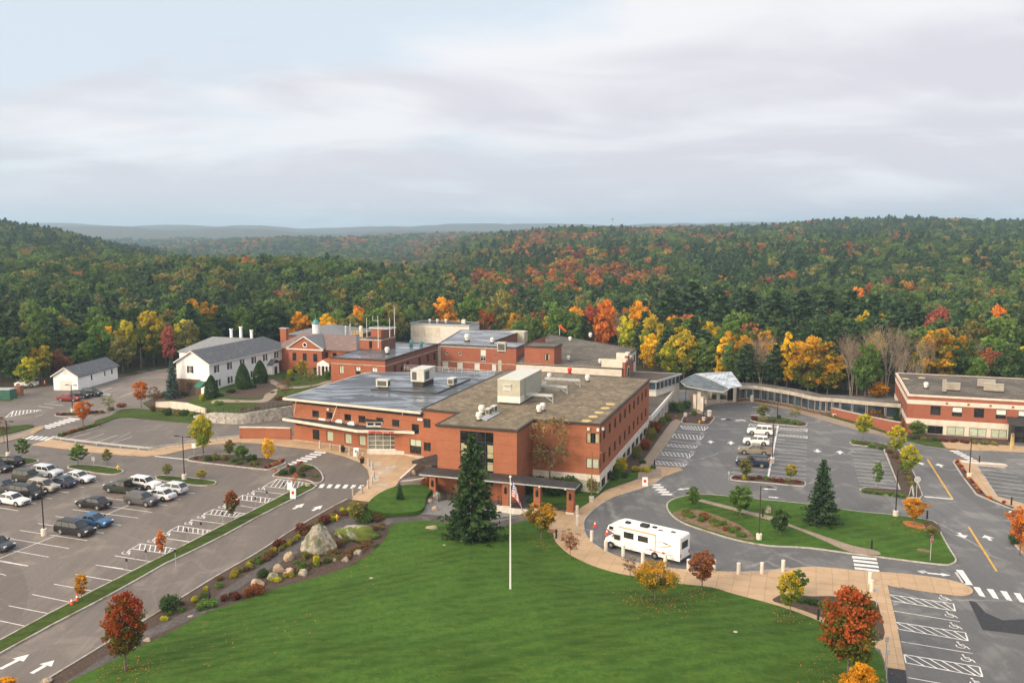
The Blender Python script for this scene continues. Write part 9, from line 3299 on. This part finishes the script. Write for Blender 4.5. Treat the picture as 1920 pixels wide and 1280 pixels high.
# ------------------------------------------------------------------ rooftop equipment
def unit(x0, x1, yb, yt, px_r, z, label, mat='hvac', stand=0.0, grille=True, name='air_handler', top='hvac_pale'):
 """box unit: front face columns x0-x1, foot row yb, top row yt, far right column px_r, on a roof at height z"""
 a = P(x0, yb, z)[:2]
 b = add(a, E1, along(a, E1, x1, z))
 h = PD(x0, yt, a[1])[2] - z
 c = add(b, E2, along(b, E2, px_r, z + h))
 k = add(a, E2, math.hypot(c[0] - b[0], c[1] - b[1]))
 o = thing(name, (*a, z), label, 'air unit')
 if stand:
  m = MB()
  q = offset([a, b, c, k], -0.25)
  m.prism(q, z, z + stand - 0.002)
  m.build('stand', 'dark_panel', o)
 m = MB()
 m.prism([a, b, c, k], z + stand, z + h - 0.1)
 m.build('casing', mat, o)
 m = MB()
 m.prism(offset([a, b, c, k], 0.06), z + h - 0.098, z + h)
 m.build('top_panel', top, o)
 W_ = math.hypot(b[0] - a[0], b[1] - a[1])
 L_ = math.hypot(c[0] - b[0], c[1] - b[1])
 if grille:
  for A, d, nn_, L in ((a, E1, NE2, W_), (b, E2, E1, L_)):
   g0 = add(add(A, d, L * 0.12), nn_, 0.01)
   g1 = add(add(A, d, L * (0.88 if grille is True else 0.45)), nn_, 0.01)
   m = MB()
   m.prism([g0, g1, add(g1, nn_, 0.03), add(g0, nn_, 0.03)], z + stand + (h - stand) * 0.15, z + h - (h - stand) * 0.2)
   m.build('grille', 'grille', o)
 return o, a, b, c, k, h

ZT, ZE_ = 10.35, 10.0
o, a, b, c, k, h = unit(933, 975, 757, 710, 1015.5, ZT, 'large boxy cream rooftop air handler on the tan gravel roof', stand=0.3, grille=False)
m = MB()
m.prism([add(add(a, NE2, 0.02), NE1, 0.02), add(add(b, NE2, 0.02), E1, 0.02), add(add(b, E2, 2), E1, 0.02), add(add(a, E2, 2), NE1, 0.02)], ZT + 0.32, ZT + 1.35)
m.build('base_skirt', 'white_metal', o)
m = MB()
f0, f1 = add(add(a, E1, 0.9), NE2, 0.02), add(add(a, E1, 2.3), NE2, 0.02)
m.prism([f0, f1, add(f1, NE2, 0.35), add(f0, NE2, 0.35)], ZT + h - 0.95, ZT + h - 0.8)
m.prism([f0, f1, add(f1, NE2, 0.06), add(f0, NE2, 0.06)], ZT + h - 1.8, ZT + h - 0.96)
m.build('intake_hood', 'hvac_pale', o)
L_ = math.hypot(c[0] - b[0], c[1] - b[1])
for i in range(12):
 q0 = add(add(b, E2, L_ * (i + 0.5) / 12), E1, 0.01)
 m = MB()
 m.prism([q0, add(q0, E2, 0.07), add(add(q0, E2, 0.07), E1, 0.05), add(q0, E1, 0.05)], ZT + 1.4, ZT + h - 0.12)
 m.build('seam', 'grille' if i == 2 else 'galv', o)
for i, (px, py, pe) in enumerate(((976, 752, 1036.5), (1008, 736, 1063.5), (1022, 722, 1087.5))):
 s = PD(px, py - 6, P(px, py, ZT)[1])
 t = along(s[:2], E1, pe, ZT)
 e = add(s[:2], E1, t)
 o = thing('roof_duct', (*s[:2], ZT), ('nearest', 'middle', 'farthest')[i] + ' long grey duct beam reaching right from the cream air handler', 'duct', 'duct beams beside the air handler')
 m = MB()
 m.bar((*s[:2], ZT + 1.25), (*e, ZT + 1.25), 0.55, 0.4)
 m.build('duct', 'galv', o)
 m = MB()
 m.tube((*e, ZT), (*e, ZT + 1.05), 0.09, n=6)
 m.tube((*add(e, NE1, 1.3), ZT + 1.05), (*e, ZT + 0.25), 0.06, n=6)
 m.build('leg', 'galv', o)
bb = P(985, 742, ZT)[:2]
o = thing('roof_duct', (*bb, ZT), 'bundle of pipes along the right foot of the cream air handler', 'duct')
for i in range(4):
 m = MB()
 m.tube((*add(bb, E1, 0.35 * i), ZT + 0.35), (*add(add(bb, E1, 0.35 * i), E2, 12 - i), ZT + 0.5 + 0.1 * i), 0.13, n=7)
 m.build('pipe', 'steel', o)
for x0, x1, yb, yt, xr, st, lb in ((705, 727, 727, 711, 732, 0.25, 'cream cube air conditioner at the left of the wet black roof'), (770, 795, 724, 692, 816, 0.9, 'tall pale air conditioner on a dark stand at the back of the wet black roof'), (839, 850, 724, 709, 857.5, 0.3, 'small cream air conditioner at the right of the wet black roof')):
 unit(x0, x1, yb, yt, xr, ZE_, lb, 'hvac_pale', st, True if st < 0.5 else 0.5)
zE = 7.45
for x0, x1, yb, yt, xr, lb in ((1766, 1774, 735, 711, 1801, 'pale double rooftop unit at the back left of the east roof'), (1767, 1800, 731, 716, 1802, 'pinkish rooftop unit in front of the pale double unit'), (1832, 1866, 725, 710, 1871, 'cream rooftop unit at the back right of the east roof'), (1844, 1882, 733, 718, 1885, 'cream rooftop unit in front right on the east roof')):
 unit(x0, x1, yb, yt, xr, zE, lb, 'cream', 0.15, False)
unit(958, 983, 643, 621, 989, 8.0, 'large pale green grey plant unit left of the orange windsock', 'hvac', 0.2, False)
unit(932, 948, 661, 641, 950, 10.8, 'pale green cooling unit on the wet red wing roof', 'hvac', 0.3, True)

def vent(x, y, z, label, s=1.0, mat='white_metal', group='white roof vents', dark=True):
 q = P(x, y, z)
 o = thing('roof_vent', q, label, 'vent', group)
 m = MB()
 m.lathe(q, [(0.5 * s, 0), (0.42 * s, 0.22 * s), (0.36 * s, 0.24 * s)], 12)
 m.build('flashing', 'dark_panel' if dark else mat, o)
 m = MB()
 m.lathe((q[0], q[1], q[2] + 0.243 * s), [(0.34 * s, 0), (0.34 * s, 0.35 * s), (0.46 * s, 0.4 * s), (0.46 * s, 0.7 * s), (0.38 * s, 0.95 * s), (0.3 * s, 1.0 * s)], 12)
 m.build('hood', mat, o)

for x, y, z, s, lb in ((1011, 774, ZT, 1.0, 'left white mushroom vent of the pair near the front roof edge'), (1017.5, 770, ZT, 1.0, 'right white mushroom vent of the pair near the front roof edge'), (1030, 711, ZT, 0.95, 'white mushroom vent behind the farthest duct beam'), (1101.5, 715, ZT, 1.0, 'white mushroom vent alone near the back of the tan roof'),
        (903, 776, ZT, 1.1, 'tall white vent at the left end of the small condenser row'), (898, 788, ZT, 1.0, 'low white vent cluster in front of the condenser row'), (1068, 700, ZT, 0.9, 'reddish roof hatch vent at the back of the tan roof'), (1069, 640, 9.0, 1.0, 'white vent on the left of the rear grey roof'), (1107, 633, 9.0, 1.1, 'white vent at the back of the rear grey roof'),
        (1065.5, 676, 9.0, 0.9, 'white vent near the brick box on the rear roof'), (1125, 682, 9.0, 0.9, 'white vent by the arched gable'), (726, 663, 10.9, 1.2, 'cream turbine vent on the old brick wing roof'), (771, 648, 10.9, 1.0, 'green copper vent left of the pair on the old wing roof'), (790, 648, 10.9, 0.9, 'green copper vent right of the pair on the old wing roof'),
        (876, 640, 10.8, 1.5, 'big white vent on the wet pale roof'), (923, 643, 10.8, 1.1, 'small white vent beside the pale green cooling unit'), (1736, 728, zE, 1.0, 'small white vent at the left of the east roof')):
 vent(x, y, z, lb, s, 'copper_green' if 'copper' in lb else ('red_paint' if 'reddish' in lb else 'white_metal'))
for i, (x, y, lb) in enumerate(((914, 779, 'left of the two small condensers on the block roof'), (924, 774, 'right of the two small condensers on the block roof'))):
 unit(x - 4, x + 3, y, y - 13, x + 8, ZT, lb, 'hvac', 0.15, True, 'condenser')
q0, q1 = P(905, 788, ZT)[:2], P(930, 774, ZT)[:2]
m = MB()
m.bar((*q0, ZT + 0.08), (*q1, ZT + 0.08), 1.3, 0.12)
tag(m.build('roof_pad', 'galv'), 'grey steel pad under the small condensers', 'pad')
for i, (x, y) in enumerate(((1100, 789), (1112.5, 781), (1123.5, 773), (1135, 765), (1144.5, 757.5), (1698, 710), (1728.5, 708.5))):
 q = P(x, y, ZT if i < 5 else zE)
 m = MB()
 m.lathe(q, [(0.75, 0), (0.72, 0.06), (0.5, 0.1)], 14)
 tag(m.build('roof_drain', 'straw'), 'yellowish round roof drain near the right edge of the tan roof' if i < 5 else 'yellowish round roof drain at the left of the east roof', 'roof drain', 'roof drains of the tan roof' if i < 5 else 'roof drains of the east roof')
for x, yb, yt, z, lb in ((740, 628, 574, 14, 'tallest white antenna mast behind the brick penthouse'), (709.5, 652, 592, 13, 'forked antenna mast in front of the brick penthouse'), (688, 632, 595, 12, 'thin whip antenna left of the brick penthouse'), (731, 632, 596, 14, 'short thick antenna beside the tallest mast'), (1114.5, 640, 618, 9, 'thin dark flue pipe on the rear roof')):
 q = P(x, yb, z)
 zt = PD(x, yt, q[1])[2]
 o = thing('antenna_mast', q, lb, 'antenna', 'roof antennas')
 m = MB()
 m.tube(q, (q[0], q[1], zt), 0.09, 0.05, 6)
 if 'forked' in lb:
  m.bar((q[0] - 1.1, q[1], zt - 1.0), (q[0] + 0.1, q[1], zt - 1.0), 0.06, 0.06)
  m.tube((q[0] - 1.1, q[1], zt - 1.0), (q[0] - 1.1, q[1], zt), 0.05, n=5)
 m.build('mast', 'dark_panel' if 'dark' in lb else 'pole_white', o)
q = P(1049, 628, 9)
o = thing('windsock', q, 'orange windsock on a short pole behind the rear grey roof', 'windsock')
zt = PD(1049, 611, q[1])[2]
m = MB()
m.tube(q, (q[0], q[1], zt), 0.07, n=6)
m.build('pole', 'pole_white', o)
m = MB()
p, d = Vector((q[0], q[1], zt)), Vector((0.75, 0.1, -0.65))
for i in range(4):
 m.tube(p + d * 0.6 * i, p + d * 0.6 * (i + 1), 0.48 - 0.06 * i, 0.42 - 0.06 * i, 10, cap=i in (0, 3))
m.build('sock', 'orange_sock', o)
for x, w, yb, yt, lb in ((649, 4.5, 634, 611, 'thick grey metal stack left of the yellow rail'), (657, 2.5, 632, 607, 'thin grey metal stack left of the yellow rail'), (677, 7, 632, 611, 'fat white tank behind the yellow rail')):
 D = 228
 q = PD(x, yb, D)
 m = MB()
 k = w / 2 / F * D
 h = PD(x, yt, D)[2] - q[2] + 4
 m.lathe((q[0], D, q[2] - 4), [(k, 0), (k, h - 0.2), (k * 0.8, h)], 12)
 tag(m.build('metal_stack', 'white_metal' if 'white' in lb else 'galv'), lb, 'stack')
D = 224
m = MB()
a, b = PD(659, 626, D), PD(680, 624, D)
for i in range(5):
 c = Vector(a).lerp(Vector(b), i / 4)
 m.tube((c.x, c.y, c.z - 1.5), (c.x, c.y, c.z + 0.6), 0.1, n=5)
for z in (0.0, 0.6):
 m.bar((a[0], a[1], a[2] + z), (b[0], b[1], b[2] + z), 0.12, 0.12)
tag(m.build('safety_rail', 'yellow_paint'), 'yellow safety rail on the roof behind the old brick wing', 'rail')
D = 1330
q = PD(1148, 420, D)
m = MB()
m.tube((q[0], D, q[2] - 25), (q[0], D, PD(1148, 409, D)[2]), 0.7, 0.4, 6)
m.tube((q[0], D, PD(1148, 412, D)[2]), (q[0], D, PD(1148, 409.5, D)[2]), 2.0, 2.0, 8)
tag(m.build('radio_tower', 'concrete'), 'tiny pale radio tower on the crest of the far hill', 'tower')
# ------------------------------------------------------------------ haze: pale air between here and the hills
def haze():
 mb = MB()
 mb.prism([(-9000, -60), (9000, -60), (9000, 9500), (-9000, 9500)], -14, 150)
 m = bpy.data.materials.new('haze')
 m.use_nodes = True
 nt = m.node_tree
 nt.nodes.clear()
 v = nn(nt, 'ShaderNodeVolumePrincipled', {'Color': (0.58, 0.8, 1.0, 1), 'Density': HAZE, 'Anisotropy': 0.25})
 o_ = nn(nt, 'ShaderNodeOutputMaterial', {1: v.outputs[0]})
 o = mb.build('haze', m)
 tag(o, 'thin pale blue autumn haze over the far hills', 'haze', None, 'stuff')

HAZE = 1.9e-4
haze()
